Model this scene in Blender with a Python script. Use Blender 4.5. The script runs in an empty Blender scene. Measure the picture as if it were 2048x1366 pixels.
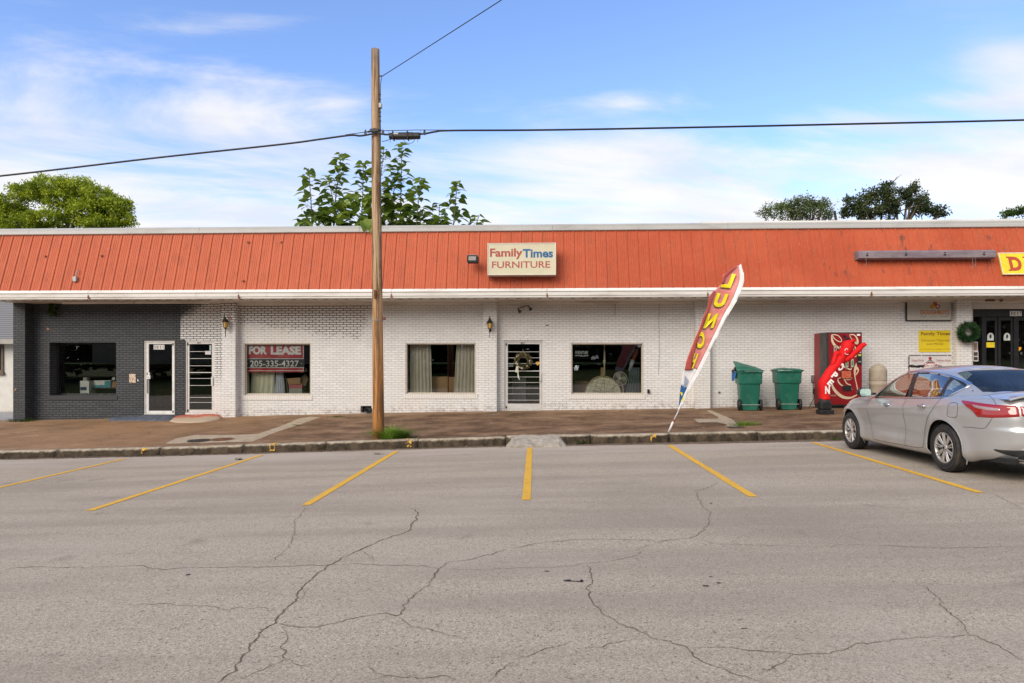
import bpy, bmesh, math, random
from mathutils import Vector, Matrix, noise
from mathutils.bvhtree import BVHTree
import numpy as np
random.seed(7)
S = bpy.context.scene
COL = S.collection
R = math.radians

# ------------------------------------------------------------ camera
F = 1332.0; PHI = R(2.24); CZ = 1.6; CY = -20.2; HOR = 735.0
cam_d = bpy.data.cameras.new('camera')
cam_d.sensor_width = 36; cam_d.lens = F / 2048 * 36
cam_d.shift_y = (HOR - 683) / 2048
cam_d.clip_end = 4000; cam_d.clip_start = 0.05
cam = bpy.data.objects.new('camera', cam_d); COL.objects.link(cam)
cam.location = (0, CY, CZ); cam.rotation_euler = (R(90), 0, PHI)
S.camera = cam
S.render.engine = 'CYCLES'

# ------------------------------------------------------------ world
SUN_EL, SUN_AZ = R(31), R(-145)          # azimuth clockwise from +Y: light comes from behind and left of the camera
w = bpy.data.worlds.new('World'); S.world = w; w.use_nodes = True
nt = w.node_tree; nt.nodes.clear(); L = nt.links.new
def N(t, **k):
    n = nt.nodes.new(t)
    for a, b in k.items(): setattr(n, a, b)
    return n
sky = N('ShaderNodeTexSky', sky_type='NISHITA', sun_disc=False, sun_elevation=SUN_EL, sun_rotation=SUN_AZ)
sky.air_density = 1.0; sky.dust_density = 0.3; sky.ozone_density = 2.0
tint = N('ShaderNodeMix', data_type='RGBA', blend_type='MULTIPLY'); tint.inputs[0].default_value = 1
tint.inputs[7].default_value = (0.88, 0.93, 1.12, 1)
bg1 = N('ShaderNodeBackground'); bg1.inputs[1].default_value = 0.15
bg2 = N('ShaderNodeBackground'); bg2.inputs[0].default_value = (1.0, 0.965, 0.93, 1); bg2.inputs[1].default_value = 0.62
L(sky.outputs[0], tint.inputs[6]); L(tint.outputs[2], bg1.inputs[0])
tc = N('ShaderNodeTexCoord'); sp = N('ShaderNodeSeparateXYZ'); L(tc.outputs['Generated'], sp.inputs[0])
def wm(op, a, b=None, c=None, clamp=False):
    n = N('ShaderNodeMath', operation=op); n.use_clamp = clamp
    for i, v in enumerate((a, b, c)):
        if v is None: continue
        if isinstance(v, (int, float)): n.inputs[i].default_value = v
        else: L(v, n.inputs[i])
    return n.outputs[0]
zc = wm('MAXIMUM', sp.outputs[2], 0.0)
den = wm('ADD', zc, 0.10)
px = wm('DIVIDE', sp.outputs[0], den); py = wm('DIVIDE', sp.outputs[1], den)
cb = N('ShaderNodeCombineXYZ'); L(wm('MULTIPLY', px, 0.55), cb.inputs[0]); L(wm('ADD', py, wm('MULTIPLY', px, -0.25)), cb.inputs[1])
cb.inputs[2].default_value = 3.7
n1 = N('ShaderNodeTexNoise'); n1.inputs['Scale'].default_value = 1.5; n1.inputs['Detail'].default_value = 10; n1.inputs['Roughness'].default_value = 0.62
n1.inputs['Distortion'].default_value = 0.5
L(cb.outputs[0], n1.inputs['Vector'])
n2 = N('ShaderNodeTexNoise'); n2.inputs['Scale'].default_value = 0.33; n2.inputs['Detail'].default_value = 3
L(cb.outputs[0], n2.inputs['Vector'])
base = wm('MULTIPLY_ADD', n2.outputs[0], 0.70, wm('MULTIPLY', n1.outputs[0], 1.15))
# more cloud towards the horizon and at both edges of the view
low = wm('SMOOTH_MIN', wm('MULTIPLY', wm('SUBTRACT', 0.345, zc), 2.2), 0.30, 0.06)
ty = wm('MAXIMUM', sp.outputs[1], 0.05); tx = wm('DIVIDE', sp.outputs[0], ty); tz = wm('DIVIDE', zc, ty)
side = wm('MULTIPLY', wm('ABSOLUTE', sp.outputs[0]), 0.05)
for bx, bz, rx, rz, am in ((-.78, .45, .10, .13, .15), (-.49, .39, .16, .05, .10), (-.30, .40, .045, .025, .10), (-.46, .525, .17, .022, .20), (.56, .54, .26, .05, .36), (.70, .45, .10, .04, .30), (.12, .40, .06, .02, .18), (.33, .47, .10, .012, .16), (.75, .30, .30, .06, .16), (.32, .432, .05, .018, .22), (.68, .39, .16, .016, .22), (.17, .44, .03, .015, .16), (.22, .50, .03, .07, .20), (.27, .54, .03, .04, .14), (.45, .36, .14, .015, .14), (-.05, .46, .10, .012, .10), (.05, .32, .20, .03, .16), (-.15, .29, .2, .05, -.10)):
    a1 = wm('POWER', wm('ABSOLUTE', wm('DIVIDE', wm('SUBTRACT', tx, bx), rx)), 2.0); a2 = wm('POWER', wm('ABSOLUTE', wm('DIVIDE', wm('SUBTRACT', tz, bz), rz)), 2.0)
    side = wm('ADD', side, wm('MULTIPLY', wm('EXPONENT', wm('MULTIPLY', wm('ADD', a1, a2), -1.0)), am))
back = wm('MULTIPLY', wm('SUBTRACT', 0.15, sp.outputs[1], None, True), 3.0)  # unseen cloud behind the camera, added to make the ambient light more neutral
high = wm('MULTIPLY', wm('SUBTRACT', sp.outputs[2], 0.62, None, True), 3.5)  # unseen cloud overhead, likewise added to whiten the fill light
tot = wm('ADD', wm('ADD', wm('ADD', base, low), side), wm('ADD', back, high))
mr = N('ShaderNodeMapRange', interpolation_type='SMOOTHSTEP')
L(tot, mr.inputs[0]); mr.inputs[1].default_value = 0.85; mr.inputs[2].default_value = 1.25
mr.inputs[3].default_value = 0.0; mr.inputs[4].default_value = 0.92
mx = N('ShaderNodeMixShader'); n3 = N('ShaderNodeTexNoise'); n3.inputs['Scale'].default_value = 2.6; n3.inputs['Detail'].default_value = 6; L(cb.outputs[0], n3.inputs['Vector'])
sh_ = N('ShaderNodeMapRange'); L(n3.outputs[0], sh_.inputs[0]); sh_.inputs[1].default_value = .42; sh_.inputs[2].default_value = .62
cc_ = N('ShaderNodeMix', data_type='RGBA'); L(sh_.outputs[0], cc_.inputs[0]); cc_.inputs[6].default_value = (1.0, .965, .93, 1); cc_.inputs[7].default_value = (.80, .82, .90, 1); L(cc_.outputs[2], bg2.inputs[0])
L(mr.outputs[0], mx.inputs[0]); L(bg1.outputs[0], mx.inputs[1]); L(bg2.outputs[0], mx.inputs[2])
wo = N('ShaderNodeOutputWorld'); L(mx.outputs[0], wo.inputs[0])

# ------------------------------------------------------------ sun
sd = bpy.data.lights.new('sun', 'SUN'); sd.energy = 1.85; sd.angle = R(40); sd.color = (1.0, 0.90, 0.77)
sun = bpy.data.objects.new('sun', sd); COL.objects.link(sun)
dv = Vector((math.sin(SUN_AZ) * math.cos(SUN_EL), math.cos(SUN_AZ) * math.cos(SUN_EL), math.sin(SUN_EL)))
sun.rotation_euler = dv.to_track_quat('Z', 'Y').to_euler()
S.view_settings.view_transform = 'Standard'; S.view_settings.look = 'None'
S.view_settings.exposure = 0.75; S.view_settings.gamma = 1.0

# ------------------------------------------------------------ measuring helpers
cP, sP = math.cos(PHI), math.sin(PHI)
def at(px, py, Y=0.0):
    """point seen at photo pixel (px,py) on the upright plane Y"""
    u = (px - 1024) / F; v = (HOR - py) / F
    t = (Y - CY) / (cP + u * sP)
    return Vector((t * (-sP + u * cP), Y, CZ + t * v))
def gx(px, Y=0.0): return at(px, HOR, Y).x
def gz(py, px, Y=0.0): return at(px, py, Y).z
def interp(x, kn):
    if x <= kn[0][0]:
        a, b = kn[0], kn[1]
    elif x >= kn[-1][0]:
        a, b = kn[-2], kn[-1]
    else:
        for a, b in zip(kn, kn[1:]):
            if a[0] <= x <= b[0]: break
    return a[1] + (b[1] - a[1]) * (x - a[0]) / (b[0] - a[0])
GK = [(-60, -1.6), (-20, -.62), (-11.66, -.373), (-8.44, -.292), (-5.71, -.205), (-2.92, -.112), (-.8, -.04), (2.65, .037), (5.5, .11), (12, .25), (30, .5), (60, .7)]
WK = [(-60, -.9), (-20, -.12), (-15.6, -.04), (-9.7, .087), (-5, .208), (-1, .288), (3.4, .35), (5.2, .400), (9.4, .46), (14, .52), (30, .7), (60, 1.0)]
def gr(x, Y):                      # paved lot
    d = min(max((-6.2 - Y), 0), 14)
    return interp(x, GK) + .045 * d / 6.1
def cu(x): return interp(x, GK) + .185 - .02 * max(0, min(1, (-x - 2) / 8))      # kerb top
def sw(x, Y):                      # sidewalk surface
    t = min(max((Y + 6.05) / 6.05, 0), 1)
    return cu(x) * (1 - t) + interp(x, WK) * t
def gp(px, py, f=gr):              # photo pixel -> point on the ground
    Y = -8.0
    for _ in range(60):
        u = (px - 1024) / F; v = (HOR - py) / F
        t = (Y - CY) / (cP + u * sP); x = t * (-sP + u * cP)
        z = f(x, Y)
        t2 = (z - CZ) / v
        Y = .5 * Y + .5 * (CY + t2 * (cP + u * sP))
    return Vector((x, Y, f(x, Y)))

# ------------------------------------------------------------ object helpers
OFF = {}
def _link(o, parent):
    COL.objects.link(o)
    if parent: o.parent = parent
    return o
def thing(name, label, cat, loc=(0, 0, 0), rotz=0, group=None, mat4=None):
    o = bpy.data.objects.new(name, None); COL.objects.link(o)
    o.empty_display_size = .1
    o.location = loc; o.rotation_euler = (0, 0, rotz)
    if mat4 is not None: o.matrix_world = mat4
    o['label'] = label; o['category'] = cat
    if group: o['group'] = group
    OFF[o] = Vector(loc) if mat4 is None and rotz == 0 else Vector((0, 0, 0))
    return o
def tag(o, label, cat, group=None):
    o['label'] = label; o['category'] = cat
    if group: o['group'] = group
    return o
def ob(name, bm, mat, parent=None, smooth=False, bevel=0, world=False, solid=0, label=None, segs=1):
    """bm -> ONE linked mesh object; world=True: verts are world coordinates, parent sits at OFF[parent]"""
    me = bpy.data.meshes.new(name)
    if isinstance(bm, tuple):
        me.from_pydata([tuple(v) for v in bm[0]], [], bm[1])
    else:
        bm.to_mesh(me); bm.free()
    o = bpy.data.objects.new(name, me)
    if world and parent is not None:
        d = OFF.get(parent, Vector((0, 0, 0)))
        me.transform(Matrix.Translation(-d)); OFF[o] = d
    else:
        OFF[o] = Vector((0, 0, 0))
    if mat is not None: me.materials.append(mat)
    if smooth:
        me.polygons.foreach_set('use_smooth', [True] * len(me.polygons))
    if solid:
        m = o.modifiers.new('solid', 'SOLIDIFY'); m.thickness = solid; m.offset = 0
    if bevel:
        m = o.modifiers.new('bevel', 'BEVEL'); m.width = bevel; m.segments = segs; m.limit_method = 'ANGLE'; m.angle_limit = R(40)
    me.update()
    if label: o['label'] = label
    return _link(o, parent)
def struct(name, bm, mat, label=None, **k):
    o = ob(name, bm, mat, **k); o['kind'] = 'structure'
    if label: o['label'] = label
    return o
def B(): return bmesh.new()
def box(bm, x0, x1, y0, y1, z0, z1, M=None):
    vs = [bm.verts.new((x, y, z)) for z in (z0, z1) for y in (y0, y1) for x in (x0, x1)]
    for f in ((0, 2, 3, 1), (4, 5, 7, 6), (0, 1, 5, 4), (2, 6, 7, 3), (0, 4, 6, 2), (1, 3, 7, 5)):
        bm.faces.new([vs[i] for i in f])
    if M is not None: bmesh.ops.transform(bm, matrix=M, verts=vs)
    return bm
def prism(bm, pts, d0, d1, axis='Y'):
    """closed 2D outline extruded: axis Y -> pts are (x,z); X -> (y,z); Z -> (x,y)"""
    def m(p, d):
        return (p[0], d, p[1]) if axis == 'Y' else ((d, p[0], p[1]) if axis == 'X' else (p[0], p[1], d))
    a = [bm.verts.new(m(p, d0)) for p in pts]; b = [bm.verts.new(m(p, d1)) for p in pts]
    n = len(pts)
    try:
        bm.faces.new(a); bm.faces.new(b[::-1])
    except Exception: pass
    for i in range(n): bm.faces.new([a[i], b[i], b[(i + 1) % n], a[(i + 1) % n]])
    bmesh.ops.recalc_face_normals(bm, faces=bm.faces)
    return bm
def tube(bm, pts, r, n=8, close=False):
    pts = [Vector(p) for p in pts]
    rs = r if isinstance(r, (list, tuple)) else [r] * len(pts)
    rings = []
    up = None
    for i, p in enumerate(pts):
        a = pts[max(i - 1, 0)]; b = pts[min(i + 1, len(pts) - 1)]
        if close: a = pts[i - 1]; b = pts[(i + 1) % len(pts)]
        t = (b - a).normalized()
        if up is None:
            up = t.orthogonal().normalized()
        up = (up - t * up.dot(t))
        if up.length < 1e-6: up = t.orthogonal()
        up.normalize(); s = t.cross(up)
        rings.append([bm.verts.new(p + (up * math.cos(2 * math.pi * k / n) + s * math.sin(2 * math.pi * k / n)) * rs[i]) for k in range(n)])
    m = len(rings)
    for i in range(m if close else m - 1):
        A, C = rings[i], rings[(i + 1) % m]
        for k in range(n): bm.faces.new([A[k], A[(k + 1) % n], C[(k + 1) % n], C[k]])
    if not close:
        bm.faces.new(rings[0][::-1]); bm.faces.new(rings[-1])
    return bm
def lathe(bm, prof, n=24, M=None, cap=True):
    """prof: (r,z) list about Z"""
    rings = []
    for r, z in prof:
        rings.append([bm.verts.new((r * math.cos(2 * math.pi * k / n), r * math.sin(2 * math.pi * k / n), z)) for k in range(n)])
    for A, C in zip(rings, rings[1:]):
        for k in range(n): bm.faces.new([A[k], A[(k + 1) % n], C[(k + 1) % n], C[k]])
    if cap:
        bm.faces.new(rings[0][::-1]); bm.faces.new(rings[-1])
    if M is not None: bmesh.ops.transform(bm, matrix=M, verts=[v for rg in rings for v in rg])
    return bm
def grid(bm, xs, ys, zf):
    vs = [[bm.verts.new((x, y, zf(x, y))) for x in xs] for y in ys]
    for j in range(len(ys) - 1):
        for i in range(len(xs) - 1):
            bm.faces.new([vs[j][i], vs[j][i + 1], vs[j + 1][i + 1], vs[j + 1][i]])
    return bm
def frange(a, b, n): return [a + (b - a) * i / n for i in range(n + 1)]
def catmull(pts, sub=6, close=False):
    P = [Vector(p) for p in pts]; out = []; n = len(P)
    rng = range(n if close else n - 1)
    for i in rng:
        p0 = P[(i - 1) % n] if close or i > 0 else P[i] * 2 - P[i + 1]
        p1 = P[i]; p2 = P[(i + 1) % n]
        p3 = P[(i + 2) % n] if close or i + 2 < n else P[i + 1] * 2 - P[i]
        for k in range(sub):
            t = k / sub
            out.append(.5 * ((2 * p1) + (-p0 + p2) * t + (2 * p0 - 5 * p1 + 4 * p2 - p3) * t * t + (-p0 + 3 * p1 - 3 * p2 + p3) * t ** 3))
    if not close: out.append(P[-1])
    return out
def poly(bm, pts, f):
    """filled outline (2D, may be concave) mapped to 3D by f"""
    from mathutils.geometry import tessellate_polygon
    P = [Vector((p[0], p[1], 0)) for p in pts]
    tris = tessellate_polygon([P])
    vs = [bm.verts.new(f(p[0], p[1])) for p in pts]
    for t in tris:
        try: bm.faces.new([vs[i] for i in t])
        except Exception: pass
    return bm
def ribbon(bm, pts, widths, f):
    """flat 2D stroke of varying width mapped by f"""
    P = [Vector((p[0], p[1])) for p in pts]; n = len(P)
    ws = widths if isinstance(widths, (list, tuple)) else [widths] * n
    prev = None
    for i in range(n):
        a = P[max(i - 1, 0)]; b = P[min(i + 1, n - 1)]
        d = (b - a)
        if d.length < 1e-9: d = Vector((1, 0))
        d.normalize(); q = Vector((-d.y, d.x)) * ws[i] * .5
        cur = (bm.verts.new(f(*(P[i] + q))), bm.verts.new(f(*(P[i] - q))))
        if prev:
            try: bm.faces.new([prev[0], prev[1], cur[1], cur[0]])
            except Exception: pass
        prev = cur
    return bm
_tcache = {}
def text_geo(s, bold=0.0, shear=0.0):
    k = (s, bold, shear)
    if k not in _tcache:
        c = bpy.data.curves.new('t', 'FONT'); c.body = s; c.offset = bold; c.shear = shear; c.resolution_u = 4
        o = bpy.data.objects.new('t', c); COL.objects.link(o)
        dg = bpy.context.evaluated_depsgraph_get(); dg.update()
        me = bpy.data.meshes.new_from_object(o.evaluated_get(dg))
        V = [(v.co.x, v.co.y) for v in me.vertices]; Fc = [tuple(p.vertices) for p in me.polygons]
        bpy.data.objects.remove(o); bpy.data.curves.remove(c); bpy.data.meshes.remove(me)
        x0 = min(v[0] for v in V); x1 = max(v[0] for v in V); y0 = min(v[1] for v in V); y1 = max(v[1] for v in V)
        _tcache[k] = ([((x - x0) / (x1 - x0), (y - y0) / (y1 - y0)) for x, y in V], Fc)
    return _tcache[k]
def text(bm, s, f, bold=0.0, shear=0.0):
    """text filling the unit square, mapped by f(u,v)"""
    V, Fc = text_geo(s, bold, shear)
    vs = [bm.verts.new(f(u, v)) for u, v in V]
    for t in Fc:
        try: bm.faces.new([vs[i] for i in t])
        except Exception: pass
    return bm
def quadmap(o, r, u):
    o, r, u = Vector(o), Vector(r), Vector(u)
    return lambda a, b: o + r * a + u * b
def prect(x0, y0, x1, y1, Y):
    """photo rectangle (left,top,right,bottom) on plane Y -> unit-square map"""
    a, b, c = at(x0, y1, Y), at(x1, y1, Y), at(x0, y0, Y)
    return lambda p, q: Vector((a.x + (b.x - a.x) * p, Y, a.z + (c.z - a.z) * q))
def pbox(bm, x0, y0, x1, y1, Y0, Y1):
    a, b = at(x0, y1, Y0), at(x1, y0, Y0)
    return box(bm, a.x, b.x, Y0, Y1, a.z, b.z)

# ------------------------------------------------------------ material helpers
class NM:
    def __init__(s, name):
        s.m = bpy.data.materials.new(name); s.m.use_nodes = True
        s.t = s.m.node_tree; s.b = s.t.nodes['Principled BSDF']; s.out = s.t.nodes['Material Output']
        s._o = None
    def n(s, t, ins=None, **k):
        x = s.t.nodes.new(t)
        for a, b in k.items(): setattr(x, a, b)
        for a, b in (ins or {}).items(): s.set(x.inputs[a], b)
        return x
    def set(s, sock, v):
        if isinstance(v, bpy.types.NodeSocket): s.t.links.new(v, sock)
        elif isinstance(v, (tuple, list)) and len(v) == 3 and sock.type == 'RGBA': sock.default_value = (*v, 1)
        else: sock.default_value = v
    def pos(s):
        if s._o is None: s._o = s.n('ShaderNodeTexCoord').outputs['Object']
        return s._o
    def xyz(s):
        q = s.n('ShaderNodeSeparateXYZ', {0: s.pos()}); return q.outputs
    def ma(s, op, a, b=0.0, c=0.0, clamp=False):
        x = s.n('ShaderNodeMath', operation=op); x.use_clamp = clamp
        s.set(x.inputs[0], a); s.set(x.inputs[1], b); s.set(x.inputs[2], c); return x.outputs[0]
    def vec(s, x, y, z): return s.n('ShaderNodeCombineXYZ', {0: x, 1: y, 2: z}).outputs[0]
    def noise(s, sc, det=4, ro=.55, v=None, dist=0.0, stretch=None):
        v = v or s.pos()
        if stretch: v = s.n('ShaderNodeVectorMath', {0: v, 1: stretch}, operation='MULTIPLY').outputs[0]
        return s.n('ShaderNodeTexNoise', {'Vector': v, 'Scale': sc, 'Detail': det, 'Roughness': ro, 'Distortion': dist}).outputs[0]
    def sm(s, v, a, b, lo=0.0, hi=1.0):
        x = s.n('ShaderNodeMapRange', {0: v, 1: a, 2: b, 3: lo, 4: hi}, interpolation_type='SMOOTHSTEP'); return x.outputs[0]
    def mix(s, f, a, b, mode='MIX'):
        x = s.n('ShaderNodeMix', data_type='RGBA', blend_type=mode)
        s.set(x.inputs[0], f); s.set(x.inputs[6], a); s.set(x.inputs[7], b); return x.outputs[2]
    def P(s, **k):
        for a, b in k.items():
            s.set(s.b.inputs[{'col': 'Base Color', 'rough': 'Roughness', 'metal': 'Metallic', 'spec': 'Specular IOR Level', 'coat': 'Coat Weight', 'alpha': 'Alpha', 'trans': 'Transmission Weight', 'em': 'Emission Color', 'ems': 'Emission Strength', 'sub': 'Subsurface Weight', 'coatr': 'Coat Roughness'}[a]], b)
        return s
    def bump(s, h, st=.3, d=.01):
        x = s.n('ShaderNodeBump', {'Height': h, 'Strength': st, 'Distance': d}); s.set(s.b.inputs['Normal'], x.outputs[0]); return s
_mc = {}
def mt(name, col, rough=.6, metal=0.0, var=.12, sc=6.0, bump=0.0, bsc=60.0, spec=.5, coat=0.0, dirt=None, dsc=3.0, damt=.5):
    if name in _mc: return _mc[name]
    q = NM(name)
    n1 = q.noise(sc, 5, .6)
    c = q.mix(q.sm(n1, .3, .7), tuple(max(0, v * (1 - var)) for v in col), tuple(min(1, v * (1 + var)) for v in col))
    if dirt:
        c = q.mix(q.ma('MULTIPLY', q.sm(q.noise(dsc, 7, .65), .48, .72), damt), c, dirt)
    r = q.sm(q.noise(sc * 2.3, 4), .3, .7, max(.02, rough - .08), min(1, rough + .08))
    q.P(col=c, rough=r, metal=metal, spec=spec, coat=coat)
    if bump: q.bump(q.noise(bsc, 4), bump, .004)
    _mc[name] = q.m
    return q.m
# ------------------------------------------------------------ materials
def m_brick():
    q = NM('painted_brick'); x, y, z = q.xyz()[:3]
    v = q.vec(q.ma('ADD', x, y), z, 0.0)
    wob = q.noise(3.0, 3, .5)
    br = q.n('ShaderNodeTexBrick', {'Vector': v, 'Color1': (.0, .0, .0), 'Color2': (1, 1, 1), 'Mortar': (.5, .5, .5), 'Scale': 1.0, 'Mortar Size': .0062, 'Mortar Smooth': .25, 'Bias': 0.0, 'Brick Width': .213, 'Row Height': .0711})
    br.offset = .5
    mort = br.outputs['Fac']; tone = q.n('ShaderNodeSeparateColor', {0: br.outputs['Color']}).outputs[0]
    fine = q.noise(70, 4, .6); big = q.noise(.7, 5, .6); med = q.noise(5.5, 5, .65)
    # paint regions of the frontage
    def lt(a, b, w=.01): return q.sm(q.ma('SUBTRACT', a, b), -w, w, 1.0, 0.0)      # 1 where a<b
    def gt(a, b, w=.01): return q.sm(q.ma('SUBTRACT', a, b), -w, w, 0.0, 1.0)
    xe = q.ma('ADD', x, q.ma('MULTIPLY', q.ma('SUBTRACT', q.noise(14, 3), .5), .05))
    xb, xb2, xp = gx(361), gx(370.5), gx(440.5)
    zc = gz(680, 400)
    blk = q.ma('MAXIMUM', lt(xe, xb), q.ma('MULTIPLY', lt(x, xb2), lt(z, zc + .02)))
    blk = q.ma('MULTIPLY', blk, 1.0)
    # overspray that fades out to the right, at the top
    nz = q.noise(5, 6, .7)
    d = q.ma('ADD', q.ma('MULTIPLY', q.ma('SUBTRACT', x, xb), 1.1), q.ma('MULTIPLY', q.ma('SUBTRACT', gz(604, 400), z), 1.5))
    spray = q.ma('MULTIPLY', q.sm(q.ma('ADD', d, q.ma('MULTIPLY', q.ma('SUBTRACT', nz, .5), 1.4)), .45, 1.15, 1.0, 0.0), lt(x, xp))
    spray = q.ma('MULTIPLY', spray, gt(z, gz(655, 400), .25))
    blk = q.ma('MAXIMUM', blk, q.ma('MULTIPLY', spray, .93), clamp=True)
    white = q.mix(tone, (.655, .657, .66), (.735, .737, .737))
    white = q.mix(q.sm(big, .40, .68), white, (.70, .68, .65))
    white = q.mix(q.ma('MULTIPLY', q.sm(med, .56, .74), .5), white, (.56, .52, .47))
    # darker, browner tone under the soffit and splash at the foot
    top = q.ma('MULTIPLY', gt(z, 3.42, .16), q.sm(med, .3, .6))
    white = q.mix(q.ma('MULTIPLY', top, .22), white, (.50, .42, .34))
    foot = q.ma('MULTIPLY', lt(q.ma('SUBTRACT', z, q.ma('MULTIPLY', x, .022)), .50, .12), q.sm(med, .42, .66))
    white = q.mix(q.ma('MULTIPLY', foot, .55), white, (.40, .34, .33))
    black = q.mix(tone, (.050, .055, .062), (.068, .074, .082))
    black = q.mix(q.ma('MULTIPLY', q.sm(med, .5, .72), .5), black, (.085, .085, .088))
    face = q.mix(blk, white, black)
    # mortar: pale grey generally, dark where the joints were never painted
    bay = q.ma('MULTIPLY', q.ma('MULTIPLY', gt(x, gx(441), .02), lt(x, q.ma('ADD', gx(722), q.ma('MULTIPLY', q.ma('SUBTRACT', big, .5), 4.0)), .25)), gt(z, q.ma('ADD', q.ma('MULTIPLY_ADD', x, -.13, gz(672, 560) - .13 * 6.2), q.ma('MULTIPLY', q.ma('SUBTRACT', nz, .5), 1.0)), .14))
    tag2 = q.ma('MULTIPLY', gt(x, gx(347)), lt(x, gx(452), .06))
    tag2 = q.ma('MULTIPLY', tag2, gt(z, gz(760, 430), .5))
    mcol = q.mix(q.sm(q.noise(1.6, 4), .35, .65), (.33, .31, .295), (.50, .475, .45))
    mcol = q.mix(q.ma('MULTIPLY', gt(q.noise(.5, 2), .5, .1), .25), mcol, (.58, .54, .50))
    mcol = q.mix(foot, mcol, (.15, .12, .12))
    mcol = q.mix(bay, mcol, (.075, .035, .028))
    mcol = q.mix(tag2, mcol, (.05, .05, .055))
    mcol = q.mix(blk, mcol, (.006, .006, .008))
    msz = q.ma('ADD', .0058, q.ma('ADD', q.ma('MULTIPLY', bay, .0062), q.ma('ADD', q.ma('MULTIPLY', tag2, .0045), q.ma('MULTIPLY', blk, .0030))))
    q.set(br.inputs['Mortar Size'], q.ma('MINIMUM', msz, .0115))
    c = q.mix(mort, face, mcol)
    # spalls on the black paint
    sp = q.ma('MULTIPLY', q.sm(q.noise(2.7, 2, .4), .735, .75), lt(x, xb))
    c = q.mix(sp, c, (.42, .20, .12))
    h = q.ma('ADD', q.ma('MULTIPLY', mort, -1.0), q.ma('ADD', q.ma('MULTIPLY', fine, .22), q.ma('MULTIPLY', tone, .15)))
    q.P(col=c, rough=q.ma('SUBTRACT', .72, q.ma('MULTIPLY', blk, .22)), spec=.35); q.bump(h, .7, .008)
    return q.m
def m_soldier():
    q = NM('painted_rowlock_brick'); x, y, z = q.xyz()[:3]
    v = q.vec(z, q.ma('ADD', x, y), 0.0)
    br = q.n('ShaderNodeTexBrick', {'Vector': v, 'Color1': (0, 0, 0), 'Color2': (1, 1, 1), 'Mortar': (.5, .5, .5), 'Scale': 1.0, 'Mortar Size': .004, 'Mortar Smooth': .3, 'Brick Width': 50.0, 'Row Height': .0711})
    br.offset = 0
    blk = q.sm(x, gx(361) - .01, gx(361) + .01, 1.0, 0.0)
    f = q.mix(q.noise(8, 3), (.64, .61, .58), (.74, .72, .69)); f = q.mix(blk, f, (.05, .05, .055))
    mc = q.mix(blk, (.46, .43, .41), (.008, .008, .01))
    q.P(col=q.mix(br.outputs['Fac'], f, mc), rough=.65, spec=.35); q.bump(q.ma('MULTIPLY', br.outputs['Fac'], -1.0), .7, .008)
    return q.m
def m_asphalt():
    q = NM('worn_asphalt')
    a = q.n('ShaderNodeTexVoronoi', {'Vector': q.pos(), 'Scale': 150.0}); cell = q.n('ShaderNodeSeparateColor', {0: a.outputs['Color']}).outputs[0]
    a2 = q.n('ShaderNodeTexVoronoi', {'Vector': q.pos(), 'Scale': 75.0}); cell2 = q.n('ShaderNodeSeparateColor', {0: a2.outputs['Color']}).outputs[1]
    fine = q.noise(160, 3, .7); med = q.noise(9, 6, .7); big = q.noise(.45, 5, .6); band = q.noise(.9, 5, .6, stretch=(.22, 1.6, 1))
    c = q.mix(q.sm(cell, .05, .95), (.19, .155, .112), (.60, .51, .395))
    c = q.mix(q.sm(fine, .30, .70), c, (.44, .372, .292)); 
    pit = q.noise(44, 5, .72); c = q.mix(q.ma('MULTIPLY', q.sm(pit, .57, .63), .80), c, (.085, .068, .05)); lp = q.noise(58, 4, .7, v=q.n('ShaderNodeVectorMath', {0: q.pos(), 1: (7.3, 3.1, 0)}, operation='ADD').outputs[0]); c = q.mix(q.ma('MULTIPLY', q.sm(lp, .58, .65), .6), c, (.72, .65, .55))
    c = q.mix(q.ma('MULTIPLY', q.sm(cell2, .02, .06, 1.0, 0.0), .35), c, (.60, .54, .47)); pt2 = q.noise(27, 6, .75); c = q.mix(q.ma('MULTIPLY', q.sm(pt2, .60, .70), .35), c, (.17, .14, .11))
    c = q.mix(q.ma('MULTIPLY', q.sm(med, .55, .75), .22), c, (.19, .158, .125))
    c = q.mix(q.ma('MULTIPLY', q.sm(band, .40, .62), .42), c, (.26, .218, .175))
    c = q.mix(q.ma('MULTIPLY', q.sm(big, .50, .70), .30), c, (.46, .40, .33))
    stn = q.noise(1.9, 4, .5); c = q.mix(q.ma('MULTIPLY', q.sm(stn, .66, .76), .35), c, (.14, .118, .095)); c = q.mix(q.ma('MULTIPLY', q.sm(q.noise(.16, 3, .5), .50, .62), .22), c, (.20, .17, .13))
    x, y, z = q.xyz()[:3]
    kerb = q.sm(y, -8.6, -6.9); c = q.mix(q.ma('MULTIPLY', kerb, q.sm(q.noise(1.3, 5, .6, stretch=(.4, 1.5, 1)), .38, .62, .2, .75)), c, (.47, .41, .355))
    dy_ = q.ma('ADD', y, q.ma('ADD', q.ma('MULTIPLY', q.sm(x, -3, 6), .18), q.ma('MULTIPLY', q.ma('SUBTRACT', q.noise(1.7, 5, .7), .5), .35))); dust = q.sm(dy_, -6.52, -6.42); c = q.mix(q.ma('MULTIPLY', dust, .9), c, q.mix(q.sm(q.noise(14, 5, .7), .35, .65), (.085, .055, .035), (.19, .135, .09)))
    q.P(col=c, rough=.88, spec=.25)
    q.bump(q.ma('ADD', q.ma('MULTIPLY', cell, .6), q.ma('ADD', q.ma('MULTIPLY', fine, .5), q.ma('MULTIPLY', cell2, .4))), .55, .006)
    return q.m
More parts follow.
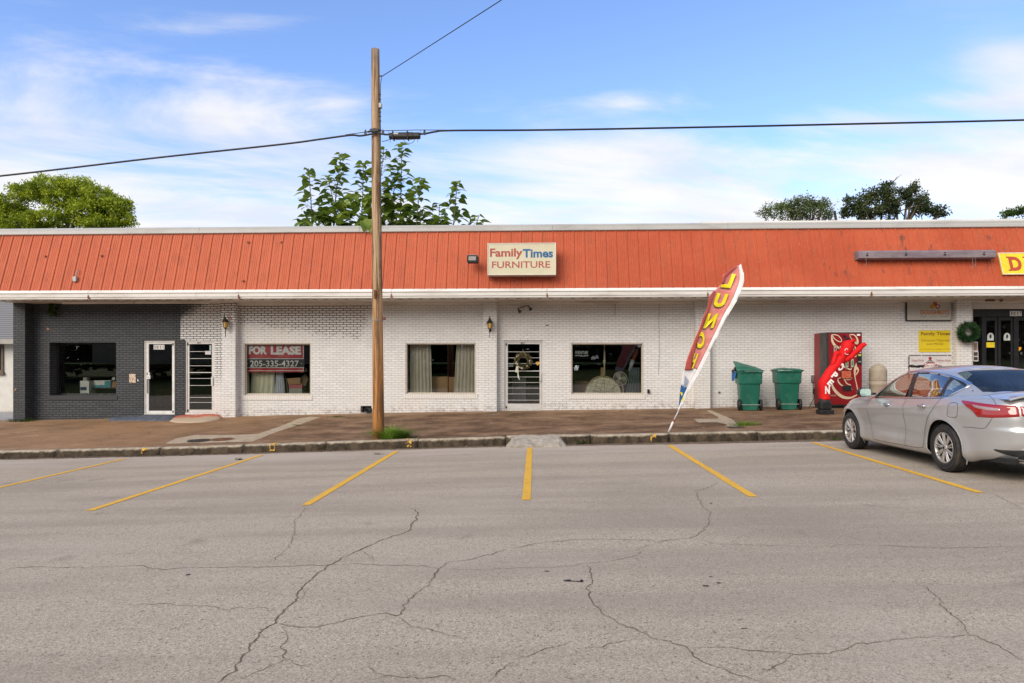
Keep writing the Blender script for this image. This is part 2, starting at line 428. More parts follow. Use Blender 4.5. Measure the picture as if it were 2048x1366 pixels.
def m_walk():
    q = NM('stained_concrete'); x, y, z = q.xyz()[:3]
    st = q.noise(1.3, 9, .72, stretch=(.85, 1.15, 1)); st2 = q.noise(.4, 5, .6); fi = q.noise(45, 4, .7); md = q.noise(6, 6, .72)
    c = q.mix(q.sm(st, .38, .60), (.098, .052, .027), (.25, .150, .085))
    left = q.sm(x, -11.5, -4.0, 1.0, 0.0)
    c = q.mix(q.ma('MULTIPLY', left, q.sm(st2, .28, .6, .25, .9)), c, (.32, .185, .095))
    c = q.mix(q.ma('MULTIPLY', q.sm(st, .57, .70), .85), c, (.38, .27, .17))
    c = q.mix(q.ma('MULTIPLY', q.sm(md, .56, .74), .45), c, (.40, .29, .19))
    c = q.mix(q.ma('MULTIPLY', q.sm(fi, .50, .66), .60), c, (.035, .02, .012)); f3 = q.noise(33, 5, .75); c = q.mix(q.ma('MULTIPLY', q.sm(f3, .57, .68), .45), c, (.48, .34, .21))
    stk = q.noise(2.2, 8, .75, stretch=(.35, 3.2, 1)); c = q.mix(q.ma('MULTIPLY', q.sm(stk, .60, .66), .55), c, (.47, .35, .23)); stk2 = q.noise(3.1, 8, .75, stretch=(.5, 2.2, 1), dist=.6); c = q.mix(q.ma('MULTIPLY', q.sm(stk2, .58, .66), .6), c, (.06, .032, .018))
    wl = q.ma('MULTIPLY', q.sm(y, -.9, -.1), q.sm(md, .3, .6, .3, .9)); c = q.mix(q.ma('MULTIPLY', wl, .6), c, (.36, .25, .16))
    q.P(col=c, rough=.85, spec=.25); q.bump(q.ma('ADD', md, q.ma('MULTIPLY', fi, .6)), .5, .01)
    return q.m
def m_conc(name, a, b, dark=(.06, .05, .04), amt=.5, sc=5, st=(1, 1, 1)):
    q = NM(name); n = q.noise(sc, 7, .7, stretch=st); f = q.noise(60, 4, .7)
    c = q.mix(q.sm(n, .35, .65), a, b); c = q.mix(q.ma('MULTIPLY', q.sm(q.noise(sc * 1.7, 6, .72), .52, .72), amt), c, dark)
    c = q.mix(q.ma('MULTIPLY', q.sm(f, .5, .8), .35), c, dark)
    q.P(col=c, rough=.88, spec=.25); q.bump(q.ma('ADD', n, q.ma('MULTIPLY', f, .5)), .6, .012); return q.m
def m_kerb():
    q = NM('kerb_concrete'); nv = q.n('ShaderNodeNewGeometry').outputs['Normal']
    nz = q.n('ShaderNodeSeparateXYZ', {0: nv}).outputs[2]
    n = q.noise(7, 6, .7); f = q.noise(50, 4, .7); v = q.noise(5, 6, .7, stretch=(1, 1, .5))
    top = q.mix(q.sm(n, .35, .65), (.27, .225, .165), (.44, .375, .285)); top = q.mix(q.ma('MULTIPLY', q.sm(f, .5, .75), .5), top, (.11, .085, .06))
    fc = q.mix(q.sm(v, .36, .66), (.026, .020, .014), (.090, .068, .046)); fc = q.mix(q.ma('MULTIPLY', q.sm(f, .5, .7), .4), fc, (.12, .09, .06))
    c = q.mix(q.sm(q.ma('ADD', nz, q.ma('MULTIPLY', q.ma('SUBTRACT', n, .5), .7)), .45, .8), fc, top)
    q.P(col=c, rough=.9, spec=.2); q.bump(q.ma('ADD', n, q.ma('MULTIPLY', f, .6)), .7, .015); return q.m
def m_wood():
    q = NM('pole_wood'); x, y, z = q.xyz()[:3]
    g = q.noise(38, 8, .75, stretch=(1, 1, .035), dist=.5); g2 = q.noise(13, 7, .7, stretch=(1, 1, .05), dist=.4); lo = q.sm(z, .6, 4.2, 1.0, 0.0)
    c = q.mix(q.sm(g, .35, .65), (.31, .20, .115), (.54, .38, .235))
    o = q.mix(q.sm(g, .35, .65), (.30, .125, .030), (.52, .24, .070))
    c = q.mix(lo, c, o)
    c = q.mix(q.ma('MULTIPLY', q.sm(g2, .47, .56), .80), c, (.12, .060, .028)); kn = q.sm(q.noise(3.1, 3, .5, stretch=(1, 1, .6)), .70, .73); c = q.mix(q.ma('MULTIPLY', kn, .8), c, (.06, .03, .015)); rr_ = q.sm(q.noise(2.2, 5, .6, stretch=(1, 1, .12)), .50, .68); c = q.mix(q.ma('MULTIPLY', rr_, .5), c, q.mix(lo, (.25, .17, .11), (.17, .075, .025)))
    c = q.mix(q.sm(z, 0, .45, .55, 0.0), c, (.09, .035, .012))
    top = q.sm(z, 7.9, 8.3); c = q.mix(q.ma('MULTIPLY', top, .5), c, (.20, .17, .14))
    q.P(col=c, rough=.75, spec=.3); q.bump(q.ma('ADD', g, g2), .6, .01); return q.m
def m_roof():
    q = NM('orange_painted_metal'); x, y, z = q.xyz()[:3]
    n = q.noise(.6, 5, .6); s = q.noise(5, 6, .7, stretch=(1, 1, .12)); fi = q.noise(28, 5, .7, stretch=(1, 1, .06))
    c = q.mix(q.sm(n, .35, .65), (.43, .082, .036), (.50, .108, .048))
    lft = q.sm(x, -9.0, 5.5, 1.0, 0.0); c = q.mix(q.ma('MULTIPLY', lft, .55), c, (.55, .155, .085))
    c = q.mix(q.ma('MULTIPLY', q.sm(s, .48, .70), .55), c, (.34, .095, .052))
    c = q.mix(q.ma('MULTIPLY', q.sm(fi, .5, .75), .25), c, (.70, .30, .20))
    rt = q.ma('MULTIPLY', q.sm(x, 7.0, 8.6), q.sm(q.noise(3.2, 6, .75, stretch=(1, 1, .35)), .57, .66)); c = q.mix(q.ma('MULTIPLY', rt, .75), c, (.13, .06, .05))
    q.P(col=c, rough=.68, spec=.2); q.bump(q.noise(2.2, 3, .5), .12, .01); return q.m
def m_white(name, a=(.78, .765, .735), dirt=(.42, .38, .33), amt=.5, z0=None):
    q = NM(name); n = q.noise(1.5, 6, .65, stretch=(.5, 1, 3)); s = q.noise(7, 6, .7, stretch=(1, 1, .2))
    c = q.mix(q.ma('MULTIPLY', q.sm(n, .45, .72), amt), a, dirt); c = q.mix(q.ma('MULTIPLY', q.sm(s, .56, .75), amt * .6), c, dirt)
    q.P(col=c, rough=.5, spec=.4); return q.m
def m_glass(name, tint=(1, 1, 1), refl=.0, t=.80, k=1.5):
    q = NM(name); q.t.nodes.remove(q.b)
    tr = q.n('ShaderNodeBsdfTransparent', {0: tuple(t * c for c in tint)}); gl = q.n('ShaderNodeBsdfGlossy', {'Color': (.95, .96, .95), 'Roughness': .0})
    fr = q.n('ShaderNodeFresnel', {'IOR': 1.5}).outputs[0]
    f = q.ma('ADD', q.ma('MULTIPLY', fr, k), refl, clamp=True)
    mx = q.n('ShaderNodeMixShader', {0: f, 1: tr.outputs[0], 2: gl.outputs[0]})
    q.t.links.new(mx.outputs[0], q.out.inputs[0]); return q.m
def m_leaf(name, a, b, back=.5, rough=.5, trans=.25):
    q = NM(name); q.t.nodes.remove(q.b)
    r = q.n('ShaderNodeNewGeometry').outputs['Random Per Island']; c = q.mix(r, a, b)
    c = q.mix(q.sm(q.noise(1.2, 3), .35, .65), c, tuple(v * .7 for v in a))
    p = q.n('ShaderNodeBsdfPrincipled', {'Base Color': c, 'Roughness': rough, 'Specular IOR Level': .3})
    tl = q.n('ShaderNodeBsdfTranslucent', {0: q.mix(.35, c, (.35, .5, .05))})
    mx = q.n('ShaderNodeMixShader', {0: trans, 1: p.outputs[0], 2: tl.outputs[0]}); q.t.links.new(mx.outputs[0], q.out.inputs[0]); return q.m
def m_ground():
    q = NM('rough_grass_ground'); n = q.noise(.3, 6, .6); f = q.noise(12, 5, .7)
    c = q.mix(q.sm(n, .35, .65), (.055, .085, .022), (.11, .12, .04)); c = q.mix(q.ma('MULTIPLY', q.sm(f, .5, .75), .5), c, (.16, .13, .07))
    q.P(col=c, rough=.95, spec=.1); q.bump(f, .8, .05); return q.m
M_BRICK = m_brick(); M_SOLD = m_soldier(); M_ASPH = m_asphalt(); M_WALK = m_walk(); M_KERB = m_kerb(); M_WOOD = m_wood(); M_ROOF = m_roof()
M_CONC = m_conc('light_concrete', (.34, .27, .19), (.46, .38, .28), (.16, .11, .07), .5)
M_CONC2 = m_conc('grey_concrete', (.30, .265, .22), (.42, .38, .32), (.12, .10, .075), .6)
M_WHITE = m_white('white_fascia'); M_CAP = m_white('weathered_cap_metal', (.44, .44, .43), (.30, .29, .27), .6)
M_SOFF = m_white('soffit_paint', (.66, .61, .55), (.30, .24, .18), .6)
M_GLASS = m_glass('window_glass', (.93, .97, .95), .045, .95)
M_DGLASS = m_glass('door_glass', (.9, .94, .94), .045, .85)
M_CGLASS = m_glass('car_glass', (.70, .80, .76), .0, .88, .42)
M_GRND = m_ground()
M_ALU = mt('aluminium_frame', (.62, .61, .59), .42, 0.25, .08, dirt=(.3, .27, .24), damt=.4)
M_BEIGE = mt('beige_window_frame', (.50, .455, .385), .5, 0, .1, dirt=(.30, .26, .2), damt=.4)
M_BLACK = mt('black_plastic', (.012, .012, .013), .45, 0, .2)
M_BLKM = mt('black_metal', (.018, .018, .02), .4, .3, .2)
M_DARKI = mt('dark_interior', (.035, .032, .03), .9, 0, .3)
M_RED = mt('sign_red', (.42, .018, .022), .5); M_YEL = mt('sign_yellow', (.80, .60, .02), .5)
M_WLET = mt('white_lettering', (.82, .81, .79), .5, var=.05)
M_BLET = mt('black_lettering', (.01, .01, .012), .6)
M_RUST = mt('rusty_iron', (.14, .055, .03), .8, 0, .4, 20, .5)
M_GALV = mt('galvanised_grey', (.34, .34, .33), .5, .5, .15)
M_CABLE = mt('black_cable', (.012, .012, .014), .5)
M_CARD = mt('cardboard', (.42, .24, .12), .8, 0, .1, 3)
# ------------------------------------------------------------ ground, lot, sidewalk, kerb
XS = [-60, -40, -30, -24, -20] + frange(-18, 20, 76) + [24, 30, 40, 60]
def gfar(x, y):
    return interp(x, GK) * max(0.0, 1 - max(0, abs(y) - 60) / 200) - .10
bm = B(); grid(bm, [-900, -400, -200, -100] + XS + [100, 200, 400, 900], [-900, -400, -200, -100, -60, -44, -38, -30, -20, -12, -6.3], lambda x, y: gfar(max(-60, min(60, x)), y) + (1.9 * min(1, max(0, (-38 - y) / 8)) if abs(x) < 500 else 0))
grid(bm, [-900, -400, -200, -100] + XS + [100, 200, 400, 900], [-6.3, -6.1, 0, 4, 12, 30, 60, 120, 300, 900], lambda x, y: (interp(max(-60, min(60, x)), WK) - .12 if y > -1 else gfar(max(-60, min(60, x)), y)))
struct('ground', bm, M_GRND, 'rough grassy ground around and behind the shops')
bm = B(); grid(bm, XS, [-36, -30, -26, -22, -20] + frange(-18, -6.2, 30), gr)
struct('parking_lot', bm, M_ASPH, 'worn pinkish grey asphalt parking lot with cracks', smooth=True)
bm = B(); grid(bm, XS, frange(-6.05, 0.0, 12) + [.15], sw)
struct('sidewalk', bm, M_WALK, 'brown stained concrete sidewalk sloping down to the kerb', smooth=True)
# kerb in cast lengths
bm = B()
jp = [gx(p, -6.1) for p in (-700, -300, 120, 326, 491, 655, 838, 1012, 1180, 1337, 1512, 1700, 1900, 2150, 2500, 2900)]
rk = random.Random(3)
for a, b in zip(jp, jp[1:]):
    xs = frange(a + .008, b - .008, max(2, int((b - a) / .12)))
    dy, dz = rk.uniform(-.012, .012), rk.uniform(-.008, .008)
    rows = []
    for x in xs:
        g = gr(x, -6.2); t = cu(x) + dz
        e = lambda s=.003: rk.uniform(-s, s)
        rows.append([bm.verts.new((x, yy + dy, zz)) for yy, zz in ((-6.245, g - .1), (-6.23 + e(.004), g + .02), (-6.215 + e(), (g + t) / 2), (-6.195 + e(), t - .035 + e()), (-6.16 + e(), t - .008), (-6.11, t + e(.003)), (-6.02, t + .004), (-6.02, t - .2))])
    for r0, r1 in zip(rows, rows[1:]):
        for k in range(7): bm.faces.new([r0[k], r1[k], r1[k + 1], r0[k + 1]])
    bm.faces.new(rows[0]); bm.faces.new(rows[-1][::-1])
box(bm, -60, 60, -6.17, -6.03, -2.0, -1.9)
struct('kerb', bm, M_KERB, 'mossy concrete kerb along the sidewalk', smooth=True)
# yellow dabs on the kerb
bm = B()
for p in (291, 546, 818, 1306):
    x = gx(p, -6.2)
    for k in range(0):
        a = x + rk.gauss(0, .03); t = cu(x); q = rk.random()
        if q < .25: y0, z0, dy, dz = -6.15 + rk.uniform(-.03, .08), t + .006, rk.uniform(.02, .05), 0
        else: y0, z0, dy, dz = -6.238, t - .03 - rk.random() * .11, 0, rk.uniform(.02, .04)
        wv = rk.uniform(.010, .024)
        if dy: vs = [(a - wv, y0 - dy / 2, z0), (a + wv, y0 - dy / 2, z0), (a + wv * .7, y0 + dy / 2, z0), (a - wv * .8, y0 + dy / 2, z0)]
        else: vs = [(a - wv, y0, z0), (a + wv, y0, z0), (a + wv * .8, y0 - .001, z0 + dz), (a - wv * .6, y0 - .001, z0 + dz)]
        vs = [(v[0], v[1], v[2] + k * .0001) for v in vs]
        bm.faces.new([bm.verts.new(v) for v in vs])
bmD = bm
def m_paint():
    q = NM('worn_yellow_paint'); n = q.noise(26, 6, .75); f = q.noise(120, 3, .7)
    c = q.mix(q.sm(n, .3, .6), (.62, .33, .035), (.78, .45, .05)); c = q.mix(q.ma('MULTIPLY', q.sm(f, .52, .78), .7), c, (.26, .17, .07))
    a = q.sm(q.ma('ADD', q.noise(34, 6, .8), q.ma('MULTIPLY', q.noise(3, 3), .35)), .50, .58)
    q.P(col=c, rough=.75, spec=.3, alpha=a); q.bump(f, .4, .004); return q.m
M_PAINT = m_paint()
def m_dab():
    q = NM('flaking_yellow_dab'); c = q.mix(q.noise(30, 4), (.50, .27, .03), (.66, .40, .06))
    q.P(col=c, rough=.8, alpha=q.sm(q.noise(9, 5, .7), .48, .56)); return q.m
for p in (291, 546, 818, 1306):
    x = gx(p, -6.2); y0_ = -6.262
    for i in range(6):
        for j in range(5):
            u0, u1 = x - .06 + .020 * i, x - .06 + .020 * (i + 1); yy = [(-6.262, gr(x, -6.2) + .03), (-6.25, gr(x, -6.2) + .10), (-6.235, cu(x) - .035), (-6.20, cu(x) - .004), (-6.15, cu(x) + .012), (-6.08, cu(x) + .014)]
            bmD.faces.new([bmD.verts.new(v) for v in ((u0, yy[j][0], yy[j][1]), (u1, yy[j][0], yy[j][1]), (u1, yy[j + 1][0], yy[j + 1][1]), (u0, yy[j + 1][0], yy[j + 1][1]))])
struct('kerb_paint', bmD, m_dab(), 'faded yellow paint marks on the kerb')
# (dabs)
# broken concrete ramp poured against the kerb
bm = B(); rows = []
x0, x1 = gx(1008, -6.4), gx(1136, -6.4)
for i, x in enumerate(frange(x0, x1, 22)):
    e = min(i, 22 - i) / 22; k = min(1, e * 9)
    row = []
    for j, s in enumerate(frange(0, 1, 7)):
        y = -6.05 - s * (.66 if 2 < i < 20 else .56) + rk.uniform(-.02, .02)
        h = (cu(x) + .012) * (1 - s) + (gr(x, -6.7) + .035) * s + .03 * math.sin(s * 3.1)
        zb = gr(x, -6.7) - .02 if j else cu(x) - .0
        row.append(bm.verts.new((x + rk.uniform(-.015, .015) + (.5 - i / 22) * (1 - s) * .10, y, zb + (h - zb) * (k if s > 0 else 1) + rk.uniform(-.006, .006))))
    row.append(bm.verts.new((x, -6.72, gr(x, -6.7) - .05)))
    rows.append(row)
for r0, r1 in zip(rows, rows[1:]):
    for k in range(8): bm.faces.new([r0[k], r1[k], r1[k + 1], r0[k + 1]])
o = struct('kerb_ramp', bm, M_CONC2, 'rough broken concrete ramp poured against the kerb')
# painted bay lines
for k, (xa, xb) in enumerate(zip((-11.35, -8.54, -5.67, -2.88, -.167, 2.63, 5.45, 8.25, 11.05), (-11.0, -8.2, -5.48, -2.80, -.14, 2.53, 5.13, 7.85, 10.6))):
    ya, yb = CY + 13.45, CY + 7.93
    n = 34; pts = [(xa + (xb - xa) * i / n + rk.uniform(-.004, .004), ya + (yb - ya) * i / n) for i in range(n + 1)]
    bm = B(); ribbon(bm, pts, [.105 + rk.uniform(-.008, .008) for _ in pts], lambda x, y: Vector((x, y, gr(x, y) + .005)))
    struct('parking_line', bm, M_PAINT, 'worn yellow painted parking bay line')
# cracks in the asphalt
CR = []
for o, pl in ((0, [[(0,645),(60,632),(160,628),(270,635),(340,632),(430,628),(560,622),(610,636),(680,637),(790,628),(900,630),(1000,627),(1100,625),(1290,622),(1400,617),(1560,620),(1700,625),(1760,632)],
 [(1640,390),(1672,410),(1668,440),(1620,490),(1530,520),(1440,560),(1360,595),(1310,625),(1280,650),(1240,690),(1200,715),(1190,750),(1150,790),(1105,850),(1050,890),(1000,940),(985,960),(965,1000),(930,1050),(880,1092)],
 [(1225,390),(1180,445),(1175,500),(1155,550),(1110,590),(1080,615)],
 [(2048,555),(1960,580),(1880,598),(1800,610),(1760,635),(1735,670),(1720,700),(1660,740),(1625,780),(1600,820),(1580,820),(1540,812),(1400,835),(1280,865),(1200,870),(1110,855)],
 [(1580,820),(1640,865),(1720,880),(1800,905),(1860,920)], [(1130,870),(1145,900),(1130,940),(1140,1000),(1060,1040),(960,1080)], [(1140,1000),(1190,1022),(1250,1024)],
 [(480,780),(700,778),(820,785),(900,800),(980,795),(1060,792),(1120,802)], [(1440,1085),(1560,1065),(1700,1080),(1780,1075),(1850,1092)], [(2048,1000),(1980,1050),(1950,1092)],
 [(1440,560),(1490,590),(1495,610)], [(1200,715),(1215,725),(1205,760),(1180,770)], [(1470,1020),(1490,1060),(1560,1065)], [(110,300),(220,275),(270,262)]]),
 (2048, [[(0,555),(90,535),(260,518),(440,518),(530,522),(590,530),(640,520),(710,515),(770,485),(785,455),(797,410),(770,390),(745,355),(740,325),(770,315),(830,290)],
 [(590,530),(520,555),(500,580),(440,595),(360,610),(290,615),(260,622),(100,632),(0,636),(-240,640)], [(710,515),(770,520),(800,535),(900,540),(1060,545),(1200,548),(1380,540),(1560,545),(1740,555),(1880,550),(2048,548)],
 [(300,620),(315,650),(328,690),(300,712),(305,745),(340,790),(400,835),(470,870),(530,905),(600,925),(700,955),(760,1000),(860,1040),(1000,1085)], [(540,912),(430,925),(370,945),(260,955)],
 [(700,955),(850,950),(1000,960),(1100,975),(1230,980),(1330,965),(1400,930),(1520,915),(1700,908),(1850,905),(1960,960),(2048,1000)], [(1850,905),(1800,850),(1740,800),(1700,750),(1640,700)], [(0,1000),(100,970),(230,925)],
 [(1930,335),(1990,370),(2048,400)], [(960,1060),(1050,1030),(1130,980)], [(800,535),(770,550)], [(1400,930),(1440,950)]])):
    for p in pl: CR.append([((o + a) / 2, 820 + b / 2) for a, b in p])
q = NM('crack_dirt'); q.P(col=q.mix(q.noise(20, 4), (.06, .04, .024), (.19, .135, .085)), rough=1, alpha=q.sm(q.ma('ADD', q.noise(12, 5, .8), q.ma('MULTIPLY', q.noise(1.5, 2), .3)), .38, .50)); M_CRACK = q.m
bm = B()
WIDE = {1: 1.6, 0: 1.0, 3: 1.0, 14: .9, 17: 1.1}
for ci, c in enumerate(CR):
    g = [gp(*p) for p in c]; pts = []
    for a, b in zip(g, g[1:]):
        m = max(2, int((b - a).length / .018))
        for i in range(m): pts.append(a.lerp(b, i / m))
    pts.append(g[-1])
    off = rk.uniform(0, 100)
    P2 = []
    for i, p in enumerate(pts):
        j = Vector((noise.noise((p.x * 3, p.y * 3, off)), noise.noise((p.x * 3, p.y * 3, off + 9)))) * .025 + Vector((noise.noise((p.x * 14, p.y * 14, off)), noise.noise((p.x * 14, p.y * 14, off + 5)))) * .026 + Vector((noise.noise((p.x * 45, p.y * 45, off)), noise.noise((p.x * 45, p.y * 45, off + 5)))) * .012
        P2.append((p.x + j.x, p.y + j.y))
    n = len(P2); ww = WIDE.get(ci, .75)
    ws = [.62 * ww * (.0035 + .014 * abs(noise.noise((i * .07, off, 3))) ** 1.2 + .007 * rk.random()) * min(1, .3 + min(i, n - i) / 12) for i in range(n)]
    ribbon(bm, P2, ws, lambda x, y: Vector((x, y, gr(x, y) + .0035)))
struct('asphalt_crack', bm, M_CRACK, 'long wandering cracks across the asphalt')
# tar smear and oil spots
bm = B()
def blob(cx, cy, rx, ry, ir=.3, f=gr, z=.004, n=18):
    c = gp(cx, cy, f); a = gp(cx + rx, cy, f); b = gp(cx, cy + ry, f)
    r1, r2 = (a - c).length, (b - c).length
    vs = []
    for k in range(n):
        t = 2 * math.pi * k / n; s = 1 + rk.uniform(-ir, ir)
        x, y = c.x + math.cos(t) * r1 * s, c.y + math.sin(t) * r2 * s
        vs.append(bm.verts.new((x, y, f(x, y) + z)))
    bm.faces.new(vs)
for a in ((1133, 1162, 6, 1.6), (1140, 1162.5, 4, 1), (1148, 1163, 7, .8), (1158, 1163.5, 7, 1.0), (1163, 1163, 4, 2.0), (1163, 1161, 2, 1.5), (1138, 1160.5, 3, 1), (1411, 1172.5, 6, 1.2), (1437, 1166.5, 5, 1), (1422, 1154, 5, .5), (1094, 1143, 5, .7), (376, 1150, 4, 1), (1489, 1258, 7, .6), (1422, 1007, 2.5, .7)):
    blob(*a)
struct('tar_spot', bm, mt('old_tar', (.018, .017, .016), .55, 0, .3), 'black tar smear and small oil spots on the asphalt')
# light repairs and lids in the sidewalk
def patch(name, pts, mat, label, z=.004, f=sw):
    g = [gp(a, b, f) for a, b in pts]; n = []
    for a, b in zip(g, g[1:] + g[:1]):
        m = max(1, int((b - a).length / .12))
        for i in range(m):
            p = a.lerp(b, i / m); n.append((p.x + rk.uniform(-.012, .012), p.y + rk.uniform(-.012, .012)))
    bm = B(); poly(bm, n, lambda x, y: Vector((x, y, f(x, y) + z)))
    return struct(name, bm, mat, label)
patch('sidewalk_slab', [(330, 888), (352, 877), (392, 870), (460, 870.5), (516, 868), (560, 853), (600, 836.5), (622, 833.5), (641, 834.5), (600, 849), (545, 867), (505, 883.5)], M_CONC, 'light concrete slab and strip crossing the brown sidewalk')
patch('sidewalk_slab', [(1300 + a / 5.12, 820 + b / 5.12) for a, b in ((575, 6), (625, 6), (840, 95), (900, 150), (890, 178), (770, 168), (790, 150), (680, 125), (495, 130), (450, 95), (690, 90), (700, 75))], M_CONC, 'pale broken concrete patch beside the leaning flag')
bm = B()
for cx, cy, rx, ry, mm in ((402, 881.5, 22, 3.2, 0), (447, 879, 21, 3, 1)):
    c = gp(cx, cy, sw); r = (gp(cx + rx, cy, sw) - c).length
    b2 = B(); lathe(b2, [(r, -.004), (r, .012), (r * .96, .016), (r * .5, .014), (0.001, .014)], 32, Matrix.Translation(c))
    for k in range(6): box(b2, c.x - r * .6, c.x + r * .6, c.y - r * .6 + k * r * .22, c.y - r * .6 + k * r * .22 + .015, c.z + .014, c.z + .020)
    tag(ob('manhole_cover', b2, mt('dark_lid', (.04, .032, .025), .7, .2, .3) if mm == 0 else mt('rust_lid', (.15, .075, .035), .8, .1, .3), None, bevel=0), 'dark round utility lid in the pale sidewalk slab' if mm == 0 else 'rusty brown round utility lid beside the dark lid', 'manhole cover')
c = gp(1472, 855, sw); b2 = B(); box(b2, c.x - .17, c.x + .17, c.y - .14, c.y + .14, c.z - .02, c.z + .012)
tag(ob('manhole_cover', b2, mt('dark_lid', (.04, .032, .025), .7), None, bevel=.004), 'small dark rectangular utility lid beside the grass tuft near the bins', 'utility lid')
# joints and scuffs
bm = B()
JL = [[(0, 872), (70, 862), (125, 850), (250, 843)], [(0, 893), (60, 880), (150, 868), (240, 862)], [(345, 872), (400, 858), (470, 842)], [(760, 842), (960, 838), (1000, 824)], [(826, 880), (862, 862), (882, 845), (905, 838)], [(1090, 858), (1115, 866), (1118, 869)], [(640, 858), (780, 846), (1000, 838)],
      [(1320, 846), (1400, 850), (1440, 849)], [(1530, 836), (1620, 838), (1690, 842)], [(150, 846), (330, 860), (345, 873)], [(420, 850), (520, 846), (610, 842)]]
for l in JL:
    g = [gp(a, b, sw) for a, b in l]; P2 = [(p.x + rk.uniform(-.015, .015), p.y + rk.uniform(-.01, .01)) for p in catmull(g, 14)]
    ribbon(bm, P2, [rk.uniform(.01, .032) for _ in P2], lambda x, y: Vector((x, y, sw(x, y) + .003)))
q = NM('joint_sand'); q.P(col=q.mix(q.noise(9, 4), (.42, .30, .19), (.26, .16, .09)), rough=1, alpha=q.sm(q.noise(8, 5, .8), .42, .56)); 
struct('sidewalk_joint', bm, q.m, 'sandy joints and scuffs in the sidewalk')
# pale dust patch on the lot
# painted ramp and blue step at the two left doors
def mound(name, label, cat, pts, mat, h, inner):
    g = [gp(a, b, sw) for a, b in pts]; g = [p + Vector((noise.noise(p * 5) * .05, noise.noise(p * 6 + Vector((3, 1, 0))) * .03, 0)) for p in catmull(g, 5, True)]
    cx = sum(p.x for p in g) / len(g)
    bm = B(); rings = []
    for s, hh in ((1, -.03), (1, .006), (.93, h * .45), (.8, h * .75), (.6, h * .95), (.45, h), (.02, h * 1.03)):
        rings.append([bm.verts.new((inner[0] + (p.x - inner[0]) * s, inner[1] + (p.y - inner[1]) * s, sw(p.x, p.y) * 1.0 + hh + rk.uniform(-.007, .007))) for p in g])
    for A, C in zip(rings, rings[1:]):
        n = len(A)
        for k in range(n): bm.faces.new([A[k], A[(k + 1) % n], C[(k + 1) % n], C[k]])
    bm.faces.new(rings[-1])
    bmesh.ops.recalc_face_normals(bm, faces=bm.faces)
    return tag(ob(name, bm, mat, None, smooth=True), label, cat)
def m_ramp():
    q = NM('peeling_red_paint'); x, y, z = q.xyz()[:3]; n = q.noise(14, 7, .75)
    t = q.ma('ADD', q.ma('MULTIPLY', q.ma('ADD', y, .62), 1.1), q.ma('MULTIPLY', q.ma('SUBTRACT', n, .5), 2.0))
    q.P(col=q.mix(q.sm(t, -.3, .3), (.43, .33, .24), (.42, .10, .055)), rough=.85); q.bump(n, .6, .01); return q.m
mound('painted_ramp', 'worn concrete ramp with peeling red paint at the barred left door', 'ramp', [(341, 843), (352, 833), (372, 827), (415, 826), (438, 829), (445, 835), (430, 842), (380, 846)], m_ramp(), .085, (gx(398, -.4), -.36))
mound('blue_step', 'low dark blue painted concrete step below the white framed door', 'step', [(218, 838), (226, 833), (290, 832.5), (345, 833), (350, 838), (335, 842), (250, 842), (222, 841.5)], mt('blue_grey_paint', (.075, .090, .125), .75, 0, .35, 8, .5, 30), .075, (gx(285, -.3), -.30))
# ------------------------------------------------------------ the shop row
shop = thing('shop_building', 'long single storey shop row, white and black brick under an orange metal mansard roof', 'building')
XL, XR = gx(50, -.35) - .0, 17.5
ZT = 3.66
# openings in photo pixels on the wall plane
OPN = dict(black_win=(99, 685, 232, 792), door_a=(287, 681, 349, 826), door_b=(370, 681, 429, 824), lease=(487, 686, 622, 792), curtain=(811, 686, 952, 789.5), door_c=(1008, 681, 1086, 823), fan=(1142, 686, 1287, 790), vent=(721, 812, 743, 826.5))
OP = {k: (gx(a), gx(c), gz(d, c), gz(b, a)) for k, (a, b, c, d) in OPN.items()}   # x0,x1,z0,z1
OP['entry'] = (gx(1946), gx(1946) + 3.0, .40, gz(618, 1980))
for k in ('door_a', 'door_b', 'door_c', 'entry', 'vent'):
    x0, x1, z0, z1 = OP[k]; OP[k] = (x0, x1, interp((x0 + x1) / 2, WK) + {'door_a': .10, 'door_b': .11, 'door_c': .015, 'entry': .02, 'vent': .02}[k], z1)
DEP = {'black_win': .36, 'door_a': .10, 'door_b': .10, 'lease': .13, 'curtain': .13, 'door_c': .10, 'fan': .13, 'vent': .3, 'entry': .12}
xs = sorted(set([XL, XR] + [v for o in OP.values() for v in o[:2]]))
zs = sorted(set([-.6, ZT] + [v for o in OP.values() for v in o[2:]]))
bm = B()
def opening(x, z):
    for k, (a, b, c, d) in OP.items():
        if a < x < b and c < z < d: return k
cache = {}
def V(x, y, z):
    k = (round(x, 4), round(y, 4), round(z, 4))
    if k not in cache: cache[k] = bm.verts.new((x, y, z))
    return cache[k]
for x0, x1 in zip(xs, xs[1:]):
    for z0, z1 in zip(zs, zs[1:]):
        if not opening((x0 + x1) / 2, (z0 + z1) / 2):
            bm.faces.new([V(x0, 0, z0), V(x1, 0, z0), V(x1, 0, z1), V(x0, 0, z1)])
for k, (a, b, c, d) in OP.items():
    e = .40
    for p, q_ in (((a, c), (a, d)), ((a, d), (b, d)), ((b, d), (b, c)), ((b, c), (a, c))):
        vs = [bm.verts.new((p[0], 0, p[1])), bm.verts.new((p[0], e, p[1])), bm.verts.new((q_[0], e, q_[1])), bm.verts.new((q_[0], 0, q_[1]))]
        bm.faces.new(vs)
# end walls and back
box(bm, XL - .02, XL + .28, .002, 12, -.6, ZT)
box(bm, XR - .3, XR, .002, 12, -.6, ZT); box(bm, XL, XR, 11.8, 12.05, -.6, ZT)
wall = ob('wall', bm, M_BRICK, shop)
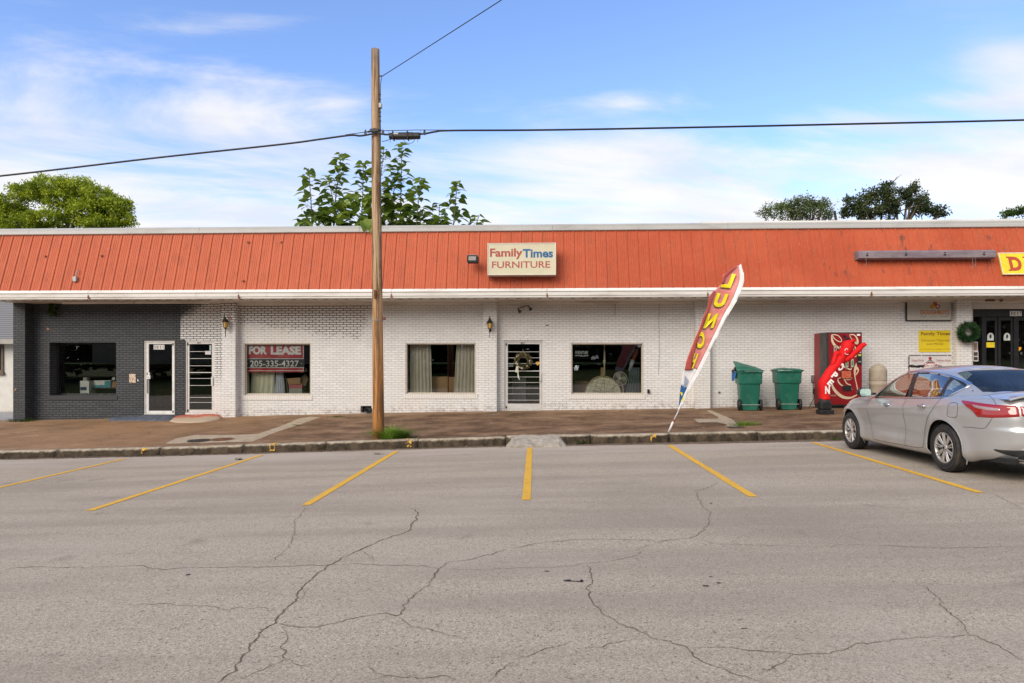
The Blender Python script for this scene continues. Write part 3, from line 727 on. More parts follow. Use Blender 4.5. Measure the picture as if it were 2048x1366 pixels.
# left wing wall that comes forward, pilasters
def pil(x0, x1, d, zb=-.6):
    b = B(); box(b, x0, x1, -d, -.003, zb, ZT - .03); return ob('pilaster', b, M_BRICK, shop, bevel=.004)
pil(gx(26, -.35), gx(50, -.35), .35)
pil(gx(441, -.24), gx(471, -.24), .24); pil(gx(966.5, -.22), gx(993.5, -.22), .22); pil(gx(1391, -.22), gx(1421, -.22), .22)
pil(gx(1914, -.21), gx(1944, -.21), .21)
# rowlock sills under the windows
for k in ('black_win', 'lease', 'curtain', 'fan'):
    a, b, c, d = OP[k]; bb = B()
    box(bb, a - .06, b + .05, -.018, DEP[k] - .02, c - .125, c + .012); ob('window_sill', bb, M_SOLD, shop, bevel=.003)
bb = B(); a, b, c, d = OP['entry']; box(bb, a, b + .1, -.006, .2, d + .0, d + .135); ob('door_lintel', bb, M_SOLD, shop)
# dark shop interiors
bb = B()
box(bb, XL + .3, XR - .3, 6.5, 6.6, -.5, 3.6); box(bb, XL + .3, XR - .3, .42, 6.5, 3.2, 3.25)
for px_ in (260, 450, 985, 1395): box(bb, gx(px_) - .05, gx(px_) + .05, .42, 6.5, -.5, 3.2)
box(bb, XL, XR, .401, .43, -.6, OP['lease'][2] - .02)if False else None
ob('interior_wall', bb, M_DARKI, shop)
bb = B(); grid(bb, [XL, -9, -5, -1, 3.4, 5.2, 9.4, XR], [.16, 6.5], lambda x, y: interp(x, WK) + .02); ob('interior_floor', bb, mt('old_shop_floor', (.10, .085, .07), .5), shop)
# soffit, mouldings
ZS = 3.585
bb = B(); box(bb, gx(-26, -1.2), XR + .6, -1.17, .02, ZS, ZS + .04)
for i in range(120):      # corrugation joints near the outer edge
    pass
ob('soffit', bb, M_SOFF, shop)
x = gx(-20, -1.2)
while x < gx(2080, -1.2):
    bb = B(); wv = .05 + .05 * random.random(); box(bb, x, x + wv * 1.6, -1.165, -1.10, ZS - .012, ZS - .002); ob('soffit_vent', bb, M_BLACK, shop); x += .31
bb = B(); prism(bb, [(-.003, ZS - .002), (-.09, ZS - .002), (-.09, ZS - .035), (-.05, ZS - .06), (-.003, ZS - .075)], gx(442), XR, 'X'); ob('wall_moulding', bb, M_SOFF, shop)
# fascia / gutter profile
ZF0, ZF1 = at(1076, 595, -1.2).z, at(1076, 576.5, -1.2).z
XF0 = gx(-24, -1.2)
prof = [(-1.17, ZF0), (-1.20, ZF0 + .01), (-1.20, ZF0 + .045), (-1.225, ZF0 + .06), (-1.235, ZF0 + .155), (-1.26, ZF0 + .175), (-1.26, ZF0 + .19), (-1.18, ZF1 + .0), (-1.15, ZF1 + .012), (-1.10, ZF1), (-1.10, ZF0)]
joints = [XF0] + [gx(p, -1.2) for p in (178, 478, 783, 1094, 1415, 1742)] + [gx(2060, -1.2), XR + .6]
for a, b in zip(joints, joints[1:]):
    bb = B(); prism(bb, prof, a + .004, b - .004, 'X'); ob('fascia', bb, M_WHITE, shop, bevel=.002)
for j in joints[1:-1]:
    bb = B()
    for k in range(5): box(bb, j - .012 - .01 * random.random(), j + .014 + .02 * random.random() * (k < 2), -1.264 + .004 * k if k > 2 else -1.240, -1.2, ZF0 + .01 + k * .02, ZF0 + .035 + k * .02)
    ob('fascia_rust', bb, mt('rust_streak', (.28, .12, .06), .85, 0, .4, 30), shop)
# mansard
ZM1 = at(1076, 460.5, -.64).z; LEAN = .317
def ym(z): return -1.175 + (z - ZF1) * LEAN
X0t, X1 = gx(2, ym(ZM1)), XR + .6
bb = B()
prism(bb, [(ym(ZF1 - .02), ZF1 - .02), (ym(ZM1), ZM1), (ym(ZM1) + .1, ZM1), (ym(ZF1 - .02) + .1, ZF1 - .02)], X0t, X1, 'X')
nrm = Vector((0, -1, LEAN)).normalized()
def seam(x, wv, h):
    a = Vector((x, ym(ZF1), ZF1)); b = Vector((x, ym(ZM1 - .01), ZM1 - .01)); q_ = nrm * h
    pts = [a + Vector((-wv, 0, 0)), a + Vector((-wv * .45, 0, 0)) + q_, a + Vector((wv * .45, 0, 0)) + q_, a + Vector((wv, 0, 0))]
    lo = [bb.verts.new(p + nrm * .001) for p in pts]; hi = [bb.verts.new(p + (b - a) + nrm * .001) for p in pts]
    for i in range(3): bb.faces.new([lo[i], lo[i + 1], hi[i + 1], hi[i]])
    bb.faces.new(lo[::-1]); bb.faces.new(hi)
x = X0t + .10; i = 0
while x < X1:
    seam(x, .021, .026); seam(x + .10, .011, .007); seam(x + .155, .011, .007); seam(x + .21, .011, .007); x += .3075
ob('mansard_roof', bb, M_ROOF, shop)
bb = B()
x = X0t + .10; i = 0
while x < X1:
    for zz in ((.42 if i % 3 == 1 else None), (.72 if i % 3 == 2 else None)):
        if zz:
            z = ZF1 + (ZM1 - ZF1) * zz; c = Vector((x, ym(z), z)) + nrm * .027
            bb = B(); lathe(bb, [(.012, 0), (.012, .006), (.004, .01)], 8, Matrix.Translation(c) @ nrm.to_track_quat('Z', 'Y').to_matrix().to_4x4()); ob('roof_screw', bb, M_GALV, shop)
    x += .3075; i += 1
# end trim
bb = B()
A = Vector((X0t, ym(ZF1), ZF1)); Bt = Vector((X0t, ym(ZM1), ZM1))
prism(bb, [(A.y - .05, A.z - .02), (Bt.y - .05, Bt.z), (Bt.y + 1.0, Bt.z), (A.y + 1.2, A.z - .02)], X0t - .045, X0t - .002, 'X'); ob('end_trim', bb, M_WHITE, shop)
# roof edge cap
yc = ym(ZM1)
cap = [(yc - .03, ZM1 - .03), (yc - .07, ZM1 - .01), (yc - .06, ZM1 + .07), (yc - .035, ZM1 + .08), (yc - .035, ZM1 + .15), (yc + .02, ZM1 + .185), (yc + .33, ZM1 + .20), (yc + .33, ZM1 - .03)]
cj = [X0t - .08] + [gx(p, yc) for p in (60, 400, 720, 1105, 1455, 1760)] + [X1 + .02]
for a, b in zip(cj, cj[1:]):
    bb = B(); prism(bb, cap, a + .002, b - .002, 'X'); ob('roof_cap', bb, M_CAP, shop, bevel=.003)
bb = B(); prism(bb, [(yc + .05, ZM1 + .19), (yc + .05, ZM1 + .235), (yc + .35, ZM1 + .245), (yc + .35, ZM1 + .19)], gx(1404, yc), X1, 'X'); ob('roof_cap', bb, M_WHITE, shop)
bb = B(); box(bb, X0t, X1, yc + .3, 12, 5.2, 5.35); ob('roof_deck', bb, mt('roof_felt', (.12, .12, .12), .9), shop)
for u_ in ((X0t, X0t + .1), (X1 - .1, X1)): bb = B(); box(bb, u_[0], u_[1], yc + 1.0, 12, ZT, 5.2); ob('upper_wall', bb, M_WHITE, shop)
# small bolts and brackets left on the mansard
def on_roof(px_, py_):
    Y = -1.0
    for _ in range(12):
        p = at(px_, py_, Y); Y = ym(p.z)
    return at(px_, py_, Y)
for p in ((92, 513), (204, 512), (497, 485), (563, 485), (487, 562)):
    c = on_roof(*p); bb = B(); box(bb, c.x - .03, c.x + .03, c.y - .03, c.y + .01, c.z - .012, c.z + .012); box(bb, c.x + .01, c.x + .03, c.y - .05, c.y - .02, c.z - .04, c.z + .03)
    ob('roof_bracket', bb, M_RUST, shop)

# ---- windows
def window(key, parent, mat, fw=.045, mull=None, glass=M_GLASS, inset=0):
    a, b, c, d = OP[key]; dp = DEP[key]; c += .012
    bb = B(); y0, y1 = dp - .05, dp
    box(bb, a, a + fw, y0, y1, c, d); box(bb, b - fw, b, y0, y1, c, d); box(bb, a + fw, b - fw, y0, y1, c, c + fw); box(bb, a + fw, b - fw, y0, y1, d - fw, d)
    wroot = ob('window', bb, mat, parent, bevel=.004)
    bb = B(); y = dp - .02; bb.faces.new([bb.verts.new(v) for v in ((a + fw, y, c + fw), (b - fw, y, c + fw), (b - fw, y, d - fw), (a + fw, y, d - fw))])
    ob('window_pane', bb, glass, wroot)
    return wroot
bb = mt('black_frame', (.016, .016, .018), .45)
W_A = window('black_win', shop, bb, .05); W_B = window('lease', shop, M_BEIGE, .06); W_C = window('curtain', shop, M_BEIGE, .05); W_D = window('fan', shop, M_BEIGE, .05)
# deep outer beige liners (wide sloping jambs) for the three white-bay windows
for k, wo_ in (('lease', W_B), ('curtain', W_C), ('fan', W_D)):
    a, b, c, d = OP[k]; c += .012; q_ = B(); t = .035
    for s in ((a, a + t, c, d), (b - t, b, c, d), (a + t, b - t, d - t, d), (a + t, b - t, c, c + t * .7)): box(q_, s[0], s[1], .012, DEP[k] - .052, s[2], s[3])
    ob('window_frame', q_, M_BEIGE, wo_, bevel=.003)
# ---- doors
def door(key, mat, stile, bars, handle, hinge, glass=M_DGLASS, glow=None, top=.06, bot=.09):
    a, b, c, d = OP[key]; y0 = .03
    q_ = B(); fw = .045
    box(q_, a, a + fw, y0, y0 + .1, c, d); box(q_, b - fw, b, y0, y0 + .1, c, d); box(q_, a + fw, b - fw, y0, y0 + .1, d - fw, d)
    box(q_, a - .01, b + .01, y0 - .02, y0 + .12, c - .03, c + .015)
    fr = ob('door_frame', q_, mat, shop, bevel=.003)
    da, db, dc, dd = a + fw + .004, b - fw - .004, c + .02, d - fw - .004
    q_ = B(); box(q_, da, da + stile[0], y0 + .02, y0 + .065, dc, dd); box(q_, db - stile[1], db, y0 + .02, y0 + .065, dc, dd)
    box(q_, da + stile[0], db - stile[1], y0 + .02, y0 + .065, dd - top, dd); box(q_, da + stile[0], db - stile[1], y0 + .02, y0 + .065, dc, dc + bot)
    D = ob('door', q_, mat, shop, bevel=.003)
    g = (da + stile[0], db - stile[1], dc + bot, dd - top)
    q_ = B(); y = y0 + .045; q_.faces.new([q_.verts.new(v) for v in ((g[0], y, g[2]), (g[1], y, g[2]), (g[1], y, g[3]), (g[0], y, g[3]))]); ob('door_pane', q_, glass, D)
    for py_, th in bars:
        z = gz(py_, 1076 if key == 'door_c' else 400); q_ = B(); box(q_, g[0] + .0, g[1], y0 + .026, y0 + .040, z - th / 2, z + th / 2); ob('door_bar', q_, M_ALU, D)
    if handle:
        hx = db - stile[1] * .5 if handle == 'R' else da + stile[0] * .5
        q_ = B(); zz = dc + .98; box(q_, hx - .03, hx + .03, y0 - .035, y0 - .015, zz - .13, zz + .13); box(q_, hx - .02, hx + .02, y0 - .016, y0 + .022, zz - .11, zz - .08); box(q_, hx - .02, hx + .02, y0 - .016, y0 + .022, zz + .08, zz + .11); ob('door_handle', q_, M_ALU, D, bevel=.006)
    for zz in (dc + .03, dd - .10):
        q_ = B(); box(q_, (da if hinge == 'L' else db - .03), (da + .03 if hinge == 'L' else db), y0 - .012, y0 + .02, zz, zz + .07)
        ob('door_hinge', q_, M_BLKM, D, bevel=.004)
    return D, g
DA, ga = door('door_a', mt('white_door_paint', (.70, .69, .67), .45, dirt=(.4, .36, .3), damt=.3), (.085, .055), [], None, 'R')
DB, gb = door('door_b', M_ALU, (.06, .06), [(703, .012), (717, .012), (731.5, .012), (745, .022), (757, .012), (771, .012), (795, .012), (805, .012)], 'R', 'L')
DC, gc = door('door_c', M_ALU, (.065, .055), [(703.5, .012), (715.5, .012), (727.3, .012), (742, .028), (754, .012), (765, .012), (776.3, .012), (788, .012), (800.5, .012)], 'R', 'L', bot=.17)
q_ = B(); z = ga[2] + .99; box(q_, ga[0] - .04, ga[0] + .07, -.0, .045, z, z + .12); box(q_, ga[0], ga[0] + .05, .01, .045, z + .13, z + .2); ob('door_lock', q_, M_WLET, DA, bevel=.003)
q_ = B(); z = ga[2] + 1.05; lathe(q_, [(.012, 0), (.012, .02), (.004, .024)], 10, Matrix.Translation((ga[0] + .015, -.002, z)) @ Matrix.Rotation(R(90), 4, 'X')); ob('door_knob', q_, M_BLKM, DA)
q_ = B(); box(q_, ga[0] - .045, ga[0] - .03, .0, .05, ga[2] + .55, ga[2] + 1.2); ob('door_handle', q_, M_ALU, DA, bevel=.003)
def numbers(s, x0, y0, x1, y1, Y, par, plate=True):
    m = prect(x0, y0, x1, y1, Y)
    n = len(s)
    for i, ch in enumerate(s):
        q_ = B(); a, b = m((i + .06) / n, 0), m((i + .94) / n, 1); box(q_, a.x, b.x, Y - .001, Y + .003, a.z, b.z); o = ob('number_plate', q_, M_WLET, par, world=False)
        q_ = B(); wv = .5 if ch != '1' else .22; text(q_, ch, lambda u, v, i=i, wv=wv: m((i + .5 - wv / 2 + u * wv) / n, .12 + v * .76) + Vector((0, -.004, 0)), bold=.03); ob('digit', q_, M_BLET, o)
numbers('3011', 307, 689.5, 329, 699, .066, DA)
q_ = B(); text(q_, '3013', lambda u, v: prect(394, 684, 402, 687.3, .045)(u, v), .02); ob('number', q_, M_BLET, DB)
q_ = B(); text(q_, '3015', lambda u, v: prect(1041, 684.6, 1049, 688.6, .045)(u, v), .02); ob('number', q_, M_BLET, DC)
# black double entrance at the right
a, b, c, d = OP['entry']; q_ = B(); y0 = .06
def PX(p): return gx(p, y0)
box(q_, a, b, y0, y0 + .1, gz(633, 1990), d); box(q_, a, a + .06, y0, y0 + .1, c, d - .2)
E = ob('entrance_frame', q_, M_BLKM, shop, bevel=.004)
for p0, p1 in ((1965, 1967.5), (2029, 2033)):
    q_ = B(); box(q_, PX(p0) - .02, PX(p1) + .02, y0 - .01, y0 + .1, c, gz(633, 1990)); ob('entrance_post', q_, M_BLKM, E)
for p0, p1 in ((1969, 1996), (1998, 2028), (2034, 2075)):
    q_ = B(); x0, x1 = PX(p0), PX(p1); zt = gz(634, 1990); sw_ = .07
    box(q_, x0, x0 + sw_, y0 + .02, y0 + .07, c + .02, zt); box(q_, x1 - sw_, x1, y0 + .02, y0 + .07, c + .02, zt); box(q_, x0 + sw_, x1 - sw_, y0 + .02, y0 + .07, zt - .10, zt); box(q_, x0 + sw_, x1 - sw_, y0 + .02, y0 + .07, c + .02, c + .2)
    dd = ob('entrance_door', q_, M_BLKM, shop, bevel=.004)
    q_ = B(); q_.faces.new([q_.verts.new(v) for v in ((x0 + sw_, y0 + .04, c + .2), (x1 - sw_, y0 + .04, c + .2), (x1 - sw_, y0 + .04, zt - .10), (x0 + sw_, y0 + .04, zt - .10))]); ob('door_pane', q_, M_DGLASS, dd)
q_ = B(); x0, x1 = a + .06, PX(1965) - .02; q_.faces.new([q_.verts.new(v) for v in ((x0, y0 + .05, c), (x1, y0 + .05, c), (x1, y0 + .05, gz(633, 1950)), (x0, y0 + .05, gz(633, 1950)))]); ob('entrance_pane', q_, M_DGLASS, E)
numbers('3017', 2019.5, 622, 2043.5, 632, y0 - .004, E)
# stickers and notices on the entrance
M_STK = mt('pale_sticker', (.55, .60, .58), .5)
for px_ in (1981, 2014):
    q_ = B(); m = prect(px_ - 6.5, 665.5, px_ + 6.5, 681, y0 + .035)
    poly(q_, [(0, 0), (1, 0), (1, .6), (.85, .88), (.5, 1), (.15, .88), (0, .6)], lambda u, v, m=m: m(u, v)); s_ = tag(ob('door_sticker', q_, M_STK, None), 'arched pale sticker with a dark tree mark on the ' + ('left' if px_ < 2000 else 'middle') + ' black door', 'sticker', 'door stickers')
    q_ = B(); poly(q_, [(.5, .85), (.72, .55), (.6, .55), (.75, .35), (.56, .38), (.56, .22), (.44, .22), (.44, .38), (.25, .35), (.4, .55), (.28, .55)], lambda u, v, m=m: m(u, v) + Vector((0, -.003, 0))); ob('tree_mark', q_, M_BLET, s_)
def notice(x0, y0_, x1, y1_, Y, mat, name, label, cat='notice', tilt=0):
    m = prect(x0, y0_, x1, y1_, Y); q_ = B(); a_, b_ = m(0, 0), m(1, 1); box(q_, a_.x, b_.x, Y - .002, Y + .002, a_.z, b_.z); return tag(ob(name, q_, mat, None), label, cat)
notice(1972, 684.5, 1989.5, 695, y0 + .03, M_YEL, 'notice', 'blank yellow paper taped on the left black door')
n1_ = notice(1946.5, 683.5, 1955.5, 702, -.012, M_WLET, 'poster', 'small white framed poster with a dark picture beside the black doors', 'poster')
q_ = B(); m = prect(1947.5, 685, 1954.5, 700.5, -.016); box(q_, m(0, 0).x, m(1, 1).x, -.018, -.0145, m(0, 0).z, m(1, 1).z); ob('picture', q_, mt('poster_picture', (.30, .20, .14), .5, 0, .6, 30), n1_)
n2_ = notice(1946.5, 702.5, 1956.5, 722.5, -.012, M_WLET, 'poster', 'white poster with two dark picture bands, below the small framed poster', 'poster')
q_ = B()
for s0, s1 in ((.08, .46), (.54, .92)):
    m = prect(1947.5, 702.5, 1955.5, 722.5, -.016); box(q_, m(0, 0).x, m(1, 1).x, -.018, -.0145, m(0, s0).z, m(0, s1).z)
ob('picture', q_, mt('poster_dark', (.07, .05, .04), .5, 0, .6, 40), n2_)
q_ = B(); m = prect(2033.5, 694, 2043, 702, y0 + .03); poly(q_, [(.5, 0), (.9, .35), (1, .9), (.5, 1), (0, .9), (.1, .35)], m); tag(ob('shield_sticker', q_, mt('orange_sticker', (.85, .42, .01), .5), None), 'orange shield shaped sticker on the right black door', 'sticker')
q_ = B(); m = prect(1067.5, 723.8, 1079, 730.8, .066); m = prect(1071.2, 723.4, 1079.4, 731, .068); poly(q_, [(.5, 0), (.85, .35), (1, .85), (.5, 1), (0, .85), (.15, .35)], m); s_ = tag(ob('shield_sticker', q_, mt('orange_sticker', (.85, .42, .01), .5), None), 'orange shield shaped sticker on the barred centre door', 'sticker')
q_ = B(); poly(q_, [(.35, .45), (.65, .45), (.65, .7), (.35, .7)], lambda u, v: m(u, v) + Vector((0, -.003, 0))); ob('mark', q_, M_BLET, s_)
# paper notice on the barred left door
notice(410.5, 702, 422, 709, .072, mt('notice_paper', (.62, .60, .62), .6), 'notice', 'blank pale paper stuck on the glass of the barred left door')
notice(419, 690.5, 422.5, 701, .073, mt('teal_paper', (.38, .50, .48), .6), 'notice', 'small teal strip stuck at the top corner of the barred left door')
# ------------------------------------------------------------ the silver sedan (local: x forward from rear axle, y left, z up)
def ip(x, k):
    """monotone smooth interpolation through knots"""
    if x <= k[0][0]: return k[0][1]
    if x >= k[-1][0]: return k[-1][1]
    for i in range(len(k) - 1):
        if k[i][0] <= x <= k[i + 1][0]: break
    (x0, y0), (x1, y1) = k[i], k[i + 1]
    h = x1 - x0; t = (x - x0) / h
    def sl(j):
        if j <= 0 or j >= len(k) - 1: 
            a, b = (k[0], k[1]) if j <= 0 else (k[-2], k[-1]); return (b[1] - a[1]) / (b[0] - a[0])
        d0 = (k[j][1] - k[j - 1][1]) / (k[j][0] - k[j - 1][0]); d1 = (k[j + 1][1] - k[j][1]) / (k[j + 1][0] - k[j][0])
        return 0 if d0 * d1 <= 0 else 2 * d0 * d1 / (d0 + d1)
    m0, m1 = sl(i) * h, sl(i + 1) * h
    return (2*t**3-3*t*t+1)*y0 + (t**3-2*t*t+t)*m0 + (-2*t**3+3*t*t)*y1 + (t**3-t*t)*m1
XT = [(0, -1.02), (.12, -1.10), (.30, -1.155), (.48, -1.16), (.56, -1.135), (.70, -1.125), (.88, -1.11), (1, -1.085)]
XN = [(0, 3.50), (.15, 3.66), (.4, 3.73), (.6, 3.70), (.8, 3.60), (1, 3.44)]
WD = [(0, .80), (.06, .862), (.16, .885), (.30, .883), (.45, .890), (.60, .906), (.70, .915), (.76, .913), (.86, .890), (.94, .868), (1, .835)]
ZB = [(-1.16, .29), (-.6, .24), (-.4, .19), (0, .18), (2.775, .18), (3.2, .19), (3.73, .22)]
ZE = [(-1.16, 1.00), (-.9, 1.03), (-.3, 1.045), (.3, 1.02), (1.2, .985), (2.0, .952), (2.6, .925), (3.1, .865), (3.45, .775), (3.73, .68)]
ZC = [(-1.16, 1.065), (-1.0, 1.085), (-.62, 1.13), (0, 1.12), (2.2, 1.05), (2.55, 1.02), (3.0, .955), (3.4, .85), (3.73, .72)]
def plan(v, nE, n=170):
    """half outline from tail centre round the left side to the nose centre"""
    xt, xn, w = ip(v, XT), ip(v, XN), ip(v, WD)
    xc, hl = (xt + xn) / 2, (xn - xt) / 2
    P = []
    M_ = 900
    for i in range(M_ + 1):
        t = -math.pi / 2 + math.pi * i / M_
        s_, c_ = math.sin(t), math.cos(t)
        ne = nE[0] if s_ < 0 else nE[1]
        P.append((xc + hl * math.copysign(abs(s_) ** (2 / ne), s_), w * abs(c_) ** (2 / ne)))
    L_ = [0]
    for a, b in zip(P, P[1:]): L_.append(L_[-1] + math.hypot(b[0] - a[0], b[1] - a[1]))
    out = []; j = 0
    for i in range(n + 1):
        d = L_[-1] * i / n
        while j < len(L_) - 2 and L_[j + 1] < d: j += 1
        f = (d - L_[j]) / max(1e-9, L_[j + 1] - L_[j])
        out.append((P[j][0] + (P[j + 1][0] - P[j][0]) * f, P[j][1] + (P[j + 1][1] - P[j][1]) * f))
    return out
NS, NV, NC = 200, 44, 10
LV = [plan(j / NV, (5.2, 4.2), NS) for j in range(NV + 1)]
def crease(x, z):
    """shoulder crease, door hollow and arch swell added to the half width"""
    a = 0
    zc_ = ip(x, [(-1.1, .97), (-.2, .93), (.9, .865), (2.0, .80), (2.9, .74), (3.6, .62)])
    a += .016 * math.exp(-((z - zc_) / .035) ** 2) * min(1, max(0, (3.4 - x) / .5))
    a -= .020 * math.exp(-((z - .52) / .16) ** 2) * math.exp(-((x - 1.35) / .8) ** 2)
    for cx in (0, 2.775):
        d = math.hypot(x - cx, z - .33); a += .022 * math.exp(-((d - .40) / .07) ** 2) * (1 if z > .25 else .6)
    return a
def S1(i, j):
    x, y = LV[j][i]; v = j / NV
    z = ip(x, ZB) + (ip(x, ZE) - ip(x, ZB)) * v
    k = min(1, max(0, (y - .45) / .3))
    y2 = y + crease(x, z) * k
    return (x, y2, z)
body_v = [[S1(i, j) for i in range(NS + 1)] for j in range(NV + 1)]
def capz(x, y, ye):
    t = 0 if ye < 1e-4 else min(1, abs(y) / ye)
    return ip(x, ZE) + (ip(x, ZC) - ip(x, ZE)) * (1 - t ** 2.6)
verts, faces = [], []
def addgrid(rows):
    o = len(verts); n = len(rows[0])
    for r in rows: verts.extend(r)
    for j in range(len(rows) - 1):
        for i in range(n - 1): faces.append((o + j * n + i, o + j * n + i + 1, o + (j + 1) * n + i + 1, o + (j + 1) * n + i))
addgrid(body_v)
top = body_v[-1]
rows = []
for k in range(NC + 1):
    w_ = 1 - k / NC
    rows.append([(x, y * w_, capz(x, y * w_, y)) for x, y, z in top])
addgrid(rows)
# greenhouse: loops from the belt to the roof edge, then the roof
GXR = [(0, -.64), (.25, -.42), (.5, -.16), (.75, .09), (.92, .27), (1, .40)]
GXW = [(0, 2.62), (.3, 2.27), (.6, 1.90), (.85, 1.60), (1, 1.40)]
GW = [(0, .815), (.1, .795), (.35, .735), (.65, .665), (.85, .612), (1, .545)]
def ghz(x, y, v):
    zl = ip(x, [(-.64, 1.01), (.3, 1.0), (1.2, .965), (2.0, .93), (2.62, .90)])
    zr_ = ip(x, [(-.64, 1.06), (-.2, 1.235), (.1, 1.345), (.45, 1.405), (1.0, 1.43), (1.4, 1.415), (1.8, 1.27), (2.3, 1.06), (2.62, .93)])
    return zl, zr_
ZG = [(0, 0), (.5, .56), (.8, .86), (.92, .955), (1, 1)]
def gplan(v, n=150):
    xt, xn, w = ip(v, GXR), ip(v, GXW), ip(v, GW)
    xc, hl = (xt + xn) / 2, (xn - xt) / 2; P = []
    for i in range(901):
        t = -math.pi / 2 + math.pi * i / 900; s_, c_ = math.sin(t), math.cos(t)
        ne = 4.2
        P.append((xc + hl * math.copysign(abs(s_) ** (2 / ne), s_), w * abs(c_) ** (2 / ne)))
    L_ = [0]
    for a, b in zip(P, P[1:]): L_.append(L_[-1] + math.hypot(b[0] - a[0], b[1] - a[1]))
    out = []; j = 0
    for i in range(n + 1):
        d = L_[-1] * i / n
        while j < len(L_) - 2 and L_[j + 1] < d: j += 1
        f = (d - L_[j]) / max(1e-9, L_[j + 1] - L_[j]); out.append((P[j][0] + (P[j + 1][0] - P[j][0]) * f, P[j][1] + (P[j + 1][1] - P[j][1]) * f))
    return out
NG = 30
def zbase(x): return ip(x, [(-.64, .99), (.3, .985), (1.2, .955), (2.0, .92), (2.62, .88)])
grow = []
for j in range(NG + 1):
    v = j / NG; h = ip(v, ZG); r = []
    for x, y in gplan(v):
        z0 = ip(x, ZE) * .5 + ip(x, ZC) * .5 - .05 if abs(y) < .5 else ip(x, ZE) - .025
        z0 = (ip(x, ZE) - .025) + (ip(x, ZC) - ip(x, ZE)) * (1 - min(1, (abs(y) / .815)) ** 3)
        zt = 1.405 + .012 * math.sin(math.pi * (x + .1) / 2.2)
        r.append((x, y, z0 + (zt - z0) * h))
    grow.append(r)
addgrid(grow)
rows = []
for k in range(9):
    w_ = 1 - k / 8
    rr = []
    for x, y, z in grow[-1]:
        tt = 1 - w_ ** 2
        rr.append((x, y * w_, z + .055 * tt * max(0, 1 - ((x - .9) / .56) ** 4)))
    rows.append(rr)
addgrid(rows)
# mirror to the right side
nv = len(verts)
verts2 = verts + [(x, -y, z) for x, y, z in verts]
faces2 = faces + [tuple(i + nv for i in f[::-1]) for f in faces]
cb_ = bmesh.new()
vv = [cb_.verts.new(p) for p in verts2]
for f in faces2:
    try: cb_.faces.new([vv[i] for i in f])
    except Exception: pass
bmesh.ops.remove_doubles(cb_, verts=cb_.verts, dist=.0004)
full_bvh = BVHTree.FromBMesh(cb_)
def cut_poly(bm, P, side=None, plane='xz', margin=.05):
    """cut bm along the outline P seen from the side (xz), back (yz) or top (xy)"""
    ax = {'xz': (0, 2, 1), 'yz': (1, 2, 0), 'xy': (0, 1, 2)}[plane]
    n = len(P)
    for i in range(n):
        a, b = P[i], P[(i + 1) % n]
        x0, x1 = min(a[0], b[0]) - margin, max(a[0], b[0]) + margin; z0, z1 = min(a[1], b[1]) - margin, max(a[1], b[1]) + margin
        fs = []
        for f in bm.faces:
            c = f.calc_center_median()
            if x0 <= c[ax[0]] <= x1 and z0 <= c[ax[1]] <= z1 and (side is None or side(c)): fs.append(f)
        if not fs: continue
        co = Vector((0, 0, 0)); co[ax[0]] = a[0]; co[ax[1]] = a[1]
        no = Vector((0, 0, 0)); no[ax[0]] = b[1] - a[1]; no[ax[1]] = -(b[0] - a[0])
        if no.length < 1e-7: continue
        g = set(fs); ed = set(e for f in fs for e in f.edges); ve = set(v for f in fs for v in f.verts)
        bmesh.ops.bisect_plane(bm, geom=list(g) + list(ed) + list(ve), plane_co=co, plane_no=no.normalized(), dist=1e-5)
def inside(P, x, z):
    r = False; n = len(P); j = n - 1
    for i in range(n):
        if ((P[i][1] > z) != (P[j][1] > z)) and (x < (P[j][0] - P[i][0]) * (z - P[i][1]) / (P[j][1] - P[i][1]) + P[i][0]): r = not r
        j = i
    return r
def take(bm, P, side, plane='xz'):
    ax = {'xz': (0, 2), 'yz': (1, 2), 'xy': (0, 1)}[plane]
    return [f for f in bm.faces if side(f.calc_center_median()) and inside(P, f.calc_center_median()[ax[0]], f.calc_center_median()[ax[1]])]
def rnd(P, sub=5): return [(p[0], p[1]) for p in catmull([(a, b, 0) for a, b in P], sub, True)]
ARCH = [[(cx + .385 * math.cos(t), .338 + .385 * math.sin(t)) for t in [math.pi * (-.30 + 1.6 * k / 26) for k in range(27)]] for cx in (0, 2.775)]
W_F = [(2.06, .962), (1.05, .992), (1.10, 1.18), (1.135, 1.352), (1.35, 1.352), (1.52, 1.315), (1.70, 1.235), (1.90, 1.115)]
W_R = [(.93, .996), (.28, 1.018), (.24, 1.03), (.235, 1.30), (.50, 1.345), (.80, 1.362), (1.045, 1.362), (1.01, 1.18)]
W_Q = [(.175, 1.03), (.13, 1.035), (-.03, 1.10), (-.13, 1.175), (-.10, 1.20), (.03, 1.245), (.175, 1.288)]
upper = lambda c: c.z > .93 and abs(c.y) > .45
BACK = [(-.60, .0), (-.58, .30), (-.50, .52), (-.40, .60), (-.05, .565), (.25, .525), (.285, .30), (.295, 0), (.285, -.30), (.25, -.525), (-.05, -.565), (-.40, -.60), (-.50, -.52), (-.58, -.30)]
WIND = [(2.50, 0), (2.47, .40), (2.33, .62), (1.95, .615), (1.62, .56), (1.50, .30), (1.47, 0), (1.50, -.30), (1.62, -.56), (1.95, -.615), (2.33, -.62), (2.47, -.40)]
isback = lambda c: c.x < .34 and c.z > 1.05 and c.z < 1.46
iswind = lambda c: c.x > 1.40 and c.z > .98
glassF = {}
for nm, P, side, pl in (('side', W_F, upper, 'xz'), ('side', W_R, upper, 'xz'), ('side', W_Q, upper, 'xz'), ('back', BACK, isback, 'xy'), ('wind', WIND, iswind, 'xy')):
    cut_poly(cb_, P, side, pl)
sidelow = lambda c: c.z < .95 and abs(c.y) > .5
for P in ARCH: cut_poly(cb_, P, sidelow, 'xz')
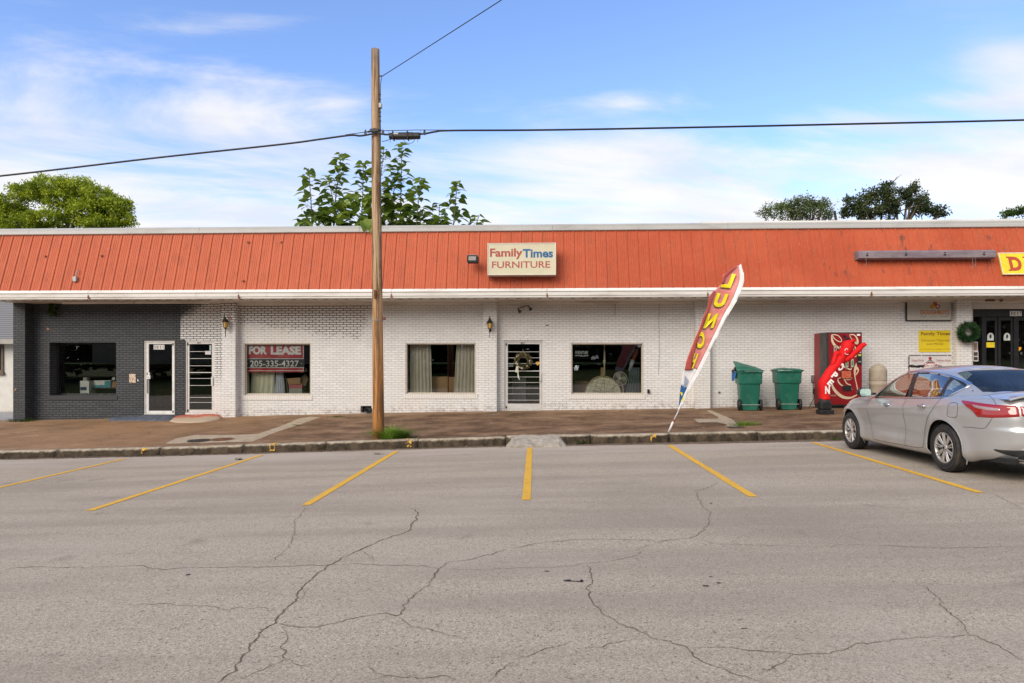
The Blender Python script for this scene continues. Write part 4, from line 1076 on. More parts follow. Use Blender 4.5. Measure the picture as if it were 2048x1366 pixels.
for P in ARCH: bmesh.ops.delete(cb_, geom=take(cb_, [(p[0], p[1]) for p in P] , sidelow), context='FACES')
bmesh.ops.delete(cb_, geom=[f for f in cb_.faces if (lambda c: c.z < .30 and any(abs(c.x - cx) < .30 for cx in (0, 2.775)) and abs(c.y) > .5)(f.calc_center_median())], context='FACES')
# remove what is hidden inside the cabin (deck cap under the glass)
bmesh.ops.delete(cb_, geom=[f for f in cb_.faces if (lambda c, n: -.30 < c.x < 2.33 and abs(c.y) < .70 and .9 < c.z < ip(c.x, ZC) + .01 and abs(n.z) > .75 and c.z <= max(ip(c.x, ZE), ip(c.x, ZC)) + .005)(f.calc_center_median(), f.normal)], context='FACES')
def split_out(P, side, pl='xz'):
    fs = take(cb_, P, side, pl)
    nb = bmesh.new(); mp = {}
    for f in fs:
        l = []
        for v in f.verts:
            if v not in mp: mp[v] = nb.verts.new(v.co)
            l.append(mp[v])
        nb.faces.new(l)
    bmesh.ops.delete(cb_, geom=fs, context='FACES')
    return nb
cx_, cy_ = 6.54, CY + 9.50
f_ = Vector((0, 1, -.0065)).normalized(); gxx = (gr(7.4, -9.5) - gr(5.7, -9.5)) / 1.7
up_ = Vector((-gxx, .0065, 1)).normalized(); lf_ = up_.cross(f_).normalized(); up_ = f_.cross(lf_).normalized()
MT = Matrix(((f_.x, lf_.x, up_.x, cx_), (f_.y, lf_.y, up_.y, cy_), (f_.z, lf_.z, up_.z, gr(cx_, cy_) + .004), (0, 0, 0, 1)))
car = thing('parked_car', 'silver four door sedan parked nose to the kerb, seen from its rear left', 'car', mat4=MT)
q = NM('silver_car_paint'); fl = q.noise(900, 2, .5); d_ = q.noise(2.2, 5, .6); zz = q.xyz()[2]
c = q.mix(q.sm(fl, .3, .7), (.45, .455, .46), (.58, .585, .59)); low_ = q.ma('MULTIPLY', q.sm(zz, .25, .7, 1.0, 0.0), q.sm(d_, .3, .7)); c = q.mix(q.ma('MULTIPLY', low_, .45), c, (.36, .32, .28))
q.P(col=c, rough=q.ma('ADD', .30, q.ma('MULTIPLY', low_, .25)), metal=.55, spec=.5, coat=.8, coatr=.05); M_SILV = q.m
M_CHR = mt('chrome_trim', (.75, .75, .76), .12, 1.0, .05); M_TYRE = mt('tyre_rubber', (.022, .021, .020), .8, 0, .25, 12, .3, 90, dirt=(.08, .065, .05), damt=.5)
M_RIM = mt('rim_silver', (.50, .48, .455), .38, .6, .08, dirt=(.20, .13, .08), dsc=14, damt=.6); M_GAP = mt('panel_shadow_gap', (.02, .02, .02), .9)
M_SEAT = mt('tan_seat', (.25, .17, .12), .85); M_DASH = mt('dark_cabin_trim', (.05, .048, .045), .8)
for nm, P in (('front_window', W_F), ('rear_window', W_R), ('quarter_window', W_Q)):
    for sgn in (1, -1):
        g = split_out(P, lambda c, s=sgn: upper(c) and c.y * s > 0)
        ob(nm, g, M_CGLASS, car, smooth=True)
g = split_out(BACK, isback, 'xy'); BG = ob('back_window', g, m_glass('back_glass', (.55, .64, .62), .0, .50, .14), car, smooth=True)
g = split_out(WIND, iswind, 'xy'); ob('windshield', g, M_CGLASS, car, smooth=True)
bmesh.ops.recalc_face_normals(cb_, faces=cb_.faces)
# small flange thickness where the sheet was cut is given by solidify
BODY = ob('body', cb_, M_SILV, car, smooth=True)
m = BODY.modifiers.new('solid', 'SOLIDIFY'); m.thickness = .012; m.offset = -1
def hit(origin, direc):
    r = full_bvh.ray_cast(Vector(origin), Vector(direc).normalized())
    return r[0], r[1]
def on_side(x, z, s=1, off=.002):
    p, n = hit((x, 2.0 * s, z), (0, -s, 0))
    if p is None: return Vector((x, .8 * s, z)), Vector((0, s, 0))
    if n.y * s < 0: n = -n
    return p + n * off, n
def side_strip(name, P, wv, mat, s=1, off=.0025, sub=6, par=None, close=False, th=.0):
    Q = catmull([(a, b, 0) for a, b in P], sub, close) if sub > 1 else [Vector((a, b, 0)) for a, b in P]
    if close: Q.append(Q[0])
    b_ = B(); prev = None
    for i, p in enumerate(Q):
        a_, c_ = Q[max(0, i - 1)], Q[min(len(Q) - 1, i + 1)]; d = (c_ - a_).normalized() if (c_ - a_).length > 1e-9 else Vector((1, 0, 0)); nn = Vector((-d.y, d.x, 0)) * wv / 2
        r = []
        for k_, lift in ((-1, 0), (-.5, th), (.5, th), (1, 0)):
            pp, n_ = on_side(p.x + nn.x * k_, p.y + nn.y * k_, s, off); r.append(b_.verts.new(pp + n_ * lift))
        if prev:
            for k_ in range(3): b_.faces.new([prev[k_], prev[k_ + 1], r[k_ + 1], r[k_]])
        prev = r
    return ob(name, b_, mat, par or car, smooth=True)
for s in (1, -1):
    dark = mt('window_rubber', (.015, .015, .016), .5)
    side_strip('pillar_trim', [(.985, .99), (1.03, 1.18), (1.085, 1.36)], .125, mt('pillar_black', (.03, .022, .02), .25), s, .004, 5, th=.002)
    side_strip('pillar_trim', [(.205, 1.02), (.205, 1.15), (.205, 1.30)], .07, mt('pillar_black', (.03, .022, .02), .25), s, .004, 5, th=.002)
    side_strip('window_chrome', [(2.10, .957), (1.5, .974), (1.0, .988), (.5, 1.003), (.13, 1.022)], .018, M_CHR, s, .007, 6, th=.006)
    side_strip('window_chrome', [(.13, 1.022), (0, 1.065), (-.12, 1.145), (-.165, 1.185), (-.13, 1.215), (.05, 1.268), (.35, 1.34), (.75, 1.383), (1.15, 1.388), (1.42, 1.368), (1.60, 1.31), (1.85, 1.17), (2.09, .99)], .020, M_CHR, s, .007, 7, th=.006)
    for P, nm in ((W_F, 'front'), (W_R, 'rear'), (W_Q, 'q')):
        side_strip('window_seal', [(p[0], p[1]) for p in P] , .022, dark, s, .0012, 1, close=True)
    gp_ = M_GAP
    side_strip('door_gap', [(.985, .985), (.965, .80), (.975, .55), (.99, .30), (1.0, .25)], .006, gp_, s, .0022, 6)
    side_strip('door_gap', [(.10, 1.02), (.17, .90), (.33, .72), (.43, .56), (.47, .42), (.49, .31)], .006, gp_, s, .0022, 6)
    side_strip('door_gap', [(.49, .31), (.62, .262), (1.3, .25), (1.85, .25), (1.99, .27)], .006, gp_, s, .0022, 6)
    side_strip('door_gap', [(2.08, .95), (2.10, .80), (2.06, .55), (2.0, .36), (1.99, .27)], .006, gp_, s, .0022, 6)
    side_strip('bumper_gap', [(-.40, .655), (-.55, .66), (-.74, .665), (-.80, .72), (-.86, .80)], .005, gp_, s, .0022, 5)
    side_strip('bumper_gap', [(3.13, .60), (3.25, .62), (3.38, .66)], .005, gp_, s, .0022, 5)
    for cx in (0, 2.775):
        P = [(cx + .395 * math.cos(t), .338 + .395 * math.sin(t)) for t in [math.pi * (-.08 + 1.24 * k / 24) for k in range(25)]]
        side_strip('wheel_arch', P, .022, M_SILV, s, .001, 1, th=.004)
    # mud flares in front of and behind each wheel
    # door handles
    for hx, hz in ((1.43, .852), (.44, .885)):
        p, n = on_side(hx, hz, s, .0); b_ = B()
        lathe(b_, [(.001, 0), (.05, .001), (.055, .003), (.045, .002)], 18, Matrix.Translation(p + Vector((.02, 0, 0))) @ n.to_track_quat('Z', 'Y').to_matrix().to_4x4() @ Matrix.Scale(.75, 4, (0, 1, 0)))
        tube(b_, [p + Vector((-.085, 0, 0)) + n * .004, p + Vector((-.07, 0, .002)) + n * .035, p + Vector((0, 0, .004)) + n * .042, p + Vector((.07, 0, .002)) + n * .035, p + Vector((.09, 0, 0)) + n * .004], [.010, .013, .014, .013, .010], 8)
        ob('door_handle', b_, M_CHR, car, smooth=True)
# fuel flap
side_strip('fuel_flap', rnd([(-.325, .865), (-.31, .955), (-.23, .968), (-.15, .955), (-.13, .865), (-.14, .785), (-.22, .772), (-.31, .785)], 4), .006, M_GAP, 1, .0022, 1, close=True)
# surface patches addressed by arc length from the tail centre and height
LVlen = [sum(math.hypot(b[0] - a[0], b[1] - a[1]) for a, b in zip(l, l[1:])) for l in LV]
def SP(sarc, z, off, sg=1):
    """point on the lower body; sarc metres from the tail centre line along the contour"""
    v = .6
    for _ in range(6):
        j = v * NV; j0 = min(NV - 1, max(0, int(j))); f = min(1, max(0, j - j0)); Lg = LVlen[j0]
        i = sarc / Lg * NS; i0 = min(NS - 1, int(i)); fi = i - i0
        def g(jj, ii): return Vector(body_v[jj][ii])
        p = (g(j0, i0) * (1 - fi) + g(j0, i0 + 1) * fi) * (1 - f) + (g(j0 + 1, i0) * (1 - fi) + g(j0 + 1, i0 + 1) * fi) * f
        dz = g(j0 + 1, i0).z - g(j0, i0).z
        v = min(1, max(0, v + (z - p.z) / (dz * NV)))
    t1 = g(j0, min(NS, i0 + 1)) - g(j0, i0); t2 = g(j0 + 1, i0) - g(j0, i0); n = t1.cross(t2).normalized()
    c0 = Vector((1.2, 0, .6)) 
    if n.dot(p - c0) < 0: n = -n
    p = p + n * off
    return Vector((p.x, p.y * sg, p.z))
def bpatch(name, kn, mat, off=.006, sg=1, par=None, n=26, m=8, rim=.0):
    """kn: list of (arc, zlow, zhigh)"""
    b_ = B(); s0, s1 = kn[0][0], kn[-1][0]; prev = None
    for i in range(n + 1):
        s = s0 + (s1 - s0) * i / n; lo = interp(s, [(k[0], k[1]) for k in kn]); hi = interp(s, [(k[0], k[2]) for k in kn]); col = []
        for j in range(m + 1):
            e = 1 if (0 < j < m and 0 < i < n) else 0
            col.append(b_.verts.new(SP(s, lo + (hi - lo) * j / m, -.004 + (off + .004) * e if j in (0, m) or i in (0, n) else off, sg)))
        if prev:
            for j in range(m): b_.faces.new([prev[j], prev[j + 1], col[j + 1], col[j]])
        prev = col
    return ob(name, b_, mat, par or car, smooth=True)
q = NM('tail_lamp_red'); v = q.xyz(); st_ = q.ma('SINE', q.ma('MULTIPLY', v[2], 420.0))
q.P(col=q.mix(q.sm(st_, -.5, .8), (.27, .004, .006), (.36, .006, .008)), rough=.08, spec=.7, coat=1.0); M_TAIL = q.m
M_TAILW = mt('lamp_clear', (.42, .30, .30), .15, .3, .15, coat=1.0)
M_INS = mt('bumper_insert', (.022, .023, .025), .5)
for sg in (1, -1):
    T = bpatch('tail_light', [(.60, .825, .965), (.75, .81, .975), (.92, .797, .985), (1.10, .797, .997), (1.17, .865, 1.003), (1.25, .925, 1.008), (1.36, .99, 1.006)], M_TAIL, .014, sg, n=40)
    bpatch('reflector', [(.78, .892, .925), (.85, .882, .942), (.98, .888, .955), (1.09, .912, .960), (1.15, .948, .960)], M_TAILW, .0185, sg, T, n=24, m=5)
    bpatch('tail_light', [(.12, .87, .91), (.38, .835, .945), (.592, .825, .963)], M_TAIL, .013, sg, n=20)
    bpatch('bumper_insert', [(0, .30, .43), (.45, .305, .43), (.62, .32, .42), (.80, .365, .41), (.90, .40, .412)], M_INS, .006, sg, n=30)
    bpatch('head_light', [(LVlen[30] - 1.22, .70, .735), (LVlen[30] - .98, .62, .745), (LVlen[30] - .75, .57, .71), (LVlen[30] - .5, .56, .66)], M_TAILW, .008, sg, n=24)
    bpatch('side_marker', [(LVlen[30] - 1.14, .655, .695), (LVlen[30] - 1.0, .62, .665)], mt('amber_lens', (.75, .25, .02), .2, coat=1.0), .012, sg, n=8, m=4)
b_ = B(); box(b_, -1.160, -1.135, -.155, .155, .60, .75); ob('number_plate', b_, M_WLET, car, bevel=.004)
# boot lid seam across, spoiler, badge
b_ = B(); rows_ = []
for k in range(29):
    y = -.70 + 1.40 * k / 28; e = 1 - (abs(y) / .70) ** 4; xx = -1.02 - .075 * (1 - (abs(y) / .72) ** 2.5); zz_ = capz(max(-1.07, xx), y, .74)
    rows_.append([b_.verts.new(p) for p in ((xx + .17, y, capz(xx + .17, y, .80) + .001), (xx + .10, y, zz_ + .022 * e + .014), (xx - .02, y, zz_ + .040 * e + .016), (xx - .035, y, zz_ + .036 * e + .008), (xx - .02, y, zz_ + .018 * e), (xx + .06, y, zz_ + .004), (xx + .1, y, zz_ - .01))])
for a_, c_ in zip(rows_, rows_[1:]):
    for k in range(6): b_.faces.new([a_[k], a_[k + 1], c_[k + 1], c_[k]])
bmesh.ops.recalc_face_normals(b_, faces=b_.faces); ob('spoiler', b_, M_SILV, car, smooth=True)
b_ = B()
def deck(x, y):
    p, n = hit((x, y, 2.0), (0, 0, -1)); 
    return (p if p is not None else Vector((x, y, capz(x, y, .75)))) + Vector((0, 0, .003))
prev = None
for k in range(40):
    y = .66; 
for sg in (1, -1):
    P = [(-.60, .655), (-.70, .69), (-.80, .73), (-.90, .755)]
    Q = catmull([(a, b, 0) for a, b in P], 14)
    prev = None
    for p in Q:
        r = [b_.verts.new(deck(p.x, (p.y - .0022) * sg)), b_.verts.new(deck(p.x, (p.y + .0022) * sg))]
        if prev: b_.faces.new([prev[0], prev[1], r[1], r[0]])
        prev = r
ob('trunk_gap', b_, M_GAP, car)
b_ = B(); text(b_, 'Altima', lambda u, v: SP(.50 - .17 * u, .985 + .022 * v, .004) if False else SP(.44 - .15 * u, .985 + .020 * v, .006), .01, .3); ob('badge', b_, mt('dark_chrome_badge', (.10, .18, .18), .3, .8), car)
# mirrors
for s in (1, -1):
    b_ = B(); c0 = Vector((2.02, .985 * s, 1.045))
    prof_ = [(.001, -.115), (.055, -.112), (.085, -.08), (.098, -.02), (.098, .03), (.085, .075), (.05, .098), (.001, .10)]
    lathe(b_, [(r_, z_) for r_, z_ in prof_], 18, Matrix.Translation(c0) @ Matrix.Rotation(R(90), 4, 'X') @ Matrix.Scale(.82, 4, (0, 1, 0)) @ Matrix.Scale(.8, 4, (1, 0, 0)), cap=False)
    for v in list(b_.verts):
        if v.co.x < c0.x - .035: v.co.x = c0.x - .035
    box(b_, c0.x - .02, c0.x + .05, min(.80 * s, c0.y - .03 * s), max(.80 * s, c0.y - .03 * s), 1.0, 1.035)
    mi = ob('side_mirror', b_, mt('mirror_black', (.015, .015, .016), .25), car, smooth=True)
    b_ = B(); poly(b_, rnd([(-.085, -.05), (-.09, .03), (-.05, .062), (.05, .06), (.085, .03), (.08, -.05), (.03, -.065), (-.05, -.065)], 4), lambda u, v: Vector((c0.x - .038, c0.y + u, c0.z + v)))
    ob('mirror_glass', b_, mt('mirror_silver', (.15, .20, .20), .10, 1.0, .01), mi)
# wheels
def wheel(x, y, s):
    M_ = Matrix.Translation((x, y, .332)) @ Matrix.Rotation(R(-90) * s, 4, 'X')          # local z -> outwards
    b_ = B()
    lathe(b_, [(.205, -.10), (.232, -.108), (.285, -.108), (.318, -.095), (.330, -.07), (.332, 0), (.330, .07), (.318, .095), (.285, .108), (.240, .109), (.222, .104), (.212, .094), (.205, .07), (.205, -.10)], 64, M_, cap=False)
    W = ob('wheel', B(), None, car)
    T = None
    ty = ob('tyre', b_, M_TYRE, W, smooth=True)
    b_ = B()
    for rr in (.245, .262, .30):
        lathe(b_, [(rr - .003, .1085), (rr, .1105), (rr + .003, .1085)], 64, M_, cap=False)
    for k in range(72):
        a = 2 * math.pi * k / 72
        box(b_, .3305, .3335, -.003, .003, -.085, .085, M_ @ Matrix.Rotation(a, 4, 'Z'))
    for zz_ in (-.05, -.017, .017, .05): lathe(b_, [(.3325, zz_ - .004), (.3340, zz_), (.3325, zz_ + .004)], 64, M_, cap=False)
    ob('tread', b_, mt('tyre_groove', (.008, .008, .008), .9), W)
    b_ = B(); lathe(b_, [(.212, .096), (.216, .100), (.208, .104), (.200, .094), (.196, .05), (.190, -.02)], 64, M_, cap=False)
    for k in range(18):
        a = 2 * math.pi * k / 18 + (0.10 if k % 2 else -.04)
        L0, L1 = .055, .200
        pts_ = []
        for (r_, w0, h0) in ((.045, .013, .088), (.10, .011, .094), (.16, .010, .097), (.199, .015, .098)):
            tw = a + (r_ - .045) * .35
            pts_.append((r_, tw, w0, h0))
        prev = None
        for r_, tw, w0, h0 in pts_:
            ca, sa = math.cos(tw), math.sin(tw)
            ring = []
            for (dw, dh) in ((-1, -.014), (-.6, 0), (.6, 0), (1, -.014)):
                ring.append(b_.verts.new(M_ @ Vector((r_ * ca - w0 * dw * sa, r_ * sa + w0 * dw * ca, h0 + dh))))
            if prev:
                for k2 in range(3): b_.faces.new([prev[k2], prev[k2 + 1], ring[k2 + 1], ring[k2]])
            prev = ring
    lathe(b_, [(.001, .102), (.028, .101), (.038, .097), (.052, .090), (.056, .08)], 32, M_, cap=False)
    ob('rim', b_, M_RIM, W, smooth=True)
    b_ = B(); lathe(b_, [(.001, .06), (.19, .055), (.198, .06)], 32, M_, cap=False); ob('brake_disc', b_, mt('brake_shadow', (.03, .027, .025), .7, .2), W)
    b_ = B(); lathe(b_, [(.001, .104), (.020, .1035), (.022, .101)], 20, M_, cap=False)
    for k in range(5):
        a = 2 * math.pi * k / 5; lathe(b_, [(.001, .101), (.007, .100), (.007, .092)], 8, M_ @ Matrix.Translation((.037 * math.cos(a), .037 * math.sin(a), 0)), cap=False)
    ob('hub_cap', b_, M_BLKM, W, smooth=True)
for x in (0, 2.775):
    for s in (1, -1): wheel(x, .79 * s, s)
# wheel wells and underbody
b_ = B()
for cx in (0, 2.775):
    for s in (1, -1):
        ys = (.30, .855)
        prev = None
        for k in range(21):
            t = math.pi * (-.12 + 1.24 * k / 20); xx, zz_ = cx + .388 * math.cos(t), .338 + .388 * math.sin(t)
            r = [b_.verts.new((xx, ys[0] * s, zz_)), b_.verts.new((xx, (ys[1] if zz_ > .3 else .84) * s, zz_))]
            if prev: b_.faces.new([prev[0], prev[1], r[1], r[0]])
            prev = r
        box(b_, cx - .38, cx + .38, .28 * s if s > 0 else -.30, .30 * s if s > 0 else -.28, .2, .72)
box(b_, -1.0, -.42, -.72, .72, .24, .30); box(b_, .40, 2.38, -.80, .80, .19, .24); box(b_, 3.17, 3.5, -.7, .7, .21, .27); box(b_, -.42, 3.2, -.28, .28, .21, .27)
ob('underbody', b_, mt('underbody_black', (.012, .012, .012), .9), car)
b_ = B(); M_ = Matrix.Translation((-1.16, .56, .285)) @ Matrix.Rotation(R(90), 4, 'Y')
lathe(b_, [(.034, -.03), (.042, -.03), (.044, 0), (.044, .20), (.04, .22)], 24, M_, cap=False); lathe(b_, [(.034, -.03), (.032, .1), (.001, .1)], 20, M_, cap=False)
ob('exhaust_pipe', b_, M_CHR, car, smooth=True)
# cabin
def seat(x, y, wv=.50, head=True, name='seat', dz=0):
    b_ = B(); box(b_, x - .05, x + .48, y - wv / 2, y + wv / 2, .38, .56)
    box(b_, -.06, .07, y - wv / 2 + .01, y + wv / 2 - .01, 0, .62, None)
    for v in b_.verts[-8:]:
        pass
    vs_ = list(b_.verts)[-8:]; bmesh.ops.transform(b_, matrix=Matrix.Translation((x, 0, .50 + dz)) @ Matrix.Rotation(R(-16), 4, 'Y'), verts=vs_)
    o_ = ob(name, b_, M_SEAT, car, bevel=.045, segs=3)
    if head:
        for yy in ((y,) if wv < .7 else (y - .42, y + .42)):
            b_ = B(); box(b_, -.05, .05, yy - .125, yy + .125, .66, .86); vs_ = list(b_.verts); bmesh.ops.transform(b_, matrix=Matrix.Translation((x, 0, .50 + dz)) @ Matrix.Rotation(R(-16), 4, 'Y'), verts=vs_)
            ob('head_rest', b_, M_SEAT, o_, bevel=.035, segs=3)
seat(1.16, .37); seat(1.16, -.37); seat(.18, 0, 1.25, dz=-.16)
b_ = B(); box(b_, -.62, -.02, -.62, .62, 1.045, 1.065); box(b_, 1.92, 2.40, -.70, .70, .60, .965); box(b_, -.3, 2.4, -.74, .74, .26, .30)
for s in (1, -1): box(b_, .2, 2.3, min(.745 * s, .765 * s), max(.745 * s, .765 * s), .3, .945)
ob('cabin_trim', b_, M_DASH, car, bevel=.02)
b_ = B(); tube(b_, [Vector((1.78, .37, .93)) + Matrix.Rotation(R(-25), 3, 'Y') @ Vector((0, .18 * math.cos(t), .18 * math.sin(t))) for t in [2 * math.pi * k / 24 for k in range(24)]], .014, 8, True); ob('steering_wheel', b_, M_DASH, car, smooth=True)
# ------------------------------------------------------------ utility pole, cables
PY_ = -5.87
pb = gp(757, 868, sw); pb.y = PY_
p0, p1 = at(757, 868, PY_), at(750.5, 99, PY_)
pole = thing('utility_pole', 'tall weathered brown wooden utility pole at the kerb with a grass tuft at its foot', 'utility pole', (p0.x, PY_, sw(p0.x, PY_)))
bm = B(); n = 40; axis = [p0.lerp(p1, i / n) for i in range(n + 1)]; axis[0].z = sw(p0.x, PY_) - .3
rad = [.124 + (.088 - .124) * i / n for i in range(n + 1)]
rings = []
for i, (c, r) in enumerate(zip(axis, rad)):
    ring = []
    for k in range(28):
        t = 2 * math.pi * k / 28; rr = r * (1 + .03 * noise.noise((math.cos(t) * 2.5, math.sin(t) * 2.5, c.z * .35)) + .012 * noise.noise((math.cos(t) * 9, math.sin(t) * 9, c.z)))
        ring.append(bm.verts.new((c.x + rr * math.cos(t), c.y + rr * math.sin(t), c.z)))
    rings.append(ring)
for A, C in zip(rings, rings[1:]):
    for k in range(28): bm.faces.new([A[k], A[(k + 1) % 28], C[(k + 1) % 28], C[k]])
bm.faces.new(rings[-1])
ob('post', bm, M_WOOD, pole, smooth=True, world=True)
def onpole(py, dx=0, dy=-.0):
    t = (868 - py) / (868 - 99); c = p0.lerp(p1, t); r = .124 + (.088 - .124) * t
    return Vector((c.x + dx * r, c.y + dy * r, c.z)), r
# hardware
bm = B()
c, r = onpole(265); box(bm, c.x - .035, c.x + .035, c.y - r - .05, c.y + r + .05, c.z - .045, c.z + .045); tube(bm, [c + Vector((-.16, -.10, -.02)), c + Vector((.14, -.10, .02))], .022, 8)
box(bm, c.x - .10, c.x + .09, c.y - r - .06, c.y - r - .01, c.z - .03, c.z + .03)
ob('cable_clamp', bm, M_BLKM, pole, world=True, bevel=.004)
bm = B(); c, r = onpole(588, 0, -1.0); c.y -= .01
box(bm, c.x - .02 - .02, c.x + .02 - .02, c.y - .03, c.y, c.z - .11, c.z + .07); tube(bm, [c + Vector((-.02, -.035, .03)), c + Vector((.01, -.05, -.01)), c + Vector((-.01, -.04, -.05))], .012, 8)
ob('hook_bracket', bm, M_RUST, pole, world=True)
bm = B(); c, r = onpole(641); tube(bm, [Vector((c.x + (r + .006) * math.cos(t), c.y + (r + .006) * math.sin(t), c.z)) for t in [2 * math.pi * k / 28 for k in range(28)]], .007, 6, True); ob('wire_band', bm, M_GALV, pole, world=True)
bm = B(); c, r = onpole(637, 1.1); box(bm, c.x, c.x + .05, c.y - .03, c.y + .03, c.z - .03, c.z + .03); ob('side_knob', bm, M_RUST, pole, world=True, bevel=.006)
# riser wire with staples and the small box
ca, _ = onpole(153, 1.18, -.4); cb2, _ = onpole(276, 1.12, -.4)
top_pt = at(763.5, 153, PY_ - .03)
bm = B(); tube(bm, [top_pt, onpole(170, 1.25, -.3)[0], onpole(215, 1.15, -.3)[0], onpole(276, 1.1, -.3)[0], onpole(340, 1.04, -.5)[0], onpole(455, 1.03, -.4)[0]], .009, 6); ob('riser_wire', bm, M_CABLE, pole, world=True)
bm = B(); c, r = onpole(213, 1.15, -.3); box(bm, c.x - .03, c.x + .035, c.y - .05, c.y + .03, c.z - .055, c.z + .05); ob('junction_box', bm, M_GALV, pole, world=True, bevel=.006)
bm = B()
for py in (190, 200, 225, 234, 243): 
    c, r = onpole(py, 1.1, -.3); box(bm, c.x - .03, c.x + .02, c.y - .02, c.y + .02, c.z - .004, c.z + .004)
c, r = onpole(153, 1); box(bm, c.x - .02, top_pt.x + .01, c.y - .03, c.y - .01, c.z - .012, c.z + .012); ob('wire_staple', bm, M_BLKM, pole, world=True)
# the two runs of cable along the kerb, with messenger wire
YC = PY_ - .14
def cable(name, pts, r, label, sub=1):
    bm = B(); tube(bm, pts, r, 8); return tag(ob(name, bm, M_CABLE, None, smooth=True), label, 'cable')
lp = [at(735, 269, YC), at(690, 270.5, YC), at(560, 289, YC), at(300, 317, YC), at(0, 352, YC)]
lp += [lp[-1] + (lp[-1] - lp[-2]) * k + Vector((0, 0, .07 * k * k)) for k in (1, 2, 3, 4)]
hub = at(753, 266, YC)
cable('overhead_cable', catmull([hub, at(722, 271.5, YC), at(700, 270.5, YC), at(640, 278.5, YC)] + lp[2:], 6), .021, 'thick black overhead cable dropping from the wooden pole to the left')
cable('messenger_wire', [at(748, 262, YC), at(691, 269.5, YC)], .008, 'thin wire just above the thick cable, left of the wooden pole')
rp = [at(870, 263.5, YC), at(905, 261, YC), at(1100, 259.8, YC), at(1400, 254.5, YC), at(1700, 248, YC), at(2048, 240, YC)]
rp += [rp[-1] + (rp[-1] - rp[-2]) * k + Vector((0, 0, .03 * k * k)) for k in (1, 2, 3, 4)]
cable('overhead_cable', catmull([hub, at(768, 268.5, YC), at(778, 269, YC), at(842, 268, YC)] + rp, 6), .021, 'thick black overhead cable running level from the wooden pole to the right')
cable('messenger_wire', [at(748, 262, YC), at(830, 260, YC), at(905, 260, YC)], .008, 'thin wire above the black splice box, right of the wooden pole')
e = Vector((16.9, CY - 8, 8.4)); a = at(763.5, 153, PY_ - .03)
cable('service_wire', [a.lerp(e, t) - Vector((0, 0, .35 * math.sin(math.pi * t))) + Vector((0, 0, 0)) for t in frange(0, 1, 24)], .008, 'thin wire rising from the top of the wooden pole out of the picture')
cc = at(809, 272, YC); sb = thing('splice_box', 'black cable splice box hanging from the wires right of the pole', 'splice box', cc)
bm = B(); L0, L1 = at(778.5, 272, YC).x - cc.x, at(840.5, 272, YC).x - cc.x
lathe(bm, [(.062, L0), (.072, L0 + .02), (.072, L0 + .12), (.078, L0 + .14), (.078, L1 - .16), (.072, L1 - .14), (.072, L1 - .02), (.06, L1)], 8, Matrix.Rotation(R(90), 4, 'Y') @ Matrix.Rotation(R(22.5), 4, 'Z'))
ob('case', bm, mt('splice_black', (.018, .018, .018), .55, 0, .3), sb, bevel=.004)
for px_ in (787, 816): 
    bm = B(); x = at(px_, 272, YC).x - cc.x; box(bm, x - .015, x + .015, -.09, .09, -.085, .085); ob('strap', bm, M_BLKM, sb, bevel=.01)
bm = B()
for px_ in (776.5, 843.5): x = at(px_, 265, YC).x - cc.x
for a_, b_ in ((787, 777.5), (816, 842)): pass
for px_, z0, z1 in ((777.5, .04, .125), (841.5, .04, .125), (780.5, -.14, -.07), (835.5, -.14, -.07)): x = at(px_, 272, YC).x - cc.x; tube(bm, [(x, 0, z0), (x, 0, z1)], .005, 6)
ob('hanger', bm, M_BLKM, sb)
bm = B(); text(bm, 'ARRIS', lambda u, v: Vector((at(786, 272, YC).x - cc.x + .13 * u, -.082, .012 + .034 * v)), .03, .2); ob('case_lettering', bm, M_WLET, sb)
bm = B(); tube(bm, catmull([(at(764, 282, YC).x - cc.x, 0, -.11), (at(771, 281, YC).x - cc.x, 0, -.10), (at(782, 278, YC).x - cc.x, 0, -.06)], 5), .007, 6); tube(bm, catmull([(at(806, 279, YC).x - cc.x, 0, -.06), (at(812, 284, YC).x - cc.x, 0, -.14), (at(824, 285, YC).x - cc.x, 0, -.15), (at(831, 279, YC).x - cc.x, 0, -.06)], 6), .005, 6); ob('jumper_wire', bm, M_CABLE, sb)
for i, (px_, lb) in enumerate(((731, 'small black finned cable clamp just left of the wooden pole'), (766, 'small black finned cable clamp just right of the wooden pole'), (849, 'small black finned cable clamp right of the splice box'))):
    c = at(px_, 265.5, YC); bm = B(); box(bm, c.x - .022, c.x + .022, c.y - .02, c.y + .02, c.z - .045, c.z + .035); lathe(bm, [(.02, .035), (.004, .075)], 8, Matrix.Translation(c)); tag(ob('cable_damper', bm, M_BLKM, None), lb, 'cable clamp', 'cable clamps')

